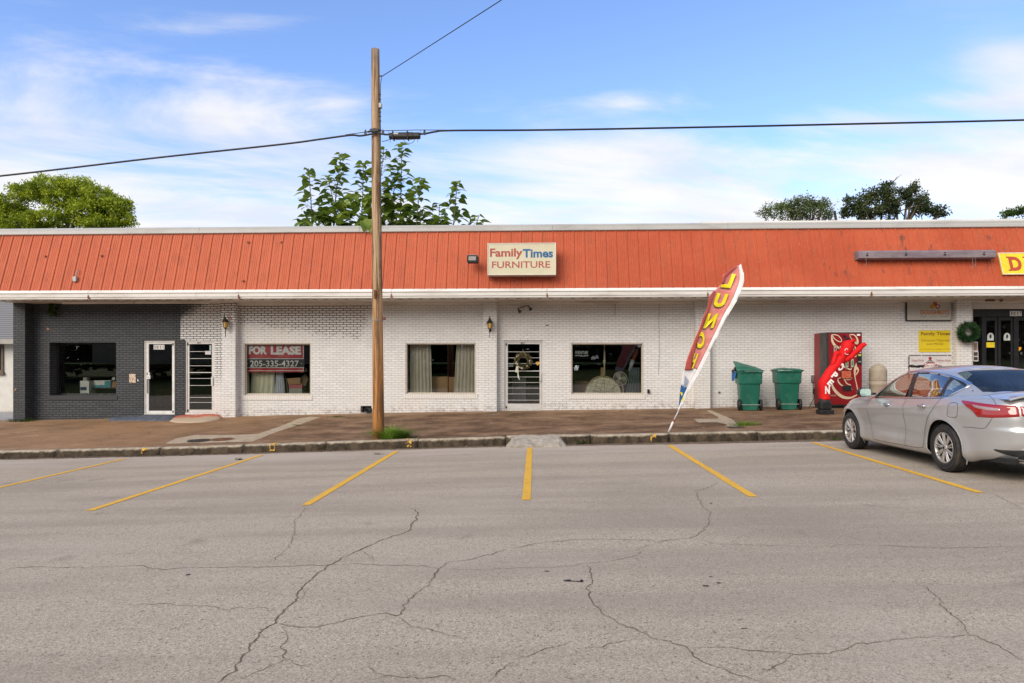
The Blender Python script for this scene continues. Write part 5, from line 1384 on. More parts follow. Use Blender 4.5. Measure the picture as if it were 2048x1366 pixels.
# ------------------------------------------------------------ wall lanterns
M_AMB = mt('amber_glass', (.58, .36, .09), .25, 0, .15); M_BRZ = mt('dark_bronze', (.035, .030, .020), .45, .4, .3)
def lantern(px_, py_, sc, label, broken=False):
    Yp = -.22; c = at(px_, py_, Yp - .17); r = thing('wall_lantern', label, 'lantern', c, group='wall lanterns')
    k = sc
    b_ = B(); M6 = Matrix.Identity(4)
    lathe(b_, [(.050 * k, -.115 * k), (.085 * k, .055 * k)], 6, M6); ob('lantern_glass', b_, M_AMB, r)
    b_ = B()
    for j in range(6):
        t = 2 * math.pi * j / 6; tube(b_, [(.052 * k * math.cos(t), .052 * k * math.sin(t), -.12 * k), (.088 * k * math.cos(t), .088 * k * math.sin(t), .06 * k)], .006 * k, 5)
    lathe(b_, [(.055 * k, -.125 * k), (.055 * k, -.108 * k)], 6); lathe(b_, [(.02 * k, -.15 * k), (.05 * k, -.125 * k)], 8); lathe(b_, [(.105 * k, .052 * k), (.105 * k, .066 * k)], 6); ob('cage', b_, M_BRZ, r)
    b_ = B(); lathe(b_, [(.112 * k, .066 * k), (.075 * k, .115 * k), (.046 * k, .165 * k), (.030 * k, .20 * k), (.016 * k, .225 * k), (.020 * k, .24 * k), (.004 * k, .30 * k)], 6)
    if broken: bmesh.ops.transform(b_, matrix=Matrix.Rotation(R(-9), 4, 'Y'), verts=b_.verts)
    ob('lantern_cap', b_, M_BRZ, r)
    b_ = B(); lathe(b_, [(.005 * k, -.40 * k), (.014 * k, -.36 * k), (.009 * k, -.30 * k), (.016 * k, -.24 * k), (.010 * k, -.2 * k), (.02 * k, -.15 * k)], 8); tube(b_, catmull([(0, 0, -.20 * k), (0, .07, -.19 * k), (0, .165, -.12 * k)], 5), .008, 6)
    box(b_, -.035, .035, .155, .172, -.20, -.02); ob('bracket', b_, M_BRZ, r, bevel=.003)
    if broken:
        b_ = B()
        poly(b_, [(.0, .10), (.05, .11), (.10, .16), (.085, .22), (.10, .26), (.06, .31), (.055, .40), (.04, .31), (.0, .25), (.01, .18)], lambda u, v: Vector((u, .155 - .02 * math.sin(u * 30), v))); b2 = ob('rust_stain', b_, mt('rust_orange', (.36, .10, .045), .9, 0, .5, 30), r)
        b_ = B(); tube(b_, catmull([(.07, .1, .05), (.11, .05, -.03), (.09, .02, -.12), (.04, 0, -.14), (.02, 0, -.10)], 5), .004, 5); tube(b_, catmull([(.06, .1, .05), (.02, -.10, .0), (-.08, -.08, .06)], 5), .003, 5); ob('loose_wire', b_, M_GALV, r)
lantern(451, 648, 1.0, 'broken bronze wall lantern with a rust stain on the left white pilaster', True)
lantern(979.5, 650, .95, 'bronze wall lantern with amber glass on the pilaster beside the centre door')

# ------------------------------------------------------------ small wall fittings
r = thing('twin_spotlight', 'rusty bar with two drooping spotlight heads on the wall above the centre door', 'spotlight', at(1048, 617, -.02))
o_ = OFF[r]; b_ = B()
PA, PB = at(1037, 616.5, -.10), at(1056, 610.5, -.10); tube(b_, [PA, at(1047, 613.5, -.10), PB], .011, 7); tube(b_, [at(1046, 614, -.10), at(1046, 614, -.0)], .02, 8); tube(b_, [PA, at(1036, 619, -.10)], .016, 7); tube(b_, [PB, at(1058, 613.5, -.10)], .016, 7); ob('bar', b_, mt('rusty_dark', (.05, .025, .018), .8, .2, .3), r, world=True)
for (a, b, m_) in (((1036.5, 619), (1040.5, 624.5), mt('green_lamp', (.03, .055, .02), .4, 0, .3)), ((1058, 613.5), (1062, 620), mt('blue_lamp', (.03, .04, .075), .3, 0, .3))):
    A_, B_ = at(*a, -.10), at(*b, -.14); d = (B_ - A_); b_ = B(); L_ = d.length
    lathe(b_, [(.014, 0), (.022, L_ * .2), (.048, L_ * .65), (.054, L_), (.04, L_ * 1.02)], 14, Matrix.Translation(A_) @ d.to_track_quat('Z', 'Y').to_matrix().to_4x4()); ob('lamp_head', b_, m_, r, world=True, smooth=True)
def small(name, label, cat, px_, py_, w_, h_, dpt, mat, Y=0.0, bv=.004):
    c = at(px_, py_, Y); b_ = B(); box(b_, c.x - w_ / 2, c.x + w_ / 2, Y - dpt, Y - .001, c.z - h_ / 2, c.z + h_ / 2); return tag(ob(name, b_, mat, None, bevel=bv), label, cat)
small('outlet_box', 'small black outlet cover low on the white wall right of the fan window', 'outlet', 1296.5, 782.5, .065, .12, .07, M_BLKM)
small('outlet_box', 'tiny dark grey outlet plate low on the wall near the bins', 'outlet', 1438.5, 785, .07, .06, .02, mt('dusty_grey', (.14, .14, .14), .7))
small('meter_box', 'dark grey electrical box on the wall beside the vending machine', 'electrical box', 1626, 757, .13, .20, .08, mt('dusty_grey', (.14, .14, .14), .7))
small('tool_mark', 'small black hook stuck in the brick above the centre door', 'hook', 1094, 650.5, .09, .025, .015, M_BLKM)
# broken tile patch on the black wall
c = at(265, 756.5, 0); b_ = B(); rr = random.Random(4)
pts = []
for k in range(26):
    t = 2 * math.pi * k / 26; sx = max(-1, min(1, 1.35 * math.cos(t))); sz = max(-1, min(1, 1.35 * math.sin(t))); pts.append((c.x + .105 * (sx + rr.uniform(-.10, .10)), c.z + .135 * (sz + rr.uniform(-.08, .08))))
prism(b_, pts, -.006, -.0005); q = NM('adhesive_residue'); n_ = q.noise(22, 6, .8)
q.P(col=q.mix(q.sm(n_, .48, .53), (.55, .32, .18), (.72, .62, .50)), rough=.9); q.set(q.b.inputs['Base Color'], q.mix(q.sm(q.noise(30, 4, .7), .56, .60), q.mix(q.sm(n_, .44, .52), (.46, .24, .13), (.72, .64, .52)), (.07, .06, .055)))
tag(ob('wall_patch', b_, q.m, None), 'torn square of tan adhesive residue on the black brick wall', 'patch')
b_ = B(); c = at(275.5, 760.5, 0); poly(b_, [(0, -.03), (.025, -.025), (.02, .01), (.005, .035), (-.012, .01)], lambda u, v: Vector((c.x + u, -.004, c.z + v))); tag(ob('paint_chip', b_, M_WLET, None), 'tiny white paint chip beside the tan patch on the black wall', 'paint chip')
# fluorescent fitting under the soffit at the left
ff = thing('tube_light', 'long cream tube light fitting under the soffit over the black wall', 'light fitting', at(245, 604, -.75)); b_ = B()
a, b = at(126, 601, -.8), at(418, 604, -.8); 
for x0, x1 in ((a.x, a.x + 2.2), (a.x + 2.22, a.x + 4.5)): box(b_, x0, min(x1, b.x), -.84, -.76, ZS - .085, ZS - .012)
ob('fitting', b_, M_SOFF, ff, world=True, bevel=.006)
b_ = B()
for px_ in (205, 285, 290, 370): c = at(px_, 605, -.8); tube(b_, catmull([(c.x - .03, -.80, ZS - .09), (c.x, -.80, ZS - .15), (c.x + .05, -.8, ZS - .13), (c.x + .06, -.8, ZS - .08)], 4), .007, 5)
ob('hanging_clip', b_, M_BLKM, ff, world=True)
# wires under the soffit, centre
for pl, lb in (([(1076, 602), (1083, 606.5), (1092, 607)], 'short loose black wire under the soffit right of the spotlights'), ([(1230, 597), (1230, 612), (1229.5, 632)], 'thin black wire hanging down the wall above the fan window'), ([(1320, 600), (1318, 640), (1319, 700), (1317, 748)], 'thin grey wire down the white wall between fan window and flag')):
    b_ = B(); tube(b_, catmull([at(a_, b_, -.015) for a_, b_ in pl], 5), .005, 5); tag(ob('loose_wire', b_, M_CABLE if 'grey' not in lb else M_GALV, None), lb, 'wire')
# security light near the entrance
r = thing('security_light', 'white and dark twin security light under the soffit by the black doors', 'security light', at(1990, 596, -.25)); b_ = B()
for (px_, py_, rad_, m_, nm) in ((1991, 594, .06, M_WLET, 'lamp_housing'), (2003, 600, .055, mt('olive_lens', (.14, .12, .07), .3), 'lamp_head')):
    c = at(px_, py_, -.3); b_ = B(); lathe(b_, [(.001, -rad_), (rad_ * .8, -rad_ * .8), (rad_, 0), (rad_ * .9, rad_ * .5), (.001, rad_ * .6)], 16, Matrix.Translation(c) @ Matrix.Rotation(R(70), 4, 'Y') @ Matrix.Rotation(R(20), 4, 'X')); ob(nm, b_, m_, r, world=True, smooth=True)
b_ = B(); c = at(1979, 592, -.3); box(b_, c.x - .10, c.x + .14, -.34, -.26, ZS - .06, ZS - .004); ob('mount', b_, M_RUST, r, world=True, bevel=.01)

# ------------------------------------------------------------ drain pipe in the wall hole
x0, x1, z0, z1 = OP['vent']; b_ = B(); box(b_, x0 + .002, x1 - .002, .25, .30, z0, z1); tag(ob('wall_hole', b_, M_BLACK, None), 'square black hole low in the white wall behind the drain pipe', 'hole')
c = at(733, 821, -.16); b_ = B(); A_ = c + Vector((.14, .36, .02)); d = c - A_; L_ = d.length
lathe(b_, [(.070, 0), (.074, L_ * .85), (.080, L_ * .86), (.080, L_), (.066, L_), (.062, L_ * .5), (.001, L_ * .48)], 24, Matrix.Translation(A_) @ d.to_track_quat('Z', 'Y').to_matrix().to_4x4(), cap=False); tag(ob('drain_pipe', b_, mt('pipe_black', (.016, .017, .019), .4), None, smooth=True), 'short black drain pipe poking out of the foot of the white wall', 'pipe')

# ------------------------------------------------------------ signs on the mansard
Ysg = -1.42
m = prect(975, 486.5, 1112, 550.5, Ysg); A_, B_ = m(0, 0), m(1, 1)
sg = thing('shop_sign', 'cream lightbox sign reading FamilyTimes FURNITURE on the orange roof', 'sign', ((A_.x + B_.x) / 2, Ysg, A_.z))
b_ = B(); box(b_, A_.x, B_.x, Ysg + .004, Ysg + .34, A_.z, B_.z); ob('cabinet', b_, mt('cream_cabinet', (.62, .57, .50), .5, dirt=(.3, .22, .16)), sg, bevel=.006, world=True)
b_ = B(); t = .022; 
for bx in ((A_.x, B_.x, A_.z, A_.z + t), (A_.x, B_.x, B_.z - t, B_.z), (A_.x, A_.x + t, A_.z + t, B_.z - t), (B_.x - t, B_.x, A_.z + t, B_.z - t)): box(b_, bx[0], bx[1], Ysg - .014, Ysg + .002, bx[2], bx[3])
ob('frame', b_, mt('cream_frame', (.72, .66, .58), .4), sg, bevel=.003, world=True)
b_ = B(); box(b_, A_.x + t, B_.x - t, Ysg - .002, Ysg + .003, A_.z + t, B_.z - t); ob('face_panel', b_, mt('cream_panel', (.66, .62, .45), .35, 0, .03, 2, dirt=(.50, .42, .28), damt=.25), sg, world=True)
def ptext(s, x0, y0, x1, y1, Y, mat, name, par, bold=.0, shear=0, world=True):
    b_ = B(); text(b_, s, prect(x0, y0, x1, y1, Y), bold, shear); return ob(name, b_, mat, par, world=world)
M_FRED = mt('faded_red_letters', (.42, .085, .065), .5, 0, .12, 20); M_FBLU = mt('faded_blue_letters', (.03, .13, .30), .5, 0, .12, 20)
ptext('Family', 980, 497, 1045, 518.8, Ysg - .005, M_FRED, 'lettering', sg, .028); ptext('Times', 1045.5, 498, 1106, 515.5, Ysg - .005, M_FBLU, 'lettering', sg, .032)
ptext('FURNITURE', 984, 523, 1100.5, 536.3, Ysg - .005, M_FRED, 'lettering', sg, .012)
b_ = B()
for px_ in (979, 1048): c = at(px_, 552, Ysg + .1); tube(b_, [c, c + Vector((0, .3, -.12))], .01, 6)
ob('sign_bracket', b_, M_GALV, sg, world=True)
# flood light
c = at(945, 517, -1.38); fl = thing('flood_light', 'small black floodlight on the orange roof left of the lightbox sign', 'floodlight', c)
b_ = B(); prism(b_, [(-.155, .085), (.13, .085), (.165, .05), (.165, -.10), (.14, -.125), (-.14, -.125), (-.16, -.09)], -.02, .16); ob('housing', b_, M_BLKM, fl, bevel=.012, segs=2)
b_ = B(); box(b_, -.11, .10, -.026, -.019, -.055, .06); ob('lens', b_, mt('dusty_lens', (.35, .33, .31), .25, 0, .5, 40), fl)
b_ = B(); box(b_, -.16, .14, -.03, .16, .088, .104); box(b_, -.04, .04, .12, .35, -.04, .04); ob('bracket', b_, M_GALV, fl, bevel=.004)
# electrical box on the roof
c = on_roof(153, 558); jb = thing('roof_junction_box', 'small grey electrical box with a bent conduit low on the orange roof at the left', 'electrical box', c)
b_ = B(); box(b_, -.055, .055, -.10, -.01, -.085, .065); ob('box', b_, M_GALV, jb, bevel=.008)
b_ = B(); tube(b_, catmull([(0, -.05, .065), (.015, -.03, .16), (.035, -.0, .24), (.05, .05, .26)], 5), .012, 6); ob('conduit', b_, M_GALV, jb)
# long purple grey light trough
A_, B_ = on_roof(1717, 519), on_roof(1996, 519); zt = at(1850, 501.5, A_.y - .25).z; zb_ = at(1850, 515.5, A_.y - .27).z
lt_ = thing('light_trough', 'long faded purple grey sheet metal light trough mounted across the orange roof', 'light trough', ((A_.x + B_.x) / 2, A_.y - .27, zb_))
q = NM('purple_grey_metal'); s_ = q.noise(3, 6, .7, stretch=(.5, 1, 2)); q.P(col=q.mix(q.sm(s_, .35, .65), (.16, .125, .150), (.26, .215, .235)), rough=.6); xa, xb_ = gx(1718, A_.y - .27), gx(1993, A_.y - .27)
b_ = B(); yb = A_.y; prism(b_, [(yb - .27, zb_), (yb - .27, zt - .03), (yb - .20, zt + .02), (ym(zt) - .01, zt + .025), (ym(zb_ - .03) - .01, zb_ - .03)], xa, xb_, 'X'); ob('trough', b_, q.m, lt_, world=True, bevel=.006)
b_ = B()
for s0 in frange(0, 1, 3): x = xa + (xb_ - xa) * (.06 + .85 * s0) + (0 if 0 < s0 < 1 else 0); lathe(b_, [(.018, -.004), (.018, .008), (.006, .014)], 8, Matrix.Translation((x, yb - .272, zb_ + .14)) @ Matrix.Rotation(R(90), 4, 'X')); box(b_, x - .03, x + .03, yb - .276, yb - .271, zb_ + .06, zb_ + .10)
ob('bolt', b_, M_BLKM, lt_, world=True)
b_ = B()
for fr, ln in ((.045, .20), (.82, .30), (.84, .24)): x = xa + (xb_ - xa) * fr; tube(b_, catmull([(x, yb - .275, zb_ + .10), (x + .02, yb - .285, zb_ - ln * .3), (x + .03, yb - .27, zb_ - ln), (x - .01, yb - .26, zb_ - ln * .8)], 4), .004, 5)
ob('loose_wire', b_, M_GALV, lt_, world=True)
# yellow discount sign following the roof slope
A_ = on_roof(2002.5, 551); zt = on_roof(2000, 508).z; xs_ = gx(2002.5, A_.y); ds = thing('discount_sign', 'yellow sign with red serif letters starting D at the right end of the orange roof', 'sign', (xs_, A_.y - .05, A_.z))
def onp(u, v, off): z = A_.z + (zt - A_.z) * v; return Vector((xs_ + u, ym(z), z)) + nrm * off
Wd = 4.2
b_ = B()
vs_ = [b_.verts.new(onp(u, v, o)) for o in (.03, .07) for u, v in ((0, 0), (Wd, 0), (Wd, 1), (0, 1))]
for f in ((0, 1, 2, 3), (4, 5, 6, 7), (0, 1, 5, 4), (1, 2, 6, 5), (2, 3, 7, 6), (3, 0, 4, 7)): b_.faces.new([vs_[i] for i in f])
bmesh.ops.recalc_face_normals(b_, faces=b_.faces); ob('panel', b_, M_YEL, ds, world=True)
b_ = B()
for u0, u1, v0, v1 in ((0, Wd, -.005, .03), (0, Wd, .97, 1.005), (0, .022, .03, .97)):
    vs_ = [b_.verts.new(onp(u, v, o)) for o in (.071, .078) for u, v in ((u0, v0), (u1, v0), (u1, v1), (u0, v1))]
    for f in ((4, 5, 6, 7), (0, 1, 5, 4), (2, 3, 7, 6), (3, 0, 4, 7), (1, 2, 6, 5)): b_.faces.new([vs_[i] for i in f])
ob('frame', b_, mt('cream_frame', (.72, .66, .58), .4), ds, world=True)
b_ = B(); x = .24; WW = {'D': .33, 'I': .12, 'S': .25, 'C': .29, 'O': .33, 'U': .31, 'N': .31, 'T': .28}
for ch in 'DISCOUNT':
    w_ = WW[ch]; f = (lambda x, w_: lambda u, v: onp(x + u * w_, .16 + .66 * v, .074))(x, w_); text(b_, ch, f, .045)
    if ch in 'DINTU':
        for (u0, u1, v0, v1) in {'D': [(-.16, .25, 0, .10), (-.16, .25, .90, 1)], 'I': [(-.6, 1.6, 0, .10), (-.6, 1.6, .9, 1)], 'N': [(-.16, .3, .9, 1), (-.16, .3, 0, .1), (.75, 1.16, .9, 1)], 'T': [(.25, .75, 0, .1)], 'U': [(-.16, .3, .9, 1), (.7, 1.16, .9, 1)]}[ch]:
            vs_ = [b_.verts.new(onp(x + w_ * u, .16 + .66 * v, .0745)) for u, v in ((u0, v0), (u1, v0), (u1, v1), (u0, v1))]; b_.faces.new(vs_)
    x += w_ + .14
ob('lettering', b_, mt('brick_red_letters', (.45, .06, .02), .5), ds, world=True)

# ------------------------------------------------------------ signs on the right wall
def plate(x0, y0, x1, y1, Y, th, mat, name, par): 
    m = prect(x0, y0, x1, y1, Y); b_ = B(); a, b = m(0, 0), m(1, 1); box(b_, a.x, b.x, Y, Y + th, a.z, b.z); return ob(name, b_, mat, par, world=True)
s1 = thing('pizza_sign', 'pale board reading DOUGHBOYS with three round food pictures high on the wall', 'sign', at(1858, 642, -.05)); ts = -.07
plate(1812.5, 598, 1903, 642, ts + .004, .05, M_BLKM, 'frame', s1); plate(1814.5, 600, 1902, 640, ts, .004, mt('faded_sign_board', (.44, .42, .37), .45, 0, .06, 2), 'board', s1)
ptext('DOUGHBOYS', 1841, 620, 1899, 629, ts - .003, mt('orange_brown_letters', (.36, .13, .035), .5, 0, .35, 12), 'lettering', s1, .04)
ptext('PIZZA  •  WINGS  •  BURGERS', 1841, 631, 1898, 634.8, ts - .003, mt('faded_grey_letters', (.28, .25, .26), .5), 'lettering', s1, .02)
b_ = B(); f = prect(1841, 618, 1899, 618.5, ts)
def disc(px_, py_, rpx, Y, mat, name, par, n=22, sx=1):
    c = at(px_, py_, Y); r_ = (at(px_ + rpx, py_, Y) - c).length; b_ = B(); b_.faces.new([b_.verts.new((c.x + sx * r_ * math.cos(2 * math.pi * k / n), Y, c.z + r_ * math.sin(2 * math.pi * k / n))) for k in range(n)]); return ob(name, b_, mat, par, world=True)
plate(1866.3, 601.3, 1874, 612, ts - .003, .002, mt('picture_brown', (.34, .085, .02), .5), 'picture', s1); disc(1864.5, 613, 4.7, ts - .004, mt('picture_gold', (.47, .24, .03), .5), 'picture', s1); disc(1875.5, 613, 4.7, ts - .005, mt('picture_red', (.28, .03, .03), .5), 'picture', s1)
b_ = B(); c = at(1875.5, 613, ts - .007)
for k in range(8):
    a = math.pi * k / 4; ribbon(b_, [(0, 0), (.045 * math.cos(a), .045 * math.sin(a))], .008, lambda u, v: Vector((c.x + u, c.y, c.z + v)))
ob('picture_mark', b_, M_WLET, s1, world=True)
s2 = thing('yellow_wall_sign', 'yellow sign reading Family Times Discount Mattress and MDSE', 'sign', at(1868, 704, -.02)); ts = -.02
M_YS = NM('faded_yellow_board'); x_ = M_YS.xyz()[0]; e_ = M_YS.ma('ADD', x_, M_YS.ma('MULTIPLY', M_YS.ma('SUBTRACT', M_YS.noise(12, 4), .5), .12)); M_YS.P(col=M_YS.mix(M_YS.sm(e_, gx(1896) - at(1868, 704, -.02).x, gx(1902) - at(1868, 704, -.02).x), (.68, .52, .01), (.62, .60, .50)), rough=.5); M_YS = M_YS.m
plate(1838, 661, 1902, 704, ts, .015, M_YS, 'board', s2); ML = mt('olive_brown_letters', (.26, .13, .01), .6)
ptext('Family Times', 1842, 664, 1900.5, 672.5, ts - .003, ML, 'lettering', s2, .03); ptext('Discount Mattress', 1843, 678, 1900, 683, ts - .003, ML, 'lettering', s2, .0); ptext('and MDSE.', 1853.5, 685.5, 1888, 690, ts - .003, ML, 'lettering', s2, .0)
ptext('3017 Jackson Hwy, Sheffield, Al 35660', 1840.5, 697.3, 1900.5, 700.3, ts - .003, mt('small_letters', (.38, .22, .01), .6), 'lettering', s2, .01)
s3 = thing('cherry_banner', 'white banner reading CHERRY with a red cherry scoop, partly behind the car', 'banner', at(1860, 760, -.03)); ts = -.03
plate(1817.5, 710.5, 1903, 758, ts, .01, mt('banner_white', (.58, .55, .55), .5, dirt=(.4, .38, .38)), 'board', s3)
b_ = B()
for a, b in ((1818, 1842), (1844, 1894), (1896, 1903)): q1, q2 = at(a, 711.6, ts - .004), at(b, 710.2, ts - .004); box(b_, q1.x, q2.x, ts - .006, ts - .001, q1.z, q2.z)
q1, q2 = at(1817, 758, ts), at(1818.6, 713, ts); box(b_, q1.x, q2.x, ts - .007, ts - .001, q1.z, q2.z); ob('border', b_, M_BLET, s3, world=True)
MR_ = mt('cherry_red', (.30, .03, .04), .5)
m = prect(1847, 715, 1874, 733, ts - .004); b_ = B(); poly(b_, [(0, 0), (.03, .25), (.2, .42), (.5, .5), (.8, .42), (.97, .25), (1, 0), (.5, .05)], m); ob('scoop', b_, MR_, s3, world=True)
disc(1860.3, 716.5, 3.3, ts - .0045, MR_, 'cherry', s3, 18)
b_ = B()
for u in (.2, .33, .5, .67, .8): ribbon(b_, [(.5, .82), (u, .42)], .035, m)
ob('drip_lines', b_, M_BLET, s3, world=True)
ptext('CHERRY', 1849.5, 726.8, 1872, 731.6, ts - .006, M_WLET, 'lettering', s3, .04)
ptext('Frozen Drinks', 1823, 718.5, 1848, 723, ts - .004, MR_, 'lettering', s3, 0, .3); ptext('Delicious Snacks', 1872, 718.5, 1902, 723, ts - .004, MR_, 'lettering', s3, 0, .3)
b_ = B(); m2 = prect(1819, 726, 1900, 735, ts - .004); rr = random.Random(2)
for k in range(46):
    u = rr.uniform(0, .33) if k < 36 else rr.uniform(.68, .78); vv_ = .45 - .5 * math.sin(u * 9) * .6 + rr.uniform(-.15, .15); ribbon(b_, [(u, vv_), (u + rr.uniform(.01, .03), vv_ + rr.uniform(-.25, .25))], .10 * rr.uniform(.5, 1.1), lambda a, b: m2(a, b) )
ob('branch', b_, mt('branch_black', (.05, .03, .035), .6), s3, world=True)

# ------------------------------------------------------------ green wreath by the entrance and dried wreath on the centre door
def wreath(name, label, c, R0, r0, mats, n, leaf, seed, hang=None):
    rr = random.Random(seed); w_ = thing(name, label, 'wreath', c)
    b_ = B(); tube(b_, [(R0 * math.cos(t), 0, R0 * math.sin(t)) for t in [2 * math.pi * k / 40 for k in range(40)]], r0 * .45, 8, True); ob('ring', b_, mats[1], w_)
    V_, F_ = [], []
    for k in range(n):
        t = rr.uniform(0, 2 * math.pi); p = rr.uniform(0, 2 * math.pi); q_ = r0 * rr.uniform(.3, .9)
        base = Vector(((R0 + q_ * math.cos(p)) * math.cos(t), -abs(q_ * math.sin(p)) if rr.random() < .8 else q_ * .5, (R0 + q_ * math.cos(p)) * math.sin(t)))
        d = Vector((math.cos(t) * math.cos(p) + rr.uniform(-.9, .9), -abs(math.sin(p)) + rr.uniform(-.6, .4), math.sin(t) * math.cos(p) + rr.uniform(-.9, .9))).normalized(); s_ = d.orthogonal().normalized() * leaf * .16; L_ = leaf * rr.uniform(.5, 1.1); i = len(V_)
        V_ += [base - s_, base + s_, base + d * L_ + s_ * .3, base + d * L_ - s_ * .3]; F_.append((i, i + 1, i + 2, i + 3))
    ob('foliage', (V_, F_), mats[0], w_); return w_
w1 = wreath('green_wreath', 'green artificial fir wreath hung beside the black double doors', at(1935.5, 664, -.36), .215, .085, (m_leaf('fir_green', (.02, .07, .025), (.09, .17, .07), trans=.1), mt('twig', (.06, .05, .03), .9)), 2600, .085, 3)
w2 = wreath('twig_wreath', 'dried twig wreath with pale ribbon hung on the barred centre door', at(1046, 722, -.02), .200, .045, (m_leaf('straw', (.16, .13, .06), (.36, .31, .17), trans=.1), mt('twig', (.06, .05, .03), .9)), 900, .07, 5)
b_ = B(); rr = random.Random(8)
for k in range(20):
    t = rr.uniform(-2.9, .3) if k < 14 else rr.uniform(0, 6.28); p = Vector((.205 * math.cos(t) + rr.uniform(-.03, .03), -.05, .205 * math.sin(t) + rr.uniform(-.03, .03))); bmesh.ops.create_icosphere(b_, subdivisions=1, radius=rr.uniform(.014, .026), matrix=Matrix.Translation(p))
ob('blossom', b_, mt('cream_blossom', (.62, .58, .45), .8), w2)
b_ = B(); ribbon(b_, catmull([(-.15, -.14, 0), (-.155, -.25, 0), (-.15, -.40, 0), (-.13, -.52, 0)], 5), .035, lambda u, v: Vector((u, -.055 + .01 * math.sin(v * 40), v))); ribbon(b_, catmull([(-.17, -.15, 0), (-.20, -.26, 0), (-.205, -.34, 0)], 5), .05, lambda u, v: Vector((u, -.06, v))); ribbon(b_, [(-.14, -.50), (-.10, -.56)], .03, lambda u, v: Vector((u, -.05, v))); ob('ribbon', b_, mt('pale_ribbon', (.60, .60, .50), .7), w2, solid=.003)
b_ = B(); tube(b_, [(-.10, -.02, .19), (0, -.01, .30), (.10, -.02, .19)], .012, 6); tube(b_, [(0, -.01, .30), (0, .0, .36)], .006, 5); ob('hanger', b_, mt('straw_hanger', (.22, .20, .10), .9), w2)

# ------------------------------------------------------------ wheelie bins
q = NM('green_bin_plastic'); n_ = q.noise(2.5, 5, .6); q.P(col=q.mix(q.sm(n_, .35, .7), (.006, .105, .070), (.012, .145, .098)), rough=.42); q.set(q.b.inputs['Base Color'], q.mix(q.ma('MULTIPLY', q.sm(q.noise(5, 6, .7), .5, .75), .35), q.mix(q.sm(n_, .35, .7), (.006, .105, .070), (.012, .145, .098)), (.13, .17, .13))); M_BIN = q.m
def bin_(c, rot, label, open_):
    w_ = thing('wheelie_bin', label, 'wheelie bin', c, rot, 'green wheelie bins'); H = 1.10
    # local: y- = wheel side (towards camera)
    b_ = B()
    prof_ = [(.245, .26, .0, .0), (.25, .27, .02, 0), (.285, .33, .80 * H, 0), (.335, .36, .80 * H + .05, 0), (.345, .38, H - .03, 0)]
    def loop(hw, hd, z, cy=0):
        pts_ = []
        for (sx, sy) in ((-1, -1), (1, -1), (1, 1), (-1, 1)):
            for k in range(5):
                a = {(-1, -1): math.pi, (1, -1): 1.5 * math.pi, (1, 1): 0, (-1, 1): .5 * math.pi}[(sx, sy)] + k * math.pi / 8
                pts_.append(b_.verts.new((sx * (hw - .05) + .05 * math.cos(a), cy + sy * (hd - .05) + .05 * math.sin(a), z)))
        return pts_
    loops = [loop(.225, .25, .03, .02), loop(.235, .26, .05, .02), loop(.275, .325, .66 * H, .0), loop(.318, .35, .69 * H, -.0), loop(.325, .372, H - .045, 0), loop(.345, .39, H - .04, 0), loop(.345, .39, H - .005, 0), loop(.31, .355, H, 0), loop(.30, .345, H - .12, 0)]
    for A, C in zip(loops, loops[1:]):
        n = len(A)
        for k in range(n): b_.faces.new([A[k], A[(k + 1) % n], C[(k + 1) % n], C[k]])
    b_.faces.new(loops[0][::-1]); b_.faces.new(loops[-1]); ob('body', b_, M_BIN, w_, smooth=False, bevel=.006, segs=2)
    # base skirt behind the wheels
    b_ = B(); box(b_, -.20, .20, -.245, -.20, .0, .13); ob('foot', b_, M_BIN, w_, bevel=.015)
    for s in (-1, 1):
        b_ = B(); M_ = Matrix.Translation((s * .29, -.25, .157) ) @ Matrix.Rotation(R(90), 4, 'Y'); lathe(b_, [(.001, -.018), (.05, -.02), (.055, -.012), (.118, -.012), (.123, -.03), (.152, -.032), (.158, -.02), (.158, .02), (.152, .032), (.123, .03), (.118, .012), (.055, .012), (.05, .025), (.001, .025)], 28, M_, cap=False); ob('wheel', b_, mt('bin_wheel', (.012, .012, .012), .6), w_, smooth=True)
    b_ = B(); tube(b_, [(-.28, -.25, .157), (.28, -.25, .157)], .012, 8); ob('axle', b_, M_GALV, w_)
    b_ = B()
    for x_ in (-.12, -.06, 0, .06, .12): box(b_, x_ - .006, x_ + .006, -.262, -.225, .06, .19)
    ob('axle_rib', b_, M_BIN, w_)
    b_ = B(); tube(b_, [(-.27, -.40, H - .02), (.27, -.40, H - .02)], .014, 8)
    for x_ in (-.24, -.08, .08, .24): box(b_, x_ - .02, x_ + .02, -.42, -.36, H - .05, H + .0)
    ob('handle', b_, M_BIN, w_, bevel=.005)
    b_ = B()
    for s in (-1, 1): box(b_, s * .21 - .012, s * .21 + .012, -.375, -.345, .70 * H + .04, .70 * H + .17)
    ob('rib', b_, M_BIN, w_, bevel=.006)
    # lid: curved sheet, hinge on the wheel side
    rows_ = []
    for i in range(9):
        r_ = []
        for j in range(9):
            u, v = i / 8, j / 8; x_ = (u - .5) * .74; y_ = -.40 + v * .82; z_ = .03 + .045 * math.sin(math.pi * v) * math.sin(math.pi * u) ** .5 if 0 < i < 8 else .02
            if open_: z_ += .26 * v ** .8 * (1 - u) ** .9 + .02 * v
            else: z_ += .012 * math.sin(u * 6) + (.03 * v if u > .7 else 0)
            r_.append(Vector((x_, y_, H - .01 + z_)))
        rows_.append(r_)
    V_ = [p for r_ in rows_ for p in r_]; F_ = [(i * 9 + j, i * 9 + j + 1, (i + 1) * 9 + j + 1, (i + 1) * 9 + j) for i in range(8) for j in range(8)]
    ob('lid', (V_, F_), M_BIN, w_, smooth=True, solid=.022)
    return w_
cA = gp(1503, 821.5, sw); cB = gp(1580.5, 820, sw)
cA.y += .27; cB.y += .27
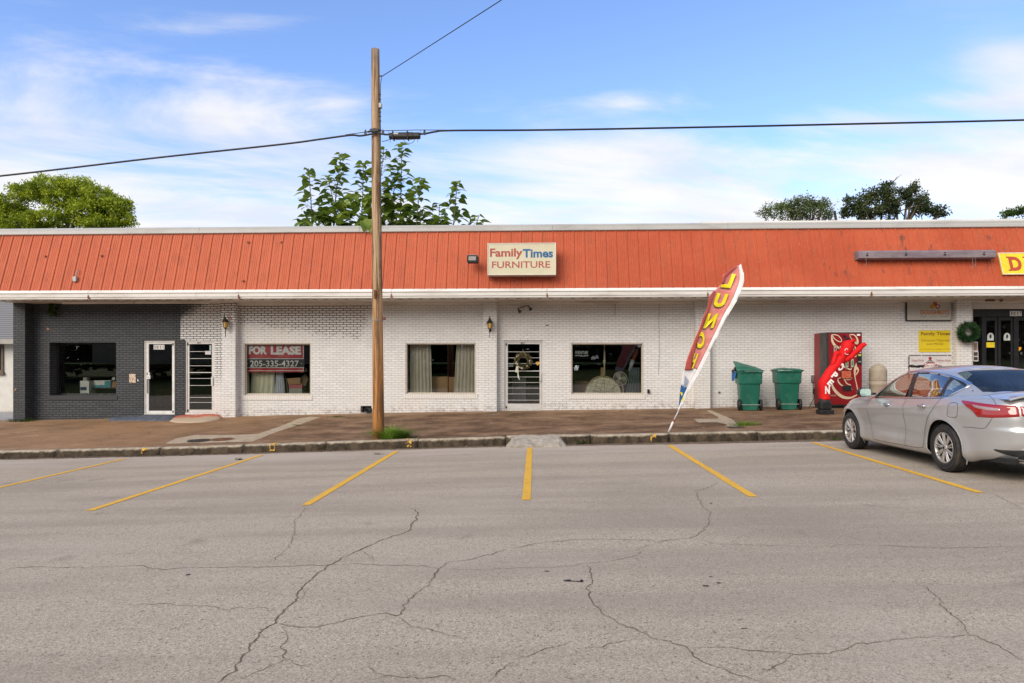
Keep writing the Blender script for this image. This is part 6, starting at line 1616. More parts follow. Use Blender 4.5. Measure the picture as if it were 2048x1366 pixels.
B1 = bin_((cA.x - .0, cA.y, sw(cA.x, cA.y) + .002), R(-9), 'green wheelie bin with its lid propped up by bulging black bags', True)
B2 = bin_((cB.x, cB.y, sw(cB.x, cB.y) + .002), R(-7), 'green wheelie bin with its warped lid nearly shut, beside the vending machine', False)
b_ = B(); rr = random.Random(5)
for (x_, y_, z_, r_) in ((-.27, .10, 1.12, .13), (-.36, .02, 1.06, .10), (-.34, .14, .98, .085), (-.18, .2, 1.15, .12)):
    bmesh.ops.create_icosphere(b_, subdivisions=3, radius=r_, matrix=Matrix.Translation((x_, y_, z_)))
for v in b_.verts: v.co += Vector((noise.noise(v.co * 14), noise.noise(v.co * 14 + Vector((5, 0, 0))), noise.noise(v.co * 14 + Vector((0, 7, 0))))) * .035
bmesh.ops.transform(b_, matrix=Matrix.Translation((cA.x, cA.y, sw(cA.x, cA.y))) @ Matrix.Rotation(R(-9), 4, 'Z'), verts=b_.verts)
tag(ob('rubbish_bag', b_, mt('black_bag', (.012, .012, .014), .25), None, smooth=True), 'shiny black rubbish bags bulging out of the propped open bin', 'rubbish bag')
b_ = B()
for k in range(6):
    x_ = -.43 + k * .016; ribbon(b_, catmull([(x_, 1.10, 0), (x_ - .02 + rr.uniform(-.02, .02), 1.0, 0), (x_ - .02 + rr.uniform(-.03, .02), .88 - rr.uniform(0, .07), 0)], 4), .03, lambda u, v, k=k: Vector((u, -.02 - .015 * k, v)))
bmesh.ops.transform(b_, matrix=Matrix.Translation((cA.x, cA.y, sw(cA.x, cA.y))) @ Matrix.Rotation(R(-9), 4, 'Z'), verts=b_.verts)
tag(ob('blue_rag', b_, mt('blue_plastic', (.03, .13, .34), .5), None, solid=.004), 'torn blue plastic hanging from the propped open bin', 'rag')

# ------------------------------------------------------------ vending machine
YF = -.95; zb_ = sw(9, YF + .1) + .01
xa, xb_ = gx(1657.5, YF), gx(1724.5, YF); xl = gx(1653, YF); zt = at(1690, 664.5, YF).z
vm = thing('vending_machine', 'dark red drinks vending machine with cream script lettering against the white wall', 'vending machine', ((xa + xb_) / 2, YF, zb_))
q = NM('faded_red_side'); z_ = q.xyz(); yy = z_[1]; n_ = q.noise(2.5, 6, .7, stretch=(1, 1, .4))
q.P(col=q.mix(q.sm(q.ma('ADD', yy, q.ma('MULTIPLY', q.ma('SUBTRACT', n_, .5), .3)), .40, .55), q.mix(q.sm(n_, .4, .62), (.035, .032, .030), (.085, .065, .058)), (.24, .025, .025)), rough=.55)
b_ = B(); box(b_, xl, xb_, YF + .12, -.10, zb_ + .06, zt); ob('cabinet', b_, q.m, vm, world=True, bevel=.008)
b_ = B(); box(b_, xl + .02, xb_ - .02, YF + .10, -.12, zb_ - .03, zb_ + .06); ob('base', b_, M_BLACK, vm, world=True)
b_ = B(); box(b_, xl, xb_, YF + .012, YF + .11, zb_ + .06, zt); ob('door', b_, mt('vending_door_frame', (.03, .028, .028), .4), vm, world=True, bevel=.006)
fx0, fx1, fz0, fz1 = gx(1658, YF), gx(1723.5, YF), zb_ + .10, zt - .035
b_ = B(); box(b_, fx0, fx1, YF, YF + .014, fz0, fz1); ob('front_panel', b_, mt('vending_red', (.235, .006, .012), .28, 0, .12, 2), vm, world=True, bevel=.003)
# front panel coordinates traced from the panel itself: u 0..1 across, v 0..1 down
def vp(a, b, off=.003):   # a,b in the enlarged view 280..795 x 85..1185
    u = (a - 278) / (797 - 278); v = (b - 75) / (1190 - 75); return Vector((fx0 + (fx1 - fx0) * u, YF - off, fz1 - (fz1 - fz0) * v))
M_CRM = mt('cream_script', (.62, .50, .34), .45, 0, .05)
b_ = B()
def stroke(pts, ws, off=.003, sub=6):
    Q = catmull([(a, b, 0) for a, b in pts], sub); n = len(Q); W_ = []
    for i in range(n):
        t = i / (n - 1) * (len(ws) - 1); j = min(int(t), len(ws) - 2); W_.append(ws[j] + (ws[j + 1] - ws[j]) * (t - j))
    ribbon(b_, [(p.x, p.y) for p in Q], W_, lambda u, v: vp(u, v, off))
stroke([(318, 95), (330, 190), (370, 260), (430, 300), (500, 345)], [14, 34, 38, 30, 10])
stroke([(318, 95), (352, 92), (420, 108), (470, 160), (472, 200), (420, 195), (360, 150), (330, 100)], [8, 14, 14, 14, 12, 14, 14, 12])
stroke([(600, 105), (625, 92), (680, 100), (725, 160), (725, 225), (690, 215), (640, 165), (605, 110)], [10, 14, 16, 26, 40, 28, 12, 10])
stroke([(640, 250), (690, 290), (705, 340), (700, 420), (660, 430), (640, 380)], [8, 16, 26, 40, 24, 8])
stroke([(320, 850), (350, 940), (430, 1030), (520, 1080), (620, 1085), (700, 1050), (725, 1030)], [14, 40, 48, 44, 30, 20, 8])
stroke([(725, 1030), (735, 985), (715, 880), (690, 760), (685, 680), (700, 600), (712, 545)], [10, 20, 14, 16, 30, 40, 10], .0032)
stroke([(700, 590), (720, 620), (742, 655), (720, 700), (700, 730)], [20, 40, 18, 20, 10], .0034)
stroke([(430, 560), (500, 590), (560, 620), (620, 640), (635, 610)], [10, 18, 22, 20, 8], .0035)
stroke([(415, 790), (430, 840), (480, 890), (540, 900)], [10, 22, 20, 8], .0036)
stroke([(415, 790), (460, 770), (520, 800), (560, 860), (620, 890), (640, 960)], [8, 12, 14, 18, 14, 8], .0037)
stroke([(520, 790), (580, 800), (630, 790), (640, 760)], [8, 16, 12, 8], .0038)
ob('script_logo', b_, M_CRM, vm, world=True)
b_ = B(); text(b_, 'Coca-Cola', lambda u, v: vp(300 + 85 * u, 1060 - 28 * v, .004), .0, .35); ob('small_logo', b_, M_CRM, vm, world=True)
# buttons
for i, (a, b) in enumerate(((373, 338), (463, 338), (560, 545), (644, 540), (650, 330))):
    b_ = B(); P_ = [(a + 30 * math.cos(t), b + (45 if math.sin(t) > 0 else -45) + 30 * math.sin(t)) for t in [2 * math.pi * k / 20 for k in range(20)]]; poly(b_, P_, lambda u, v: vp(u, v, .010)); o_ = ob('selection_button', b_, mt('button_dark_ring', (.05, .03, .025), .4), vm, world=True, solid=.008)
    b_ = B(); P_ = [(a + 22 * math.cos(t), b + (45 if math.sin(t) > 0 else -45) + 22 * math.sin(t)) for t in [2 * math.pi * k / 20 for k in range(20)]]; poly(b_, P_, lambda u, v: vp(u, v, .0155)); o2 = ob('button_face', b_, mt('button_pale', (.50, .47, .40), .4), o_, world=True)
    b_ = B(); P_ = [(a + 15 * math.cos(t), b + (32 if math.sin(t) > 0 else -32) + 15 * math.sin(t)) for t in [2 * math.pi * k / 16 for k in range(16)]]; poly(b_, P_, lambda u, v: vp(u, v, .0165)); ob('button_label', b_, mt('button_red' if i in (0, 1) else 'button_green', (.33, .08, .06) if i in (0, 1) else (.12, .22, .10), .4, 0, .5, 40), o_, world=True)
def vbox(a0, b0, a1, b1, d0, d1, mat, name):
    p, q_ = vp(a0, b1, 0), vp(a1, b0, 0); b_ = B(); box(b_, p.x, q_.x, YF - d1, YF - d0, p.z, q_.z); return ob(name, b_, mat, vm, world=True, bevel=.003)
vbox(465, 655, 633, 790, .001, .020, M_BLKM, 'card_frame'); q = NM('red_notice'); q.P(col=q.mix(q.sm(q.noise(30, 4), .45, .6), (.50, .07, .035), (.62, .22, .10)), rough=.4); vbox(474, 664, 624, 781, .02, .024, q.m, 'notice_card')
vbox(492, 893, 630, 975, .001, .030, M_BLACK, 'delivery_slot'); vbox(720, 385, 792, 565, .001, .022, M_BLKM, 'payment_panel'); vbox(735, 400, 782, 430, .022, .027, mt('green_yellow_display', (.45, .45, .08), .4), 'bill_slot'); vbox(735, 510, 782, 530, .022, .027, M_GALV, 'coin_slot'); vbox(722, 340, 785, 382, .001, .016, mt('pale_label', (.55, .5, .5), .5), 'price_label'); vbox(720, 84, 772, 112, .001, .008, M_WLET, 'top_label')
# dark graffiti like mark above the inflatable's head
b_ = B(); rr = random.Random(11)
for k in range(34):
    a = rr.uniform(485, 630); b = 105 + (a - 485) * .45 + rr.uniform(-8, 45); ribbon(b_, [(a, b), (a + rr.uniform(15, 40), b + rr.uniform(-10, 24))], rr.uniform(4, 9), lambda u, v: vp(u, v, .0045))
ob('scrawl', b_, mt('scrawl_dark', (.02, .02, .03), .4), vm, world=True)
b_ = B(); tube(b_, catmull([at(1626, 765, -.09), at(1627, 780, -.12), at(1628, 795, -.2), at(1620, 812, -.3), at(1617, 818, -.5), Vector((at(1630, 820, -.6).x, -.6, sw(8, -.6) + .012)), Vector((at(1645, 820, -1.2).x, -1.2, sw(8, -1.2) + .012)), Vector((at(1650, 820, -2.2).x, -2.2, sw(8, -2.2) + .012))], 6), .010, 6)
tag(ob('extension_lead', b_, M_CABLE, None, smooth=True), 'black power cord from the wall box across to the red inflatable', 'cord')
b_ = B(); c = at(1627, 782, -.14); lathe(b_, [(.012, -.10), (.024, -.06), (.024, .06), (.012, .10)], 10, Matrix.Translation(c)); tag(ob('power_brick', b_, M_BLACK, None, smooth=True), 'black inline power brick hanging beside the vending machine', 'power brick')

# ------------------------------------------------------------ red inflatable tube man
YI = -2.62; cI = at(1648, 826, YI); cI.z = sw(cI.x, YI)
tm = thing('inflatable_tube_man', 'bright red inflatable tube man with a smiling face and white letters OPEN', 'inflatable', cI)
b_ = B(); a, b = at(1636.5, 806, YI), at(1663.5, 828, YI); box(b_, a.x, b.x, YI - .16, YI + .16, cI.z + .0, cI.z + .12); ob('blower_base', b_, M_BLACK, tm, world=True, bevel=.015)
b_ = B(); box(b_, at(1638, 0, YI).x, at(1660, 0, YI).x, YI - .14, YI + .14, cI.z + .12, at(1648, 803, YI).z); ob('blower', b_, M_BLACK, tm, world=True, bevel=.03)
b_ = B(); cz = at(1649.5, 802, YI); lathe(b_, [(.135, 0), (.138, .06), (.132, .10)], 24, Matrix.Translation(cz - Vector((0, 0, .02)))); ob('collar', b_, mt('collar_black', (.03, .03, .032), .6), tm, world=True)
q = NM('red_nylon'); q.P(col=q.mix(q.noise(2, 4), (.60, .006, .008), (.76, .012, .014)), rough=.68, spec=.25); q.bump(q.noise(7, 4, .6, stretch=(1, 1, .6)), .5, .03); M_NYL = q.m
def vtube(pts, rs, n=20, wr=.0, seed=0):
    b_ = B(); P_ = catmull(pts, 6); k = len(P_); RR = []
    for i in range(k):
        t = i / (k - 1) * (len(rs) - 1); j = min(int(t), len(rs) - 2); RR.append(rs[j] + (rs[j + 1] - rs[j]) * (t - j) + wr * noise.noise((i * .9, seed, 0)))
    tube(b_, P_, RR, n)
    for v in b_.verts: v.co += Vector((noise.noise(v.co * 7), noise.noise(v.co * 7 + Vector((3, 0, 0))), noise.noise(v.co * 7 + Vector((0, 3, 0))))) * .018
    return b_
k_ = (YI - CY) / F
bd = [at(1649.5, 799, YI), at(1648.5, 782, YI), at(1648, 769, YI), at(1650.5, 761, YI), at(1662, 743, YI), at(1674, 727, YI), at(1682, 715, YI)]
body_ = ob('body', vtube(bd, [.133, .138, .138, .130, .125, .125, .125], 24, .008, 1), M_NYL, tm, world=True, smooth=True)
hd = [at(1684, 716, YI), at(1687, 711, YI), at(1691, 703, YI), at(1695, 693, YI), at(1697.5, 685, YI)]
HEAD = ob('head', vtube(hd, [.11, .115, .150, .150, .140], 24, 0, 2), M_NYL, tm, world=True, smooth=True)
ob('arm', vtube([at(1689, 720, YI - .0), at(1702, 712, YI - .03), at(1713, 703, YI - .05), at(1722, 694, YI - .05), at(1730, 687, YI - .05)], [.08, .085, .075, .062, .050], 16, .006, 3), M_NYL, tm, world=True, smooth=True)
ob('arm', vtube([at(1680, 712, YI - .02), at(1674, 707, YI - .04), at(1671, 712, YI - .06), at(1668, 722, YI - .06), at(1664.5, 731, YI - .06)], [.07, .07, .055, .060, .035], 14, .006, 4), M_NYL, tm, world=True, smooth=True)
# ruffled top
b_ = B(); ca = at(1697.5, 685, YI)
prev = None
for k in range(31):
    t = 2 * math.pi * k / 30; r0_ = .135; h = .055 + .012 * math.sin(5 * t) + .02 * math.cos(t) ; ring = [b_.verts.new(ca + Vector((r0_ * math.cos(t), r0_ * .9 * math.sin(t), -.05 + .03 * math.cos(t)))), b_.verts.new(ca + Vector((.02 + r0_ * 1.08 * math.cos(t), r0_ * math.sin(t), h + .02 * math.cos(t))))]
    if prev: b_.faces.new([prev[0], prev[1], ring[1], ring[0]])
    prev = ring
ob('ruffled_top', b_, M_NYL, HEAD, world=True, smooth=True, solid=.006)
hb = BVHTree.FromObject(HEAD, bpy.context.evaluated_depsgraph_get()) if False else None
def facemark(pts, w_, mat, name, yoff):
    b_ = B(); P_ = catmull([(a, b, 0) for a, b in pts], 6)
    tube(b_, [at(p.x, p.y, YI - yoff(p.x, p.y)) for p in P_], w_, 8); return ob(name, b_, mat, HEAD, world=True, smooth=True)
cen = lambda y: 1691 + (703 - y) * .42
yo = lambda x, y: math.sqrt(max(.0, .152 ** 2 - ((x - cen(y)) * k_ * 1.0) ** 2)) + .004
facemark([(1689.8, 706), (1692, 708.7), (1695.5, 709), (1699, 707), (1700.3, 704.5)], .009, M_WLET, 'smile', yo)
facemark([(1690, 701.5), (1691.2, 698.2), (1693.8, 697.5), (1695.3, 699.5)], .0085, M_WLET, 'eye', yo)
facemark([(1697.8, 700.5), (1699.3, 697.8), (1701.3, 697.5), (1702.2, 699.5)], .0085, M_WLET, 'eye', yo)
# letters painted on the tube
for ch, px_, py_, w_, h_, ang, sy in (('N', 1655, 780, 9.5, 16, 0, .128), ('E', 1661.0, 765.5, 9, 13, -42, .115), ('P', 1669.5, 751, 9.5, 14, -40, .11), ('O', 1682, 734, 9, 16, -32, .085)):
    def f(u, v, ang=ang, px_=px_, py_=py_, w_=w_, h_=h_, sy=sy):
        a, b = (u - .5) * w_, (v - .5) * h_; t = R(ang); x_ = px_ + a * math.cos(t) - b * math.sin(t); y_ = py_ - (b * math.cos(t) + a * math.sin(t))
        return at(x_, y_, YI - sy - .018)
    b_ = B(); text(b_, ch, f, .05); ob('letter', b_, M_WLET, body_, world=True, solid=.004)

# ------------------------------------------------------------ beige litter bin
YB = -.75; c = at(1756, 0, YB); zb_ = sw(c.x, YB); rr_ = (at(1772, 0, YB).x - at(1739, 0, YB).x) / 2; zt = at(1755, 728.5, YB).z; H = zt - zb_
lb = thing('litter_bin', 'round beige domed litter bin standing against the wall behind the car', 'litter bin', (c.x, YB, zb_)); q = NM('beige_plastic'); q.P(col=q.mix(q.sm(q.noise(4, 6, .7), .4, .7), (.33, .275, .205), (.40, .34, .265)), rough=.6)
b_ = B(); lathe(b_, [(rr_ * .86, 0), (rr_ * .93, H * .3), (rr_ * .97, H * .52), (rr_ * .99, H * .53), (rr_ * .99, H * .545), (rr_ * .97, H * .55), (rr_ * .98, H * .62)], 32); ob('body', b_, q.m, lb, smooth=True)
b_ = B(); lathe(b_, [(rr_ * .99, H * .62), (rr_, H * .63), (rr_, H * .86), (rr_ * .96, H * .885), (rr_ * .90, H * .90), (rr_ * .6, H * .97), (rr_ * .25, H * .995), (.001, H)], 32); ob('hood', b_, q.m, lb, smooth=True)
b_ = B(); P_ = [(.11 * math.cos(t), .12 * math.sin(t)) for t in [2 * math.pi * k / 20 for k in range(20)]]
def wrap(u, v): t = math.atan2(-.42, .9) + u / rr_; return Vector(((rr_ + .004) * math.cos(t), (rr_ + .004) * math.sin(t), H * .77 + v))
poly(b_, [p for p in P_], wrap); ob('opening', b_, M_BLACK, lb)

# ------------------------------------------------------------ LUNCH feather flag
YG = -5.98; fb = at(1337, 862, YG); fb.z = sw(fb.x, YG)
fg = thing('feather_flag', 'faded red feather flag reading LUNCH backwards, leaning on its pole at the kerb', 'flag', fb)
def fp(a, b, off=0):      # enlarged-view coordinates -> world, with soft billow
    px_, py_ = 1310 + a / 3.691, 510 + b / 3.691; s_ = (b - 65) / 1100
    wv = .05 * math.sin(a * .018 + b * .006) + .035 * math.sin(b * .021 - a * .03) ; wv *= min(1, max(0, (1180 - b) / 400))
    return at(px_, py_, YG - .12 - wv - off)
edgeR = [(175, 1150), (250, 1000), (335, 850), (400, 720), (470, 580), (540, 440), (600, 340), (640, 250), (655, 190), (652, 130), (635, 65)]
inner = [(165, 1150), (228, 1000), (308, 850), (372, 720), (440, 580), (508, 440), (565, 340), (604, 250), (622, 190), (624, 130), (618, 80)]
leftE = [(172, 1150), (178, 1080), (186, 1000), (205, 880), (213, 850), (235, 770), (265, 690), (300, 600), (325, 545), (350, 470), (385, 390), (395, 330), (415, 285), (440, 262), (487, 215), (505, 185), (500, 150), (560, 110), (612, 75)]
def resample(P_, n):
    L_ = [0]
    for a, b in zip(P_, P_[1:]): L_.append(L_[-1] + math.hypot(b[0] - a[0], b[1] - a[1]))
    out = []; j = 0
    for i in range(n + 1):
        d = L_[-1] * i / n
        while j < len(L_) - 2 and L_[j + 1] < d: j += 1
        f = (d - L_[j]) / max(1e-9, L_[j + 1] - L_[j]); out.append((P_[j][0] + (P_[j + 1][0] - P_[j][0]) * f, P_[j][1] + (P_[j + 1][1] - P_[j][1]) * f))
    return out
nn_ = 70; LE, IN, ER = resample([tuple(p)[:2] for p in catmull([(a, b, 0) for a, b in leftE], 5)], nn_), resample([tuple(p)[:2] for p in catmull([(a, b, 0) for a, b in inner], 5)], nn_), resample([tuple(p)[:2] for p in catmull([(a, b, 0) for a, b in edgeR], 5)], nn_)
q = NM('red_flag_cloth'); n_ = q.noise(3, 5, .6); sepx = q.xyz()
q.P(col=q.mix(q.sm(n_, .3, .7), (.62, .17, .15), (.74, .31, .28)), rough=.75); q.bump(q.noise(5, 3, .5, stretch=(1, 1, 2)), .5, .04); M_FLG = q.m
M_FW = mt('flag_white', (.74, .73, .74), .7, 0, .06); M_FB = mt('flag_blue', (.015, .10, .28), .7); M_FY = mt('flag_yellow', (.86, .70, .01), .6, 0, .05)
def strip(A_, C_, i0, i1, n, mat, name, par=None, off=0, fold=0):
    V_, F_ = [], []
    for i in range(i0, i1 + 1):
        for j in range(n + 1):
            a = A_[i][0] + (C_[i][0] - A_[i][0]) * j / n; b = A_[i][1] + (C_[i][1] - A_[i][1]) * j / n; V_.append(fp(a, b, off))
    for i in range(i1 - i0):
        for j in range(n): o = i * (n + 1) + j; F_.append((o, o + 1, o + n + 2, o + n + 1))
    return ob(name, (V_, F_), mat, par or fg, world=True, smooth=True, solid=.003)
cut1, cut2 = 11, 20
strip(LE, IN, cut2, nn_, 14, M_FLG, 'red_cloth'); strip(LE, IN, cut1, cut2, 14, M_FW, 'white_cloth'); strip(LE, IN, 2, cut1, 14, M_FB, 'blue_cloth'); strip(IN, ER, 0, nn_, 3, M_FW, 'pole_sleeve', off=.004)
b_ = B(); lets = [('L', (598, 142), (556, 245), (-72, -8), .95), ('U', (543, 288), (506, 388), (-84, -8), 1), ('N', (470, 430), (430, 540), (-76, 2), 1), ('C', (372, 568), (360, 690), (-50, -2), 1), ('H', (322, 728), (282, 838), (-30, 0), 1)]
def letters(dx, dy, off, mat, name):
    b_ = B()
    for ch, tr, br, rv, k in lets:
        if ch == 'H':
            up = (tr[0] - br[0], tr[1] - br[1]); 
            for (q0, q1, v0, v1) in ((0, 11, 0, 1), (11, 22, .40, .60), (22, 32, 0, 1)):
                g_ = [[b_.verts.new(fp(br[0] + dx - (q0 + (q1 - q0) * i / 3) + up[0] * (v0 + (v1 - v0) * j / 12), br[1] + dy - .15 * q0 + up[1] * (v0 + (v1 - v0) * j / 12), off)) for i in range(4)] for j in range(13)]
                for j in range(12):
                    for i in range(3): b_.faces.new([g_[j][i], g_[j][i + 1], g_[j + 1][i + 1], g_[j + 1][i]])
            continue
        text(b_, ch, lambda u, v, tr=tr, br=br, rv=rv: fp(br[0] + dx + rv[0] * u + (tr[0] - br[0]) * v, br[1] + dy + rv[1] * u + (tr[1] - br[1]) * v, off), .055)
    return ob(name, b_, mat, fg, world=True)
letters(-3, 9, .016, mt('flag_letter_shadow', (.10, .055, .03), .7), 'letter_shadow'); letters(0, 0, .026, M_FY, 'lettering')
fo = [(446, 262), (432, 310), (400, 400), (372, 470), (345, 545), (322, 610), (300, 690), (282, 760), (268, 850)]; fl_ = [(438, 262), (400, 310), (386, 390), (352, 470), (326, 548), (300, 610), (268, 690), (238, 770), (216, 850)]
FO, FL = resample([tuple(p)[:2] for p in catmull([(a, b, 0) for a, b in fo], 5)], 50), resample([tuple(p)[:2] for p in catmull([(a, b, 0) for a, b in fl_], 5)], 50)
strip(FL, FO, 0, 50, 4, mt('flag_fold_red', (.44, .085, .07), .75, 0, .15), 'folded_edge', off=.034)
FO, FL = resample([(612, 78), (560, 125), (520, 165), (510, 215)], 10), resample([(606, 76), (545, 108), (502, 152), (490, 214)], 10)
strip(FL, FO, 0, 10, 3, mt('flag_fold_red', (.44, .085, .07), .75, 0, .15), 'folded_edge', off=.034)
b_ = B(); poly(b_, [(186, 1015), (200, 1012), (205, 1030), (196, 1040)], lambda a, b: fp(a, b, .012)); poly(b_, [(190, 1078), (214, 1040), (216, 1052), (200, 1085)], lambda a, b: fp(a, b, .012)); ob('yellow_scrap', b_, M_FY, fg, world=True)
b_ = B()
for k in range(9): ribbon(b_, catmull([(222 + k * 3, 890 + k * 4, 0), (216 + k * 4, 930, 0), (214 + k * 3, 985 - k * 3, 0)], 4), 2.2, lambda a, b: fp(a, b, .012))
ob('cup_print', b_, mt('pale_blue_print', (.30, .36, .46), .7), fg, world=True)
b_ = B(); bot = fb.copy(); pole_pts = [bot, at(1310 + 137 / 3.691, 510 + 1222 / 3.691, YG - .06)]; tube(b_, pole_pts, .022, 10); ob('pole_foot', b_, M_FW, fg, world=True, smooth=True)
b_ = B(); tube(b_, [pole_pts[1], at(1310 + 175 / 3.691, 510 + 1148 / 3.691, YG - .10)] + [fp(a, b, -.0) for a, b in edgeR[1:-1]], .011, 8); ob('flag_pole', b_, M_FW, fg, world=True, smooth=True)
b_ = B(); c = pole_pts[1]; tube(b_, [c - Vector((.012, 0, .02)), c + Vector((.012, 0, .02))], .026, 10); ob('pole_joint', b_, mt('red_joint', (.25, .06, .04), .6), fg, world=True)
# ------------------------------------------------------------ things standing inside the shop windows
def curtain(name, label, tl, tr, bl, br, y0, y1, Y, mat, folds=7, amp=.04, seed=0):
    a, b, c, d = at(tl, y0, Y), at(tr, y0, Y), at(bl, y1, Y), at(br, y1, Y); nu, nv_ = folds * 8, 14; V_, F_ = [], []
    for j in range(nv_ + 1):
        v = j / nv_
        for i in range(nu + 1):
            u = i / nu; p = a.lerp(b, u).lerp(c.lerp(d, u), v); w_ = math.sin(u * folds * 2 * math.pi + seed + 1.5 * noise.noise((u * 3, v * 1.5, seed))) * (.5 + .5 * v) + .5 * noise.noise((u * 9, v * 2, seed)); V_.append(Vector((p.x + .008 * w_, p.y + amp * w_, p.z)))
    for j in range(nv_):
        for i in range(nu): o = j * (nu + 1) + i; F_.append((o, o + 1, o + nu + 2, o + nu + 1))
    return tag(ob(name, (V_, F_), mat, None, smooth=True, solid=.004), label, 'curtain')
# lease banner
YL = .19
bn = thing('lease_banner', 'red and black vinyl banner reading FOR LEASE 205-335-4327 in the window', 'banner', at(550, 744, YL))
def wv_(a): return .012 * math.sin(a * .11) + .006 * math.sin(a * .31)
def bstrip(x0, y0, x1, y1, mat, name, off=0, n=40, par=None):
    V_, F_ = [], []
    for i in range(n + 1):
        a = x0 + (x1 - x0) * i / n
        for b in (y0, (y0 + y1) / 2, y1): V_.append(at(a, b, YL + wv_(a + b * .6) - off))
    for i in range(n):
        for j in range(2): o = i * 3 + j; F_.append((o, o + 1, o + 4, o + 3))
    return ob(name, (V_, F_), mat, par or bn, world=True, smooth=True)
q = NM('banner_red_vinyl'); q.P(col=q.mix(q.noise(5, 3), (.40, .014, .022), (.52, .03, .04)), rough=.35); q.bump(q.noise(4, 3, .5, dist=1.0, stretch=(1, 1, 2.5)), .6, .04); M_BR = q.m
bstrip(492.5, 686.5, 608, 716.2, M_BR, 'red_field'); bstrip(492.5, 716.2, 608, 736, mt('banner_black', (.03, .03, .032), .35), 'black_band'); bstrip(492.5, 736, 608, 744.5, M_BR, 'red_field')
for r_ in ((492.5, 716.8, 608, 718), (492.5, 734.6, 608, 735.8), (492.5, 740.8, 606, 742.0), (606, 687, 607.2, 716), (606, 736.6, 607.2, 742)): bstrip(*r_, M_WLET, 'white_rule', .006)
def btext(s, x0, y0, x1, y1, bold): b_ = B(); text(b_, s, lambda u, v: at(x0 + (x1 - x0) * u, y1 + (y0 - y1) * v, YL + wv_(x0 + (x1 - x0) * u + (y1 + (y0 - y1) * v) * .6) - .010), bold); return ob('lettering', b_, M_WLET, bn, world=True)
btext('FOR', 497.5, 692, 534, 709, .055); btext('LEASE', 541.5, 692, 602, 709.5, .055); btext('205-335-4327', 500, 721, 597.5, 733.2, .012)
b_ = B(); 
for px_ in (495.5, 602.5): c = at(px_, 727, YL - .012 + wv_(px_ + 727 * .6)); lathe(b_, [(.012, 0), (.012, .001)], 10, Matrix.Translation(c) @ Matrix.Rotation(R(90), 4, 'X'))
ob('bullet_dot', b_, M_WLET, bn, world=True)
curtain('curtain', 'cream curtain panel hanging below the lease banner', 503, 549, 500, 548.5, 735, 790.5, .45, mt('cream_curtain', (.80, .78, .60), .9, 0, .05), 5, .04, 1)
curtain('curtain', 'narrow pale blue grey sheer curtain right of the cream one', 552, 565, 549, 569, 735, 790.5, .50, mt('sheer_curtain', (.70, .72, .80), .9, 0, .05), 4, .03, 2)
def pcard(name, label, cat, x0, y0, x1, y1, Y, dp, mat, par=None):
    b_ = B(); pbox(b_, x0, y0, x1, y1, Y, Y + dp); o_ = ob(name, b_, mat, par, bevel=.004)
    return tag(o_, label, cat) if par is None else o_
bx = pcard('pink_box', 'pink and grey cardboard carton with open flaps behind the lease window', 'box', 578, 768, 604, 791, .55, .35, mt('grey_box', (.42, .40, .36), .8), None)
pcard('pink_band', '', '', 577.6, 766.5, 604.4, 777, .545, .36, mt('pink_box', (.52, .14, .17), .7), bx)
b_ = B(); poly(b_, [(574, 757), (600, 755), (601, 768), (577, 769)], lambda a, b: at(a, b, .50)); ob('flap', b_, M_CARD, bx, solid=.006)
b_ = B(); poly(b_, [(600, 757), (611, 747), (617, 757), (611, 772), (604, 770)], lambda a, b: at(a, b, .60)); ob('flap', b_, mt('dark_card', (.20, .13, .075), .8), bx, solid=.006)
b_ = B(); tube(b_, [at(569, 748, .6), at(573, 760, .6), at(576, 790, .6)], .012, 6); tag(ob('metal_rod', b_, mt('brass_rod', (.32, .24, .15), .4, .4), None), 'thin brass rod leaning beside the pink carton', 'rod')
# curtain window
M_TC = mt('taupe_curtain', (.66, .60, .51), .9, 0, .06)
curtain('curtain', 'taupe curtain on the left side of the window beside the pole', 820, 861, 820, 864, 684, 792, .40, M_TC, 6, .05, 3)
curtain('curtain', 'taupe curtain on the right side of the window, drawn in at its foot', 914, 953, 908, 953, 684, 792, .40, M_TC, 6, .05, 5)
b_ = B(); pbox(b_, 862, 753, 896, 792, .75, 1.3); pbox(b_, 897, 754, 913, 792, .75, 1.3); tag(ob('cardboard_stack', b_, M_CARD, None, bevel=.03, segs=2), 'brown cardboard cartons standing between the two taupe curtains', 'carton')
# fan window
cT = at(1205.5, 788, .62); tb = thing('round_table_top', 'cream round table top on its side behind a wire rack in the fan window', 'table top', cT)
b_ = B(); r_ = .555; lathe(b_, [(r_ - .03, -.02), (r_, -.012), (r_, .012), (r_ - .03, .02)], 48, Matrix.Rotation(R(80), 4, 'X')); ob('top', b_, mt('cream_table', (.80, .74, .54), .55), tb, smooth=False)
b_ = B(); tube(b_, [(r_ * math.cos(t), -.04 - .15 * 0 + r_ * math.sin(t) * .1, r_ * math.sin(t)) for t in [math.pi * k / 30 for k in range(31)]], .016, 6); ob('rim', b_, mt('tan_rim', (.45, .33, .18), .6), tb)
b_ = B()
for k in range(5):
    o_ = -.36 + k * .18; tube(b_, [(o_ - .12, -.10, .0), (o_ + .04, -.10, math.sqrt(max(0, .30 - o_ * o_)))], .005, 4)
for k in range(4):
    z_ = .08 + k * .12; hw = math.sqrt(max(0.01, .29 - z_ * z_)); tube(b_, [(-hw, -.10, z_ + .06), (hw, -.10, z_ - .05)], .005, 4)
for t in (.25, .6, 1.6, 2.4, 2.9): tube(b_, [(.05, -.10, .02), (.05 + .42 * math.cos(t), -.10, .02 + .42 * math.sin(t))], .007, 4)
ob('wire_rack', b_, mt('rack_wire', (.05, .045, .03), .5), tb)
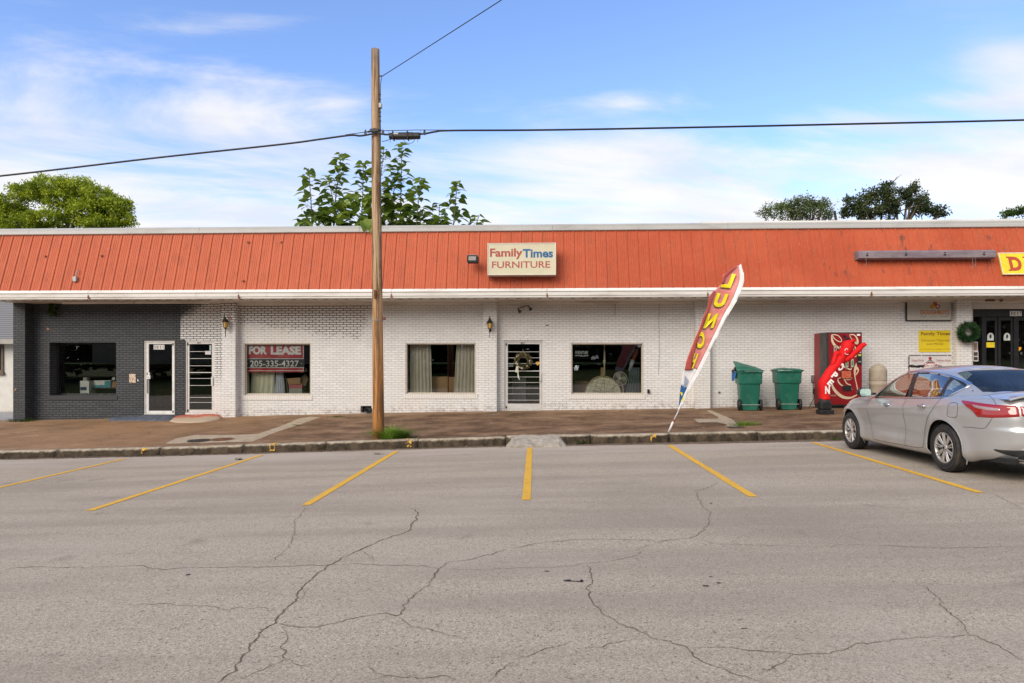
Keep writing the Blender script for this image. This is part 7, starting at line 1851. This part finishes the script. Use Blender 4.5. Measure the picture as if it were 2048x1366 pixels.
fn = thing('standing_fan', 'cream standing fan behind the window glass', 'fan', at(1246, 792, .75)); o0 = OFF[fn]; hc = at(1240.5, 757.5, .70)
b_ = B()
for rr_ in frange(.05, .21, 8): tube(b_, [hc + Vector((rr_ * math.cos(t), -.04 * (1 - rr_ / .22), rr_ * math.sin(t))) for t in [2 * math.pi * k / 28 for k in range(28)]], .003, 4, True)
tube(b_, [hc + Vector((.215 * math.cos(t), 0, .215 * math.sin(t))) for t in [2 * math.pi * k / 28 for k in range(28)]], .009, 6, True); ob('cage', b_, mt('fan_cream', (.55, .50, .40), .5), fn, world=True)
b_ = B()
for k in range(3):
    t0 = 2 * math.pi * k / 3; P_ = [(.03, -.03), (.12, -.09), (.19, -.03), (.18, .06), (.10, .07), (.03, .03)]; poly(b_, P_, lambda u, v: hc + Vector((u * math.cos(t0) - v * math.sin(t0), .015, u * math.sin(t0) + v * math.cos(t0))))
ob('blade', b_, mt('fan_blade', (.30, .28, .25), .5), fn, world=True, solid=.003)
b_ = B(); lathe(b_, [(.001, -.07), (.05, -.05), (.065, 0), (.05, .09), (.001, .12)], 14, Matrix.Translation(hc) @ Matrix.Rotation(R(-90), 4, 'X')); ob('motor', b_, mt('fan_cream', (.55, .50, .40), .5), fn, world=True, smooth=True)
b_ = B(); tube(b_, [hc + Vector((.03, .05, -.1)), at(1246, 775, .75), at(1247, 792, .75)], .017, 8); ob('stand', b_, mt('fan_cream', (.55, .50, .40), .5), fn, world=True)
b_ = B(); tube(b_, [at(1209, 687, .55), at(1209, 722, .55), at(1208.6, 752, .55)], [.024, .024, .030], 10); lathe(b_, [(.03, 0), (.042, .02), (.042, .10), (.03, .12)], 12, Matrix.Translation(at(1208.7, 727, .55))); tag(ob('display_pole', b_, mt('cream_pole', (.58, .50, .30), .5), None, smooth=True), 'cream floor to ceiling display pole behind the fan window glass', 'pole')
M_NEON = mt('white_neon_tube', (.75, .75, .75), .3); b_ = B(); text(b_, 'FURNITURE', prect(1151, 702, 1176, 708.5, .22), .01); nsg = tag(ob('window_sign', b_, M_NEON, None), 'small white tube sign reading FURNITURE inside the fan window', 'sign')
b_ = B(); ribbon(b_, catmull([(0, .3, 0), (.25, .7, 0), (.55, .2, 0), (1, .6, 0)], 6), .25, prect(1151, 709.5, 1176, 713, .22)); ob('swoosh', b_, M_NEON, nsg)
b_ = B(); 
for bx_ in ((1149, 693.5, 1178, 694.3), (1149, 715.5, 1178, 716.3), (1149, 693.5, 1149.8, 716), (1177.3, 693.5, 1178, 716)): m_ = prect(*bx_, .24); p0_, p1_ = m_(0, 0), m_(1, 1); box(b_, p0_.x, p1_.x, .235, .245, p0_.z, p1_.z)
ob('sign_frame', b_, M_BLKM, nsg)
b_ = B(); m = prect(1146.5, 731, 1157.5, 740.5, .105)
for (u0, v0, u1, v1) in ((.35, .72, .7, 1), (.15, .35, .9, .66), (.05, .5, 1, .6), (.2, .0, .35, .18), (.45, .0, .6, .18), (.7, 0, .85, .18), (.86, .75, .95, 1)): poly(b_, [(u0, v0), (u1, v0), (u1, v1), (u0, v1)], m)
tag(ob('window_sticker', b_, mt('pale_blue_sticker', (.55, .68, .72), .5), None), 'pale blue sticker at the left edge of the fan window', 'sticker')
b_ = B(); tube(b_, [at(1278, 690, .8), at(1266, 722, .8)], [.10, .05], 12); u_ = tag(ob('rolled_rug', b_, mt('rust_rug', (.30, .075, .03), .9, 0, .4, 20), None, smooth=True), 'rust coloured rolled rug leaning in the right of the fan window', 'rug')
b_ = B(); tube(b_, [at(1266, 720, .82), at(1259, 742, .82)], [.075, .05], 10); tag(ob('wrapped_roll', b_, mt('grey_wrap', (.34, .36, .40), .6), None, smooth=True), 'grey plastic wrapped roll below the rust rug', 'roll')
curtain('hanging_blanket', 'blue grey blanket bundled in the lower right of the fan window', 1260, 1280, 1250, 1280, 735, 792, .8, mt('blue_grey_cloth', (.12, .16, .18), .9, 0, .3), 5, .06, 8)
pcard('carton', 'dim brown carton at the lower left of the fan window', 'carton', 1150, 762, 1176, 792, .9, .4, mt('dim_card', (.20, .12, .08), .9)); pcard('carton', 'small tan carton beside the cream display pole', 'carton', 1202, 735, 1208, 752, 1.2, .3, M_CARD)
pcard('side_table', 'dark brown low table behind the cream table top', 'table', 1146, 786, 1215, 792, .8, .5, mt('dark_wood', (.10, .045, .03), .5))
# black window
sh = thing('display_shelf', 'dark glass display shelf in the black window', 'shelf', at(200, 792, .9)); b_ = B(); pbox(b_, 182, 775.5, 236, 777.5, .75, 1.2); ob('shelf', b_, mt('shelf_dark', (.04, .04, .045), .3), sh, world=True)
b_ = B(); pbox(b_, 182, 777, 184, 800, .76, .8); pbox(b_, 118, 777, 120, 800, .76, .8); ob('leg', b_, M_GALV, sh, world=True)
w_ = pcard('white_carton', 'tall white carton with dark blue print standing in the black window', 'box', 160, 761.5, 178, 792, .60, .3, mt('white_carton', (.86, .85, .80), .7)); pcard('blue_print', '', '', 160.6, 774, 173, 780.5, .594, .005, mt('navy_print', (.02, .06, .16), .6), w_); pcard('blue_print', '', '', 161.5, 786.5, 176, 790, .594, .005, mt('navy_print', (.02, .06, .16), .6), w_)
w_ = pcard('teal_carton', 'flat white and teal carton lying on the shelf in the black window', 'box', 187.5, 761, 221, 775.3, .78, .35, mt('white_carton', (.86, .85, .80), .7)); pcard('teal_print', '', '', 187.8, 770, 221, 775, .774, .005, mt('teal_print', (.10, .36, .42), .6), w_); pcard('teal_print', '', '', 209, 762, 221.2, 770, .773, .005, mt('teal_print', (.10, .36, .42), .6), w_)
b_ = B(); poly(b_, [(224, 775), (227, 763), (234, 762), (235, 775)], lambda a, b: at(a, b, .8)); tag(ob('tan_packet', b_, M_CARD, None, solid=.05), 'tan paper packet at the right end of the shelf in the black window', 'packet')
b_ = B(); c = at(228, 757.5, .8); lathe(b_, [(.02, -.03), (.05, -.03), (.05, .03), (.02, .03), (.02, -.03)], 20, Matrix.Translation(c) @ Matrix.Rotation(R(90), 4, 'X'), cap=False); tag(ob('paper_roll', b_, M_WLET, None, smooth=True), 'white paper roll resting on the tan packet', 'roll')
pcard('small_carton', 'small pale tub standing on the tall white carton', 'tub', 166, 755, 174, 761.3, .62, .15, mt('grey_box', (.42, .40, .36), .8))
pcard('desk', 'brown wooden desk seen through the white framed door', 'desk', 300, 779, 322, 812, 1.3, .8, mt('desk_brown', (.22, .11, .05), .6))
pcard('white_cabinet', 'pale cabinet standing inside the barred centre door', 'cabinet', 1024, 757, 1052, 803, 1.2, .6, mt('pale_cabinet', (.33, .33, .31), .5))
# ------------------------------------------------------------ neighbouring house at the far left
NY = 7.5
hs = thing('neighbour_house', 'white brick house with a grey shingle roof glimpsed at the far left', 'house', (gx(-200, NY), NY, -.2))
xr = gx(60, NY); ze = gz(683, 10, NY); zr = gz(607, 10, NY + 4.2)
b_ = B(); box(b_, xr - 16, xr, NY, NY + 9, -1.0, ze); ob('wall', b_, mt('white_house_brick', (.62, .60, .56), .8, 0, .06, 3, .4, 20), hs, world=True)
b_ = B(); prism(b_, [(NY - .5, ze - .02), (NY + 4.2, zr), (NY + 9.2, ze - .02), (NY + 9.2, ze + .10), (NY + 4.2, zr + .13), (NY - .5, ze + .08)], xr - 16.5, xr + .5, 'X'); q = NM('grey_shingles'); sz = q.xyz()[2]; q.P(col=q.mix(q.sm(q.ma('SINE', q.ma('MULTIPLY', sz, 58.0)), -.2, .6), (.13, .13, .13), (.24, .235, .225)), rough=.9); ob('roof', b_, q.m, hs, world=True)
b_ = B(); box(b_, xr - 16.5, xr + .5, NY - .56, NY - .50, ze - .12, ze + .08); ob('gutter', b_, mt('house_gutter', (.34, .32, .29), .6), hs, world=True)
q = mt('brown_window', (.13, .085, .06), .6)
b_ = B(); x1_ = gx(8, NY); z0_, z1_ = gz(744, 5, NY), gz(690, 5, NY)
for s_ in ((x1_ - .08, x1_, z0_, z1_), (x1_ - 1.3, x1_ - 1.22, z0_, z1_), (x1_ - 1.22, x1_ - .08, z1_ - .08, z1_), (x1_ - 1.22, x1_ - .08, z0_, z0_ + .08)): box(b_, s_[0], s_[1], NY - .06, NY - .002, s_[2], s_[3])
wn = ob('window', b_, q, hs, world=True); b_ = B(); box(b_, x1_ - 1.35, x1_ + .04, NY - .10, NY - .003, z0_ - .13, z0_ - .002); ob('window_sill', b_, q, wn, world=True)
b_ = B(); box(b_, x1_ - 1.22, x1_ - .08, NY - .02, NY - .004, z0_ + .08, z1_ - .08); ob('window_pane', b_, mt('dark_pane', (.03, .03, .035), .1), wn, world=True)
bm = B(); grid(bm, frange(-40, XL, 10), [.2, 4, 7.4], lambda x, y: interp(x, WK) - .02 - .012 * y); grid(bm, frange(-40, gx(26, 0) - .0, 8), [-.02, .2], lambda x, y: interp(x, WK) - .02)
q = NM('pale_gravel'); v_ = q.n('ShaderNodeTexVoronoi', {'Vector': q.pos(), 'Scale': 28.0}); q.P(col=q.mix(q.n('ShaderNodeSeparateColor', {0: v_.outputs['Color']}).outputs[0], (.26, .24, .22), (.58, .55, .52)), rough=.95); q.bump(v_.outputs['Distance'], 1, .03); struct('gravel', bm, q.m, 'pale gravel beside the black wall')

# ------------------------------------------------------------ foliage builders
def quads(L_, rr, c, n, rad, ln, wd, flat=.6, up=0.0):
    V_, F_ = L_
    for _ in range(n):
        d = Vector((rr.gauss(0, 1), rr.gauss(0, 1), rr.gauss(0, 1) * flat)).normalized(); p = c + d * rad * rr.random() ** .5
        a = Vector((rr.gauss(0, 1), rr.gauss(0, 1), rr.gauss(0, 1) + up)).normalized(); s_ = a.orthogonal(); s_ = (Matrix.Rotation(rr.uniform(0, 6.28), 3, a) @ s_).normalized()
        l_ = ln * rr.uniform(.6, 1.2); w_ = wd * rr.uniform(.7, 1.2); i = len(V_)
        V_ += [p - s_ * w_ * .2, p + a * l_ * .5 - s_ * w_ * .5, p + a * l_, p + a * l_ * .5 + s_ * w_ * .5]; F_.append((i, i + 1, i + 2, i + 3))
def tree(name, label, Y, blobs, base_px, trunk_r, mats, clump, nclump, nleaf, ln, wd, seed, flat=.55, limb=9, hollow=.5):
    """blobs: (px,py,rx,ry) seen at plane Y; depth of each blob = its width"""
    rr = random.Random(seed); bp = at(base_px, 735, Y); bp.z = gfar(max(-60, min(60, bp.x)), Y) - .1
    t_ = thing(name, label, 'tree', bp); L_ = ([], []); pts_ = []
    area = sum(b[2] * b[3] for b in blobs)
    for (bx_, by_, rx, ry) in blobs:
        c = at(bx_, by_, Y); sx = (at(bx_ + rx, by_, Y) - c).length; sz = (at(bx_, by_ + ry, Y) - c).length
        for k in range(max(2, int(nclump * rx * ry / area))):
            d = Vector((rr.gauss(0, 1), rr.gauss(0, 1), rr.gauss(0, 1))).normalized() * (hollow + (1 - hollow) * rr.random()); p = c + Vector((d.x * sx, d.y * sx, d.z * sz)); pts_.append(p)
            cr = clump * rr.uniform(.6, 1.25); quads(L_, rr, p, int(nleaf * rr.uniform(.6, 1.2)), cr, ln, wd, flat, .3)
    crown = ob('crown', L_, mats[0], t_, world=True)
    b_ = B(); top_ = at(sum(b[0] for b in blobs) / len(blobs), sum(b[1] for b in blobs) / len(blobs), Y)
    fork = bp.lerp(top_, .55); tube(b_, catmull([bp, bp.lerp(top_, .3) + Vector((.2, 0, 0)), fork], 5), [trunk_r - (trunk_r * .45) * i / 10 for i in range(11)], 10); ob('trunk', b_, mats[1], t_, world=True, smooth=True)
    b_ = B()
    for k in range(limb):
        p = pts_[rr.randrange(len(pts_))]; mid = fork.lerp(p, .5) + Vector((rr.uniform(-.4, .4), rr.uniform(-.4, .4), rr.uniform(.1, .6))); Q = catmull([fork, mid, p], 5); n_ = len(Q); tube(b_, Q, [trunk_r * .45 * (1 - i / n_) + .02 for i in range(n_)], 6)
        for j in range(3):
            q1 = Q[rr.randrange(4, n_)]; q2 = pts_[rr.randrange(len(pts_))]
            if (q2 - q1).length < 3.0: tube(b_, [q1, q1.lerp(q2, .5) + Vector((0, 0, .1)), q2], [.04, .025, .012], 5)
    ob('limbs', b_, mats[1], t_, world=True, smooth=True)
    return t_
M_BARK = mt('bark_grey_brown', (.10, .075, .055), .9, 0, .3, 8, .6, 20)
tree('pine_tree', 'rounded bright yellow green pine crown behind the roof at the far left', 28, [(15, 415, 34, 26), (60, 388, 34, 20), (105, 374, 36, 18), (150, 374, 36, 18), (195, 392, 34, 20), (230, 412, 30, 22), (245, 438, 22, 16), (175, 425, 44, 26), (105, 440, 50, 18), (40, 448, 46, 18), (-30, 430, 46, 34), (200, 450, 40, 14), (130, 400, 40, 16)], 100, .35, (m_leaf('pine_needles', (.24, .33, .02), (.64, .68, .06), trans=.35), M_BARK), .44, 760, 60, .27, .09, 3, .55, 16, .55)
tree('slender_tree', 'thin feathery green tree behind the roof, left of the darker one', 30, [(1535, 425, 22, 10), (1560, 415, 24, 14), (1590, 408, 26, 14), (1622, 405, 24, 14), (1648, 410, 18, 16), (1600, 428, 60, 14), (1655, 430, 12, 12)], 1600, .20, (m_leaf('olive_leaves', (.07, .11, .03), (.20, .24, .08), trans=.25), M_BARK), .42, 230, 30, .17, .08, 5, .8, 16, .2)
tree('dark_oak_tree', 'dark leafy oak behind the roof on the right with a bare twig on top', 30, [(1715, 412, 22, 22), (1745, 392, 22, 18), (1775, 378, 20, 16), (1740, 425, 34, 18), (1783, 412, 26, 26), (1815, 388, 14, 20), (1828, 376, 12, 12), (1835, 405, 22, 18), (1852, 420, 26, 14), (1880, 426, 14, 12), (1690, 425, 9, 18), (1697, 402, 7, 8)], 1780, .35, (m_leaf('dark_leaves', (.035, .055, .02), (.13, .15, .06), trans=.15), M_BARK), .34, 330, 44, .19, .10, 6, .8, 18, .25)
b_ = B(); tube(b_, [at(1768, 385, 30), at(1788, 362, 30), at(1796, 352, 30)], [.05, .03, .012], 5); tube(b_, [at(1788, 362, 30), at(1803, 349, 30)], [.02, .01], 5); tube(b_, [at(1672, 440, 30), at(1669, 422, 30)], [.10, .08], 6); o_ = ob('bare_twig', b_, M_BARK, [o for o in COL.objects if o.name.startswith('dark_oak_tree')][0], world=True)
tree('green_tree', 'small piece of green treetop behind the roof at the right edge', 30, [(2018, 428, 14, 8), (2040, 424, 18, 9), (2070, 420, 30, 14), (2110, 425, 30, 16)], 2070, .25, (m_leaf('mid_green_leaves', (.03, .07, .012), (.14, .21, .04), trans=.2), M_BARK), .32, 110, 40, .19, .10, 8, .8, 6, .2)
tree('hedge_tree', 'green bushy tree between the neighbouring house and the eaves at far left', 22, [(0, 606, 40, 22), (-60, 600, 50, 30), (40, 612, 30, 20)], 0, .2, (m_leaf('mid_green_leaves', (.03, .07, .012), (.14, .21, .04), trans=.2), M_BARK), .5, 170, 50, .2, .10, 9, .8, 6, .3)
# ------------------------------------------------------------ big leaved weed tree growing on the flat roof
rw = random.Random(21); YW = 1.3
wt = thing('roof_weed_tree', 'tall multi stemmed plant with big heart shaped leaves growing up behind the roof edge', 'tree', at(760, 440, YW))
LV_, LF_ = [], []
def bigleaf(p, d, size, droop):
    """heart shaped leaf hanging from p towards d"""
    d = d.normalized(); s_ = d.cross(Vector((0, 0, 1))).normalized(); up = s_.cross(d)
    hx = Vector((d.x, d.y, 0)).normalized(); d2 = (hx * math.cos(droop) - Vector((0, 0, math.sin(droop)))).normalized(); s_ = hx.cross(Vector((0, 0, 1))).normalized(); nrm_ = s_.cross(d2).normalized(); roll = rw.uniform(-.5, .5); s2 = (Matrix.Rotation(roll, 3, d2) @ s_).normalized(); n2 = s2.cross(d2)
    prof_ = [(-.12, 0.0, .22), (.05, .0, .42), (.3, 0, .50), (.55, 0, .38), (.8, 0, .17)]
    i0 = len(LV_); LV_.append(p); 
    for t, _, w_ in prof_:
        c = p + d2 * size * t - Vector((0, 0, 1)) * size * .18 * t * t; f = .14 * size * w_
        LV_.extend([c - s2 * size * w_ + n2 * f * 1.2, c - n2 * 0, c + s2 * size * w_ + n2 * f * 1.2])
    LV_.append(p + d2 * size * 1.05 - Vector((0, 0, 1)) * size * .24)
    n = len(prof_)
    for k in range(n - 1):
        a = i0 + 1 + k * 3; LF_.append((a, a + 1, a + 4, a + 3)); LF_.append((a + 1, a + 2, a + 5, a + 4))
    a = i0 + 1 + (n - 1) * 3; e_ = i0 + 1 + n * 3; LF_.append((a, a + 1, e_)); LF_.append((a + 1, a + 2, e_))
stems = [((625, 450), (617, 336)), ((665, 452), (683, 306)), ((712, 452), (727, 326)), ((756, 452), (768, 296)), ((800, 452), (804, 288)), ((835, 452), (843, 358)), ((900, 452), (914, 364)), ((940, 452), (958, 430)), ((690, 452), (655, 352)), ((870, 452), (880, 405)), ((775, 452), (790, 345))]
sb_ = B()
for k, (b0, t0) in enumerate(stems):
    yy = YW + rw.uniform(-.5, .7); A_ = at(b0[0], b0[1] + 20, yy); T_ = at(t0[0], t0[1], yy); A_.z = 5.34
    mid = A_.lerp(T_, .5) + Vector((rw.uniform(-.08, .08), 0, 0)); Q = catmull([A_, mid, T_], 8); tube(sb_, Q, [.032 - .024 * i / len(Q) for i in range(len(Q))], 6)
    Ln = (T_ - A_).length; z_ = .25; ang = rw.uniform(0, 3)
    while z_ < Ln:
        t = z_ / Ln; p = Q[min(len(Q) - 1, int(t * (len(Q) - 1)))].lerp(Q[min(len(Q) - 1, int(t * (len(Q) - 1)) + 1)], (t * (len(Q) - 1)) % 1); size = (.38 - .17 * t ** 1.5) * rw.uniform(.75, 1.15); pet = (.42 * (1 - t) ** .8 + .06) * rw.uniform(.7, 1.2)
        for s_ in (0, math.pi, 1.57):
            if rw.random() < .15: continue
            a_ = ang + s_ + rw.uniform(-.5, .5); d = Vector((math.cos(a_), math.sin(a_), .45)).normalized(); e_ = p + d * pet; tube(sb_, [p, p + d * pet * .6, e_], .006, 4); bigleaf(e_, Vector((d.x, d.y, .1)), size, rw.uniform(-.25, .5))
        ang += 1.57 + rw.uniform(-.2, .2); z_ += .17 * (1 - .5 * t) * rw.uniform(.85, 1.2)
# dense lower growth
for k in range(300):
    px_ = rw.uniform(600, 905); top_y = 452 - 62 * math.exp(-((px_ - 740) / 95) ** 2) - 12; p = at(px_, rw.uniform(top_y, 462), YW + rw.uniform(-.7, .9)); a_ = rw.uniform(0, 6.28); bigleaf(p, Vector((math.cos(a_), math.sin(a_), .1)), rw.uniform(.16, .32), rw.uniform(-.1, .8))
for q_ in ((742, 446), (750, 444), (728, 444), (736, 440)): bigleaf(at(q_[0], q_[1], yc - .02), Vector((.2, -1, .1)), .30, 1.1)
ob('stems', sb_, mt('weed_stem', (.16, .15, .09), .8), wt, world=True, smooth=True)
ob('leaves', (LV_, LF_), m_leaf('catalpa_leaves', (.11, .19, .03), (.36, .45, .08), trans=.4, rough=.45), wt, world=True, smooth=True)
# vine under the soffit at the left
Lq = ([], []); rr = random.Random(31)
for k in range(11): quads(Lq, rr, at(107 + rr.uniform(-5, 5), 604 + k * 2.6, -.06) + Vector((0, -.08, 0)), 16, .09, .10, .055)
vn = thing('vine', 'bit of green vine hanging under the soffit over the black wall', 'plant', at(107, 603, -.1)); ob('leaves', Lq, m_leaf('vine_leaves', (.03, .06, .012), (.10, .15, .03)), vn, world=True); b_ = B(); tube(b_, [at(107, 602, -.1), at(108, 618, -.08), at(109, 628, -.03)], .006, 5); ob('stem', b_, M_BARK, vn, world=True)
# ------------------------------------------------------------ tufts of grass and kerb weeds
def tuft(px_, py_, n, h, spread, label, cols=((.10, .24, .02), (.34, .50, .07)), f=sw, droop=.8, seed=0, wd=.010, name='grass_tuft', sx=1.6):
    rr = random.Random(seed + int(px_)); c = gp(px_, py_, f); V_, F_ = [], []
    for k in range(n):
        a = rr.uniform(0, 6.28); r_ = spread * rr.random() ** .7; p = Vector((c.x + r_ * math.cos(a) * sx, c.y + r_ * math.sin(a) * .55, 0)); p.z = f(p.x, p.y) - .01
        d = Vector((math.cos(a) * sx + rr.uniform(-.5, .5), math.sin(a) + rr.uniform(-.5, .5), 0)); L_ = h * rr.uniform(.5, 1.15); s_ = Vector((-d.y, d.x, 0)).normalized() * wd * rr.uniform(.6, 1.2); i = len(V_); out = rr.uniform(.2, 1.0) * droop
        for t, w_ in ((0, .7), (.35, 1), (.7, .8), (1, .1)):
            q_ = p + d * L_ * out * t * t * .8 + Vector((0, 0, L_ * (t - .42 * out * t * t * 1.3))); V_.extend([q_ - s_ * w_, q_ + s_ * w_])
        for j in range(3): F_.append((i + 2 * j, i + 2 * j + 1, i + 2 * j + 3, i + 2 * j + 2))
    return tag(ob(name, (V_, F_), m_leaf('blades_%d_%d' % (int(px_), n), cols[0], cols[1], trans=.35), None), label, 'grass')
tuft(781, 877, 700, .36, .22, 'big bright green grass tuft at the foot of the wooden pole', seed=1, wd=.007, droop=1.25)
tuft(803, 873, 150, .22, .16, 'smaller green tuft spilling over the kerb right of the pole tuft', seed=2, wd=.007)
tuft(1489, 851, 200, .14, .22, 'low bright green tuft on the sidewalk in front of the open bin', seed=3, wd=.007)
tuft(44, 843, 180, .14, .30, 'flat green weeds at the foot of the black corner pillar', ((.03, .07, .012), (.10, .15, .03)), seed=4, wd=.008)
tuft(673, 834, 120, .07, .18, 'low green weeds by the wall left of the drain pipe', ((.03, .07, .012), (.10, .15, .03)), seed=5, wd=.006)
tuft(592, 851, 60, .05, .10, 'tiny weed on the pale sidewalk strip', ((.05, .07, .012), (.14, .16, .04)), seed=6, wd=.006)
tuft(1163, 888, 70, .15, .10, 'sprig of weed at the kerb right of the broken ramp', ((.03, .08, .015), (.12, .16, .04)), f=gr, seed=7, wd=.008)
tuft(1485, 877, 60, .14, .07, 'weed growing in the kerb joint in front of the low tuft', ((.03, .07, .015), (.12, .14, .04)), f=gr, seed=8, wd=.008)
tuft(1625, 878, 45, .14, .08, 'thin weed in the gutter left of the car', ((.06, .09, .02), (.18, .20, .05)), f=gr, seed=9, wd=.005)
tuft(1670, 880, 50, .07, .08, 'small green weed in the gutter beside the front wheel', ((.04, .10, .015), (.15, .24, .04)), f=gr, seed=10, wd=.006)
tuft(148, 911, 110, .12, .16, 'clump of green weeds in the gutter at the left', ((.03, .07, .015), (.12, .16, .04)), f=gr, seed=11, wd=.008)
tuft(103, 913, 40, .16, .06, 'tall thin weed in the gutter at far left', ((.05, .09, .02), (.16, .20, .05)), f=gr, seed=12, wd=.006)
tuft(478, 920, 50, .07, .05, 'brown dry weed growing through a yellow bay line', ((.12, .08, .03), (.20, .16, .06)), f=gr, seed=13, wd=.006)
tuft(1002, 890, 60, .10, .08, 'dry grass in the kerb joint left of the broken ramp', ((.08, .07, .02), (.16, .14, .05)), f=gr, seed=14, wd=.006)
tuft(757, 909, 40, .06, .06, 'tiny dry weeds on the yellow bay line below the pole', ((.12, .09, .03), (.20, .16, .06)), f=gr, seed=15, wd=.006)
# gutter litter: leaves, twigs and grit against the kerb
rr = random.Random(77); V_, F_ = [], []
for k in range(1500):
    x = rr.uniform(-14, 8.5); y = -6.26 - abs(rr.gauss(0, .10)); z = gr(x, y) + .006
    if x > -6 and rr.random() < .5: continue
    s_ = rr.uniform(.006, .028); a = rr.uniform(0, 6.28); d = Vector((math.cos(a), math.sin(a), rr.uniform(-.1, .5))) * s_; e_ = Vector((-math.sin(a), math.cos(a), rr.uniform(-.2, .4))) * s_ * rr.uniform(.2, .6); p = Vector((x, y, z + .004)); i = len(V_); V_ += [p - d - e_, p + d - e_, p + d + e_, p - d + e_]; F_.append((i, i + 1, i + 2, i + 3))
o_ = ob('gutter_litter', (V_, F_), m_leaf('dead_leaves', (.05, .032, .018), (.30, .20, .11), trans=.05), None); o_['kind'] = 'stuff'; o_['label'] = 'dead leaves and grit lying in the gutter'; o_['category'] = 'litter'
V_, F_ = [], []
for k in range(420):
    x = rr.uniform(-15, 9); y = rr.uniform(-5.9, -.1); z = sw(x, y) + .006; s_ = rr.uniform(.008, .03) * (1 if rr.random() < .95 else 1.6); a = rr.uniform(0, 6.28); d = Vector((math.cos(a), math.sin(a), rr.uniform(0, .2))) * s_; e_ = Vector((-math.sin(a), math.cos(a), rr.uniform(0, .3))) * s_ * .5; p = Vector((x, y, z)); i = len(V_); V_ += [p - d - e_, p + d - e_, p + d + e_, p - d + e_]; F_.append((i, i + 1, i + 2, i + 3))
o_ = ob('sidewalk_litter', (V_, F_), m_leaf('pale_scraps', (.16, .10, .06), (.55, .45, .34), trans=.05), None); o_['kind'] = 'stuff'; o_['label'] = 'scattered leaves and scraps on the sidewalk'; o_['category'] = 'litter'
# ------------------------------------------------------------ across the road (behind the camera, seen in the glass)
b_ = B(); grid(b_, [-80, -40, 0, 40, 80], [-58, -44], lambda x, y: 1.95 + (y + 44) * -.02 + .0); struct('far_lawn', b_, mt('lawn_green', (.06, .12, .02), .95, 0, .3, .5), 'green lawn across the road')
L_ = ([], [])
for k in range(760):
    x = rr.uniform(-115, 115); h = rr.uniform(0, 11.5); c = Vector((x, -66 + rr.uniform(-4, 3), 1.5 + h)); quads(L_, rr, c, 46, 2.0, 1.1, .8)
for k in range(420): quads(L_, rr, Vector((rr.uniform(-120, 120), -74, 1.5 + rr.uniform(0, 14))), 30, 2.4, 1.8, 1.3)
for k in range(90): quads(L_, rr, Vector((rr.uniform(-115, 115), -66, 2.5)), 40, 1.8, 1.2, .9)
o_ = ob('far_woods', L_, m_leaf('woods_leaves', (.018, .032, .010), (.05, .075, .02), trans=.05), None); o_['kind'] = 'stuff'; o_['label'] = 'dark tree line across the road'; o_['category'] = 'woods'
bh = thing('far_building', 'tan brick building across the road, mirrored in the left window', 'building', (-33, -52, 2)); b_ = B(); box(b_, -50, -20, -58, -52, 1.5, 6.5); ob('wall', b_, mt('tan_block', (.28, .22, .16), .8, 0, .2, 1), bh, world=True)
b_ = B(); box(b_, -50.4, -19.6, -58.4, -51.6, 6.5, 6.9); ob('roof', b_, mt('dark_roof', (.08, .075, .07), .8), bh, world=True); b_ = B(); box(b_, -38, -34, -52, -51.9, 3.2, 5.4); ob('window', b_, M_BLACK, bh, world=True)
